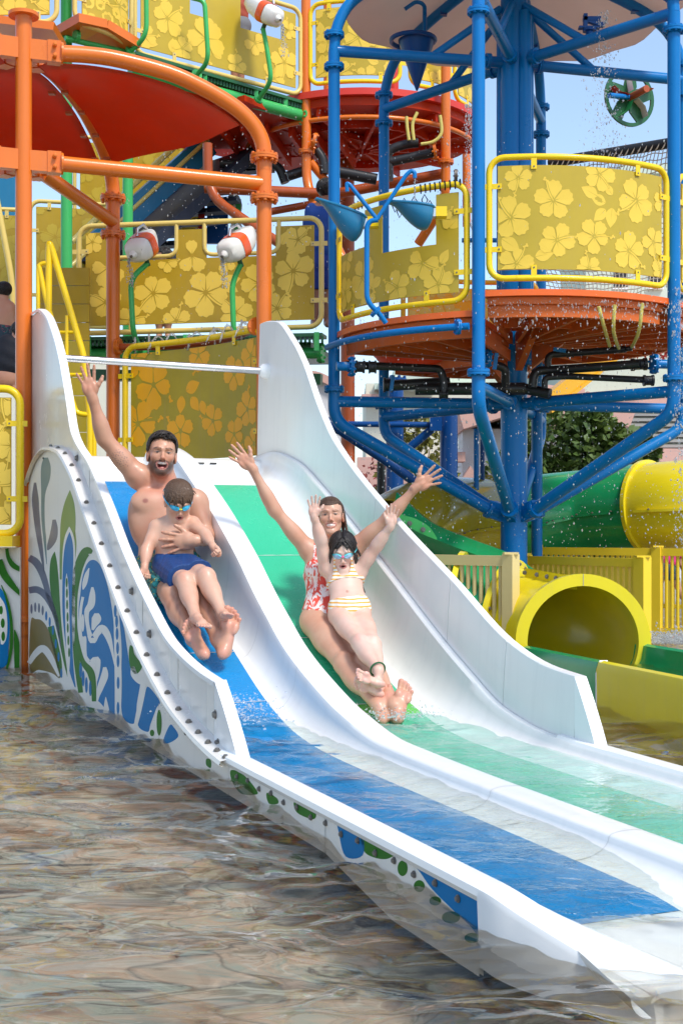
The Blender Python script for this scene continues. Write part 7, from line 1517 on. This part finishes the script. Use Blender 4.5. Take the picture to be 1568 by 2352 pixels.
hair(t_boy, BOY, M['hair_b'], WB, AB, .88, lambda q: .007 + .005 * np.clip((q[:, 2] - .03) / .06, 0, 1), lambda q: np.minimum(.040 - q[:, 2] + .02 * np.sin(q[:, 0] * 130), np.maximum(q[:, 1] - .036, -.035 - q[:, 2])),
  [(330, lambda r: np.array([r.normal() * .35 - .05, -.35 + r.normal() * .3, 1.0]), lambda d, t: (d[0] * 1.0, d[1] * .8 + .4, -.3), 12, .14, .0052, .008, lambda q: q[2] < .026 and q[1] > .03 or q[2] < -.03),
   (60, lambda r: np.array([r.normal() * .7, 1.0, r.uniform(.6, 1.1)]), lambda d, t: (d[0] * .1, .1, -1), 7, .10, .0058, .012, lambda q: q[2] < .018)], 5,
  [([(-.07, -.02, .07), (-.09, -.015, .068), (-.104, -.01, .052)], .007), ([(-.072, -.03, .05), (-.092, -.03, .045), (-.10, -.03, .03)], .006), ([(-.01, .088, .085), (-.014, .103, .050), (-.008, .102, .012)], .007), ([(.02, .088, .08), (.026, .100, .05), (.020, .100, .020)], .007), ([(.05, .07, .07), (.062, .080, .04), (.066, .070, .005)], .007), ([(-.05, .07, .07), (-.062, .080, .04), (-.066, .070, .005)], .007)], .0028)
def gog_mat(n, c, rough=.12): return paint(n, c, rough, .05, coat=.8)
M['gog_b'] = gog_mat('blue_goggle', (.01, .36, .58)); M['gog_lens'] = gog_mat('mirror_lens', (.05, .42, .66), .06); M['gog_y'] = gog_mat('yellow_rubber', (.75, .72, .04), .4); M['gog_c'] = gog_mat('aqua_goggle', (.12, .60, .66)); M['gog_p'] = gog_mat('pink_rubber', (.80, .10, .30), .4); M['gog_l2'] = gog_mat('tinted_lens', (.28, .42, .58), .06)
def goggles(t, W, A, s, m1, ml, mb_, tilt=0):
    for sg in (-1, 1):
        g = MB(); n = 20; pts = [(sg * (.034 + .027 * math.cos(a)), .0, .006 + .0165 * math.sin(a) * (1 + .12 * math.cos(a) * 1)) for a in [2 * math.pi * k / n for k in range(n)]]
        yb = lambda x: .092 - 9.5 * x * x
        rows = [[Vector(W(x, yb(x) - .008, z)) for x, _, z in pts], [Vector(W(.034 * sg + (x - .034 * sg) * .98, yb(x) + .012, .006 + (z - .006) * .98)) for x, _, z in pts], [Vector(W(.034 * sg + (x - .034 * sg) * .80, yb(x) + .017, .006 + (z - .006) * .78)) for x, _, z in pts]]
        g.grid(rows, True); go = g.build('goggles', M[m1], t, 60)
        l = MB(); l.grid([rows[2], [Vector(W(.034 * sg + (x - .034 * sg) * .3, yb(.034) + .020, .006 + (z - .006) * .3)) for x, _, z in pts]], True); l.add([Vector(W(.034 * sg + (x - .034 * sg) * .3, yb(.034) + .020, .006 + (z - .006) * .3)) for x, _, z in pts], [tuple(range(n))]); l.build('lens', M[ml], go, 80)
    b = MB(); b.tube([Vector(W(-.010, .100, .004)), Vector(W(0, .106, .008)), Vector(W(.010, .100, .004))], .0045 * s, 8); b.build('nose_bridge', M[mb_], t)
    st = MB()
    for sg in (-1, 1):
        q = catmull([(sg * .058, .066, .008), (sg * .078, .03, .018), (sg * .090, -.02, .030), (sg * .084, -.07, .040), (sg * .045, -.118, .05), (0, -.128, .052)], 4); st.grid([[Vector(W(x, y, z - .006)), Vector(W(x, y, z + .006))] for x, y, z in q]); st.grid([[Vector(W(x * 1.03, y * 1.02, z - .006)), Vector(W(x * 1.03, y * 1.02, z + .006))] for x, y, z in q])
    st.build('goggle_strap', M[m1], t, 60)
goggles(t_boy, WB, AB, .88, 'gog_b', 'gog_lens', 'gog_y')
trunks('swim_trunks', M['trunk_navy'], t_boy, [(hR, hR + (kR - hR) * .95, .080, .074), (hL, hL + (kL - hL) * .95, .080, .074)], [(tw(pel, 0, 0, .02), (.112, .09, .075), T3)], [(tw(pel, 0, 0, .052), upv)], [hemp(hR, kR, .80), hemp(hL, kL, .80)], .01, None, noise=.0012)
# ---------------------------------------------------------------- the woman on the green lane
WOM = Body((.57, .34, .235))
t_wom = person('smiling woman with both arms spread high, sliding in a coral printed swimsuit', P(750, 1470, 6.95))
pel, chest, neck = pn(750, 1424, 6.95), pn(757, 1322, 7.08), pn(762, 1248, 7.16)
upv = unit(chest - pel); fw = unit(np.array([.02, -.95, .28]) - upv * (np.array([.02, -.95, .28]) @ upv)); rt = np.cross(fw, upv); T3 = np.array([rt, fw, upv])
WOM.ell(tw(pel, 0, -.015, .0), (.146, .100, .10), T3, .02); WOM.ell(tw(pel, 0, 0, .12), (.118, .085, .12), T3, .06); WOM.ell(tw(chest, 0, 0, .01), (.142, .098, .13), T3, .06); WOM.ell(tw(chest, 0, -.015, .10), (.135, .07, .07), T3, .05)
for sg in (-1, 1): WOM.ell(tw(chest, sg * .068, .085, -.005), (.062, .052, .062), T3, .03)
sR, sL = pn(708, 1262, 7.14), pn(816, 1256, 7.14)
for q in (sR, sL): WOM.cap(tw(neck, 0, -.01, -.01), q, .038, .038, .045); WOM.ell(q, (.048, .046, .048), None, .04)
eR, wR = pn(631, 1172, 7.08), pn(577, 1072, 7.02); eL, wL = pn(893, 1188, 7.06), pn(957, 1118, 7.0)
limb(WOM, sR, eR, wR, (.043, .032, .0215), ((.4, .038, (0, 0, -.004)), (.25, .032, (0, 0, 0)))); limb(WOM, sL, eL, wL, (.043, .032, .0215), ((.4, .038, (0, 0, -.004)), (.25, .032, (0, 0, 0))))
hand(WOM, wR, unit(pn(532, 1030, 7.0) - wR), CAMV(wR), (.6, 0, .7), .90, .9, .08, .9); hand(WOM, wL, unit(pn(996, 1094, 6.98) - wL), CAMV(wL), (-.7, 0, .7), .90, 1.25, .08, 1.15)
WOM.paint(wL + np.array([-.035, -.022, -.012]), (.012, .02, .011), (.16, .11, .10), .45, .4); WOM.fine.append((wL, .05))
hR, hL = pn(728, 1434, 6.93), pn(780, 1434, 6.93); kR, kL = pn(792, 1526, 6.53), pn(846, 1518, 6.50); aR, aL = pn(868, 1622, 6.17), pn(906, 1622, 6.15)
for h_, k_, a_ in ((hR, kR, aR), (hL, kL, aL)): limb(WOM, h_, k_, a_, (.080, .052, .031), ((.38, .073, (0, 0, 0)), (.3, .052, (0, .01, -.015)))); WOM.ell(k_ + np.array([0, -.02, .02]), (.042, .036, .042), None, .03)
foot(WOM, pn(879, 1656, 6.08), pn(881, 1592, 6.18) + np.array([.0, .02, .0]), (.0, -.95, .30), (1, 0, 0), aR, .86, (.60, .30, .23), (.05, .07, .45)); foot(WOM, pn(911, 1656, 6.07), pn(928, 1594, 6.16), (.05, -.95, .30), (-1, 0, 0), aL, .88, (.60, .30, .23))
AW, WW = head(WOM, pn(759, 1187, 7.17), (.0, -.98, .10), (-.06, .10, 1), .90, (.06, .035, .022), 'smile', neck, nr=.045, fem=True)
WOM.paint(sL + np.array([-.03, -.03, -.035]), (.03, .03, .02), (.30, .18, .12), .4, .8)
flesh(WOM, t_wom)
hair(t_wom, WOM, M['hair_w'], WW, AW, .90, lambda q: .0045 + 0 * q[:, 0], lambda q: np.minimum(.062 - q[:, 2] + 4.0 * q[:, 0] ** 2, np.maximum(q[:, 1] - .026, -.07 - q[:, 2])),
  [(230, lambda r: np.array([r.normal() * .55, r.uniform(.3, .95), r.uniform(.45, 1.0)]), lambda d, t: (d[0] * .5, -1, .25), 9, .13, .0036, .002, lambda q: q[1] > .058 and q[2] < .070), (70, lambda r: np.array([r.choice((-1, 1)) * 1.0, r.uniform(-.3, .3), r.uniform(-.2, .5)]), lambda d, t: (0, -.5, -.8), 7, .12, .004, .002, lambda q: q[2] < -.06)], 7,
  [([(-.078, .0, .03), (-.088, -.01, -.04), (-.10, .0, -.12), (-.115, .01, -.20)], .013), ([(-.076, -.015, .02), (-.09, -.03, -.06), (-.096, -.03, -.14)], .014), ([(.074, -.01, .02), (.078, -.02, -.05), (.085, -.02, -.13), (.10, -.01, -.23)], .015), ([(.070, -.03, .0), (.074, -.03, -.08), (.092, -.02, -.17), (.108, -.01, -.25)], .013), ([(-.072, -.02, .02), (-.076, -.03, -.05), (-.078, -.03, -.12)], .014), ([(-.066, -.04, .0), (-.07, -.05, -.08), (-.074, -.04, -.15)], .013)])
PAL = lambda n, **k: print_mat(n, (.80, .66, .62), [((.70, .06, .035), 1), ((.82, .70, .66), 1.4), ((.72, .075, .045), 2.0)], 16, .52, (1.0, 1.0, .45))
M['coral'] = PAL('coral_palm_print')
ws0, up_, fw_, rt_ = WOM, upv.copy(), fw.copy(), rt.copy(); wpel, wchest = pel.copy(), chest.copy()
def suit(Pn, d):
    q = (Pn - wpel.astype(f32)); z = q @ up_.astype(f32); x = q @ rt_.astype(f32); y = q @ fw_.astype(f32); d = d - .004 - .0012 * np.sin(x * 120 + z * 60)
    top = z - (.345 - .9 * np.abs(x) ** 1.5 * 2.2 * (np.abs(x) > .0) + .25 * np.maximum(np.abs(x) - .06, 0))
    leg = -(z + .075 - .95 * np.abs(x)) * .7; strap = np.maximum(np.abs(np.abs(x) - .085) - .012, z - .50)
    return np.maximum(d, np.maximum(np.minimum(top, strap), leg))
torso = [p for p in WOM.pr if np.linalg.norm(p[7] - (wpel + wchest) / 2) < .40 and p[8] < .22]
pv, qi = extract(WOM, .0045, fn=suit, prims=torso, pad=.01); np_mesh('swimsuit', pv, qi, M['coral'], t_wom)
# ---------------------------------------------------------------- the girl in front of her
GIR = Body((.70, .49, .40))
t_gir = person('girl in a striped bikini and aqua goggles lying on the woman with arms up', P(803, 1440, 6.8))
pel, chest, neck = pn(803, 1404, 6.79), pn(791, 1330, 6.90), pn(787, 1298, 6.91)
upv = unit(chest - pel); fw = unit(np.array([.0, -.95, .32]) - upv * (np.array([.0, -.95, .32]) @ upv)); rt = np.cross(fw, upv); T3 = np.array([rt, fw, upv])
GIR.ell(tw(pel, 0, 0, .0), (.108, .074, .085), T3, .02); GIR.ell(tw(pel, 0, .004, .085), (.088, .068, .10), T3, .06); GIR.ell(tw(chest, 0, 0, .0), (.096, .070, .10), T3, .05); GIR.ell(tw(chest, 0, -.01, .05), (.088, .056, .05), T3, .04)
sR, sL = pn(750, 1304, 6.90), pn(824, 1312, 6.90)
for q in (sR, sL): GIR.cap(tw(neck, 0, -.01, -.005), q, .030, .032, .04); GIR.ell(q, (.037, .036, .040), None, .03)
eR, wR = pn(737, 1242, 6.84), pn(721, 1186, 6.78); eL, wL = pn(864, 1255, 6.84), pn(897, 1207, 6.78)
limb(GIR, sR, eR, wR, (.035, .0275, .020), ((.5, .031, (0, 0, 0)), (.3, .027, (0, 0, 0)))); limb(GIR, sL, eL, wL, (.035, .0275, .020), ((.5, .031, (0, 0, 0)), (.3, .027, (0, 0, 0))))
hand(GIR, wR, unit(pn(721, 1140, 6.76) - wR), CAMV(wR), (1, 0, 0), .66, 1.0, .12, .8); hand(GIR, wL, unit(pn(902, 1160, 6.76) - wL), CAMV(wL), (-1, 0, .2), .66, 1.0, .12, .5)
hR, hL = pn(780, 1418, 6.77), pn(828, 1420, 6.77); kR, kL = pn(826, 1478, 6.45), pn(856, 1482, 6.46); aR, aL = pn(869, 1540, 6.20), pn(868, 1556, 6.24)
for h_, k_, a_ in ((hR, kR, aR), (hL, kL, aL)): limb(GIR, h_, k_, a_, (.057, .038, .0245), ((.36, .049, (0, 0, 0)), (.32, .038, (0, .005, -.01)))); GIR.ell(k_ + np.array([0, -.014, .014]), (.034, .03, .036), None, .02)
GIR.paint(kR + np.array([.0, -.03, .03]), (.022, .03, .022), (.66, .30, .25), .5, .7)
foot(GIR, pn(884, 1573, 6.15), pn(851, 1560, 6.13), (.0, -.9, .3), (-.2, -.2, .9), aR, .60, (.66, .33, .28)); foot(GIR, pn(880, 1600, 6.17), pn(838, 1580, 6.16), (-.1, -.9, -.2), (-.2, -.2, .9), aL, .62, (.66, .33, .28))
AG, WG = head(GIR, pn(787, 1269, 6.885), (.0, -.95, -.30), (-.03, -.27, .96), .85, (.03, .02, .015), 'open', neck, nr=.037, child=True)
GIR.paint(tw(pel, 0, .075, .075), (.007, .02, .009), (.42, .20, .16), .8, .4, T3)
for sg in (-1, 1): GIR.paint(WG(sg * .04, .075, -.03), (.024, .03, .02), (.70, .33, .27), .5, .8)
flesh(GIR, t_gir)
hair(t_gir, GIR, M['hair_g'], WG, AG, .85, lambda q: .007 + .004 * np.clip((q[:, 2] - .03) / .06, 0, 1), lambda q: np.minimum(.052 - q[:, 2] + .9 * np.maximum(.03 - np.abs(q[:, 0]), 0), np.maximum(q[:, 1] - .040, -.07 - q[:, 2])),
  [(330, lambda r: np.array([r.choice((-1, 1)) * .06, r.uniform(-.6, .62), 1.0]), lambda d, t: (np.sign(d[0]) * 1.0, .15 - t * .5, -.6 - t), 14, .135, .0052, .006, lambda q: q[2] < -.09 or (q[1] > .055 and abs(q[0]) < .035 and q[2] < .058)),
   (60, lambda r: np.array([r.normal() * .5, -1, .4]), lambda d, t: (0, 0, -1), 9, .13, .007, .006, lambda q: q[2] < -.1)], 9,
  [([(.02, .07, .10), (.052, .080, .06), (.074, .062, .0), (.080, .048, -.07), (.074, .05, -.14)], .010), ([(.03, .06, .10), (.064, .066, .05), (.084, .05, -.02), (.086, .04, -.10)], .010), ([(-.02, .07, .10), (-.055, .078, .05), (-.076, .058, -.01), (-.08, .045, -.06)], .010), ([(.004, .08, .10), (.030, .100, .060), (.044, .092, .026)], .0045), ([(-.004, .08, .10), (-.022, .101, .064), (-.036, .098, .032)], .0045), ([(-.07, .0, .0), (-.082, .04, -.09), (-.102, .066, -.18), (-.128, .062, -.27)], .022), ([(-.076, .01, .0), (-.09, .045, -.10), (-.112, .06, -.19), (-.13, .05, -.25)], .016), ([(-.085, .0, .03), (-.105, .01, -.005), (-.112, .03, -.04)], .006), ([(-.085, -.01, .01), (-.108, .0, -.03), (-.12, .02, -.055)], .005)], .0028)
goggles(t_gir, WG, AG, .85, 'gog_c', 'gog_l2', 'gog_p')
def stripe_mat():
    m, nt, N, L, b = nodes('orange_stripe_print'); tc = N.new('ShaderNodeTexCoord'); wv = N.new('ShaderNodeTexWave'); wv.bands_direction = 'Z'; wv.inputs['Scale'].default_value = 16; wv.inputs['Distortion'].default_value = 1.2; wv.inputs['Detail'].default_value = 1; L.new(tc.outputs['Object'], wv.inputs['Vector'])
    cr = N.new('ShaderNodeValToRGB'); e = cr.color_ramp.elements; e[0].position = .60; e[0].color = (.80, .76, .66, 1); e[1].position = .72; e[1].color = (.78, .36, .05, 1); L.new(wv.outputs['Color'], cr.inputs[0]); L.new(cr.outputs[0], b.inputs['Base Color']); b.inputs['Roughness'].default_value = .7; return m
M['stripe'] = stripe_mat(); gpel, gch, gu, gf, gr = [np.array(a, f32) for a in (pel, chest, upv, fw, rt)]
def bik_bot(Pn, d):
    q = Pn - gpel; z = q @ gu; x = q @ gr; d = d - .0042 - .001 * np.sin(x * 150); return np.maximum(d, np.maximum(z - .040 - .2 * x * x * 10, -(z + .105 - .80 * np.abs(x)) * .75))
def bik_top(Pn, d):
    q = Pn - gch; z = q @ gu; x = q @ gr; y = q @ gf; d = d - .0050 - .0015 * np.sin(x * 160 + z * 90)
    ax = np.abs(x) - .046; tri = np.maximum(np.maximum(-(z + .032), z - .045 - 0 * x), np.maximum(ax - (.029 - (z + .032) * .40), -ax - (.029 - (z + .032) * .40)))
    band = np.maximum(np.abs(z + .030) - .0065, -(y + .2)); neckst = np.maximum(np.maximum(np.abs(np.abs(x) - (.046 - (z - .04) * .45)) - .0045, -(z - .03)), z - .12)
    return np.maximum(d, np.minimum(np.minimum(tri, band), neckst))
tors = [p for p in GIR.pr if np.linalg.norm(p[7] - (pel + chest) / 2) < .26 and p[8] < .2]
pv, qi = extract(GIR, .0032, fn=bik_bot, prims=tors, pad=.01); np_mesh('bikini_bottom', pv, qi, M['stripe'], t_gir)
pv, qi = extract(GIR, .0030, fn=bik_top, prims=[p for p in tors if np.linalg.norm(p[7] - chest) < .16], pad=.01); np_mesh('bikini_top', pv, qi, M['stripe'], t_gir)
m = MB(); ax_ = unit(aR - kR); xx = unit(np.cross(ax_, [0, 0, 1])); yy_ = np.cross(ax_, xx); ac = aR - ax_ * .012
m.tube([Vector(ac + (xx * math.cos(a) + yy_ * math.sin(a)) * .036) for a in [2 * math.pi * k / 20 for k in range(21)]], .0045, 6, False); m.build('anklet', M['green_dk'], t_gir)
# ---------------------------------------------------------------- people glimpsed in the background
def plain(name, c, r=.7): M.setdefault(name, paint(name, c, r, .2, .2, 50)); return M[name]
def figure(label, skin, J, d, sc_=1.0, shirt=None, shorts=None, hairm=None, hd=.11, long=False):
    """J: picture positions of pelvis, chest, neck, head, shoulders, elbows, wrists, hips, knees, ankles (None leaves a limb out)"""
    B = Body(skin); g = lambda k: None if J.get(k) is None else pn(J[k][0], J[k][1], d + (J[k][2] if len(J[k]) > 2 else 0))
    pe, chs, nk, h_ = g('pelvis'), g('chest'), g('neck'), g('head'); t = person(label, pe if pe is not None else h_)
    groups = {'shirt': [], 'shorts': []}
    if chs is not None:
        u_ = unit(chs - pe); A = np.array([unit(np.cross([0, -1, 0], u_)), unit(np.cross(u_, np.cross([0, -1, 0], u_))), u_])
        B.ell(chs, (.155 * sc_, .10 * sc_, .19 * sc_), A, .04); B.ell((pe + chs) / 2, (.135 * sc_, .09 * sc_, .17 * sc_), A, .05); groups['shirt'] += [0, 1]; B.ell(pe, (.15 * sc_, .10 * sc_, .12 * sc_), A, .04); groups['shorts'].append(2)
        B.cap(chs, nk, .05 * sc_, .045 * sc_, .04)
    for a, b, c in (('sR', 'eR', 'wR'), ('sL', 'eL', 'wL')):
        if g(a) is None: continue
        B.cap(nk if nk is not None else g(a), g(a), .04 * sc_, .05 * sc_, .04); groups['shirt'].append(len(B.pr)); B.cap(g(a), g(b), .05 * sc_, .04 * sc_, .03); B.cap(g(b), g(c), .038 * sc_, .026 * sc_, .02)
        dr = unit(g(c) - g(b)); hand(B, g(c), dr, unit(np.cross(dr, [0, 0.2, 1]) + np.array([0, .1, 0])), (0, -1, .2), sc_ * .9, .5, .35, .4)
    for a, b, c in (('hR', 'kR', 'aR'), ('hL', 'kL', 'aL')):
        if g(a) is None: continue
        groups['shorts'].append(len(B.pr)); B.cap(g(a), g(b), .085 * sc_, .055 * sc_, .03); B.cap(g(b), g(c), .055 * sc_, .035 * sc_, .02); B.cap(g(c), g(c) + np.array([0, -.14 * sc_, -.04]), .036 * sc_, .026 * sc_, .02)
    if h_ is not None:
        f = J.get('face', (0, 1, 0)); A2, W2 = head(B, h_, f, (0, 0, 1), sc_ * hd / .11, (.02, .015, .01), 'open', nk, child=True, nr=.045 * sc_)
    B.fine = []; v, q = extract(B, .008); np_mesh('body', v, q, M['skin'], t, colour(B, v))
    if h_ is not None: 
        hair(t, B, hairm or M['hair_g'], W2, A2, sc_ * hd / .11, lambda q: .010 + 0 * q[:, 0], lambda q: np.minimum(.045 - q[:, 2], np.maximum(q[:, 1] - .03, -.07 - q[:, 2])), [(120, lambda r: np.array([r.normal() * .5, -.3 + r.normal() * .5, 1.0]), lambda d_, t_: (d_[0], d_[1] * .6, -.5), 11, .15, .008, .008, lambda q: q[2] < .04 and q[1] > .03 or q[2] < -.07)], 3, h=.006)
    for nm, mat, off in (('shirt', shirt, .014), ('shorts', shorts, .02)):
        if mat is None or not groups[nm]: continue
        pr = [B.pr[i] for i in groups[nm]]; lo_ = None
        if nm == 'shorts' and J.get('hR') is not None: 
            hh = g('hR') * .45 + g('kR') * .55; v, q = extract(B, .009, fn=lambda Pn, dd: np.maximum(dd - off, f32(hh[2]) - Pn[:, 2] if J.get('cutz', True) else dd - off), prims=pr, pad=.03)
        else: v, q = extract(B, .009, fn=lambda Pn, dd: dd - off - f32(.003) * np.sin(Pn[:, 2] * 60 + Pn[:, 0] * 25), prims=pr, pad=.03)
        np_mesh(nm, v, q, mat, t)
    return t
M['print_shorts'] = print_mat('dark_floral_print', (.012, .035, .06), [((.02, .12, .12), 1), ((.25, .06, .09), 1.4)], 20, .6)
figure('bare backed child with dark hair at the left edge behind the orange post', (.60, .34, .23), dict(pelvis=(2, 765), chest=(4, 718), neck=(3, 694), head=(8, 672), sR=(-22, 708), eR=(-34, 740), wR=(-30, 765), sL=(24, 705), eL=(28, 738), wL=(40, 760), hR=(-8, 778), kR=(-8, 830), aR=(-8, 880), hL=(12, 778), kL=(12, 835), aL=(12, 880), face=(-.7, .7, 0)), 10.9, .68, None, M['print_shorts'])
figure('child in a dark wet shirt leaning over at the left edge', (.55, .29, .19), dict(pelvis=(12, 868), chest=(22, 810), neck=(34, 786), head=(46, 766), sR=(14, 790), eR=(18, 838), wR=(34, 880), sL=(40, 792), eL=(40, 830), wL=(44, 870), face=(.6, -.7, -.4)), 10.4, .72, plain('dark_wet_shirt', (.012, .014, .022)), None)
figure('person in a blue shirt standing behind the left post of the blue tower', (.36, .17, .10), dict(pelvis=(738, 612), chest=(738, 520), neck=(744, 468), head=(752, 442), sR=(716, 482), eR=(704, 540), wR=(712, 580), sL=(768, 484), eL=(772, 540), wL=(766, 590), hR=(728, 640), kR=(728, 690), aR=(722, 742), hL=(752, 640), kL=(752, 690), aL=(752, 742), face=(.6, .8, 0)), 12.6, 1.0, plain('royal_blue_shirt', (.012, .06, .28)), plain('royal_blue_shorts', (.01, .03, .20)))
figure('dark haired child whose head shows over the pale framed panel', (.50, .27, .18), dict(pelvis=(375, 690), chest=(375, 640), neck=(375, 612), head=(375, 590), sR=(352, 624), eR=(345, 655), wR=(350, 690), sL=(398, 624), eL=(405, 655), wL=(400, 690), hR=(366, 700), kR=(366, 740), aR=(366, 772), hL=(386, 700), kL=(386, 740), aL=(386, 772), face=(-.9, -.3, 0)), 12.4, .70, plain('aqua_shirt', (.05, .35, .40)), plain('grey_shorts', (.15, .15, .16)))
figure('child in a bright pink top seen through the yellow fence at right', (.55, .32, .22), dict(pelvis=(1525, 1305), chest=(1532, 1268), neck=(1536, 1248), head=(1538, 1230), sR=(1518, 1252), eR=(1508, 1280), wR=(1520, 1300), sL=(1550, 1252), eL=(1560, 1275), wL=(1562, 1295), hR=(1518, 1315), kR=(1512, 1345), aR=(1508, 1385), hL=(1536, 1315), kL=(1552, 1340), aL=(1566, 1372), face=(.5, -.8, 0)), 14.3, .72, plain('hot_pink_top', (.75, .03, .25)), M['print_shorts'])
figure('person leaning at the top of the walkway behind the white and orange cannon', (.40, .20, .12), dict(pelvis=(545, 60), chest=(540, 0), neck=(540, -40), head=(540, -62), sR=(520, -20), eR=(528, 10), wR=(536, 40), sL=(562, -20), eL=(560, 20), wL=(556, 50), hR=(538, 80), kR=(538, 140), aR=(538, 190), hL=(554, 80), kL=(554, 140), aL=(554, 190), face=(0, -1, 0)), 14.2, .9, plain('rust_shirt', (.35, .06, .03)), plain('grey_shorts', (.15, .15, .16)))
# ================================================================ WATER IN THE AIR
def drops(name, label, n, fn, rmin, rmax, stretch=1.4):
    vs_, fs = [], []
    for _ in range(n):
        c = fn(); r = rmin + (rmax - rmin) * random.random() ** 3; h = r * random.uniform(1, stretch); o = len(vs_)
        vs_ += [c + V(r, 0, 0), c + V(0, r, 0), c + V(-r, 0, 0), c + V(0, -r, 0), c + V(0, 0, h), c + V(0, 0, -h)]
        fs += [(o, o + 1, o + 4), (o + 1, o + 2, o + 4), (o + 2, o + 3, o + 4), (o + 3, o, o + 4), (o + 1, o, o + 5), (o + 2, o + 1, o + 5), (o + 3, o + 2, o + 5), (o, o + 3, o + 5)]
    m = MB(); m.v = [tuple(x) for x in vs_]; m.f = fs; return tag(m.build(name, M['spray'], None, 180, fix=False), label, 'water drops', kind='stuff')
U_ = random.uniform
drops('falling_drops', 'water drops falling round the blue tower', 2300, lambda: P(U_(770, 1568), U_(640, 1260) if random.random() < .7 else U_(300, 1260), U_(8.9, 10.6)), .0018, .0062, 2.6)
drops('falling_drops', 'water drops falling below the red deck and canopy', 1500, lambda: P(U_(290, 1080), min(U_(250, 760), 900), U_(10.6, 13.2)), .002, .0068, 2.4)
drops('falling_drops', 'thin curtain of drops along the right rim of the red deck', 700, lambda: P(random.gauss(1078, 7), 240 + 330 * random.random() ** 1.3, 13.2), .003, .010, 2.5)
drops('falling_drops', 'spray falling in front of the green wheel', 900, lambda: (lambda y: P(random.gauss(1388, 9 + (y - 20) * .06), y, 10.3))(U_(25, 420)), .002, .0095, 2.2)
drops('falling_drops', 'drops dripping from the rim of the right tower floor', 500, lambda: P(U_(1115, 1568), 690 + abs(random.gauss(0, 35)), 9.5), .002, .007, 3.5)
drops('falling_drops', 'drops streaming past the right edge of the blue tower', 700, lambda: P(random.gauss(1562, 9), U_(660, 1260), 9.8), .002, .009, 2.5)
drops('splash', 'white splash on the pool behind the yellow fence at right', 1500, lambda: P(U_(1480, 1590), 1478 - abs(random.gauss(0, 14)), U_(10.3, 11.5)), .004, .014, 1.5)
for x0, y0, y1, d in ((299, 594, 660, 10.95), (513, 594, 660, 10.75), (650, 56, 130, 12.9)):
    drops('dribble', 'water dribbling from the nozzle of a water cannon', 160, lambda: (lambda t: P(x0 - 2 + 6 * t + random.gauss(0, 1.5 + 4 * t), y0 + (y1 - y0) * t, d))(random.random() ** 1.4), .003, .009, 2.4)['group'] = 'dribbles below the water cannons'
drops('dribble', 'thin water thread falling into the right blue scoop', 60, lambda: P(952 + random.gauss(0, 1), U_(410, 470), 9.35), .003, .006, 3)
def foam(label, n, fn, rmin, rmax):
    m = MB()
    for _ in range(n): 
        c = fn(); r = rmin + (rmax - rmin) * random.random() ** 2.5; m.sphere(c, r, 7, 5, (1, 1, U_(.5, 1.1)))
    return tag(m.build('splash', M['spray'], None, 180, fix=False), label, 'splash', kind='stuff')
def fz_(u0, v0, su, sv, h): 
    u, v = random.gauss(u0, su), random.gauss(v0, sv); return S(u, v, FLf(u) + .05 + abs(random.gauss(0, h)))
foam('white foam where the blue lane meets its water', 1100, lambda: fz_(-.84, random.choice((.12, .2, .3)), .09, .09, .018), .0015, .0075)
foam('small splash round the heels on the green lane', 600, lambda: fz_(-.66, U_(.85, 1.15), .06, .06, .014), .0012, .006)
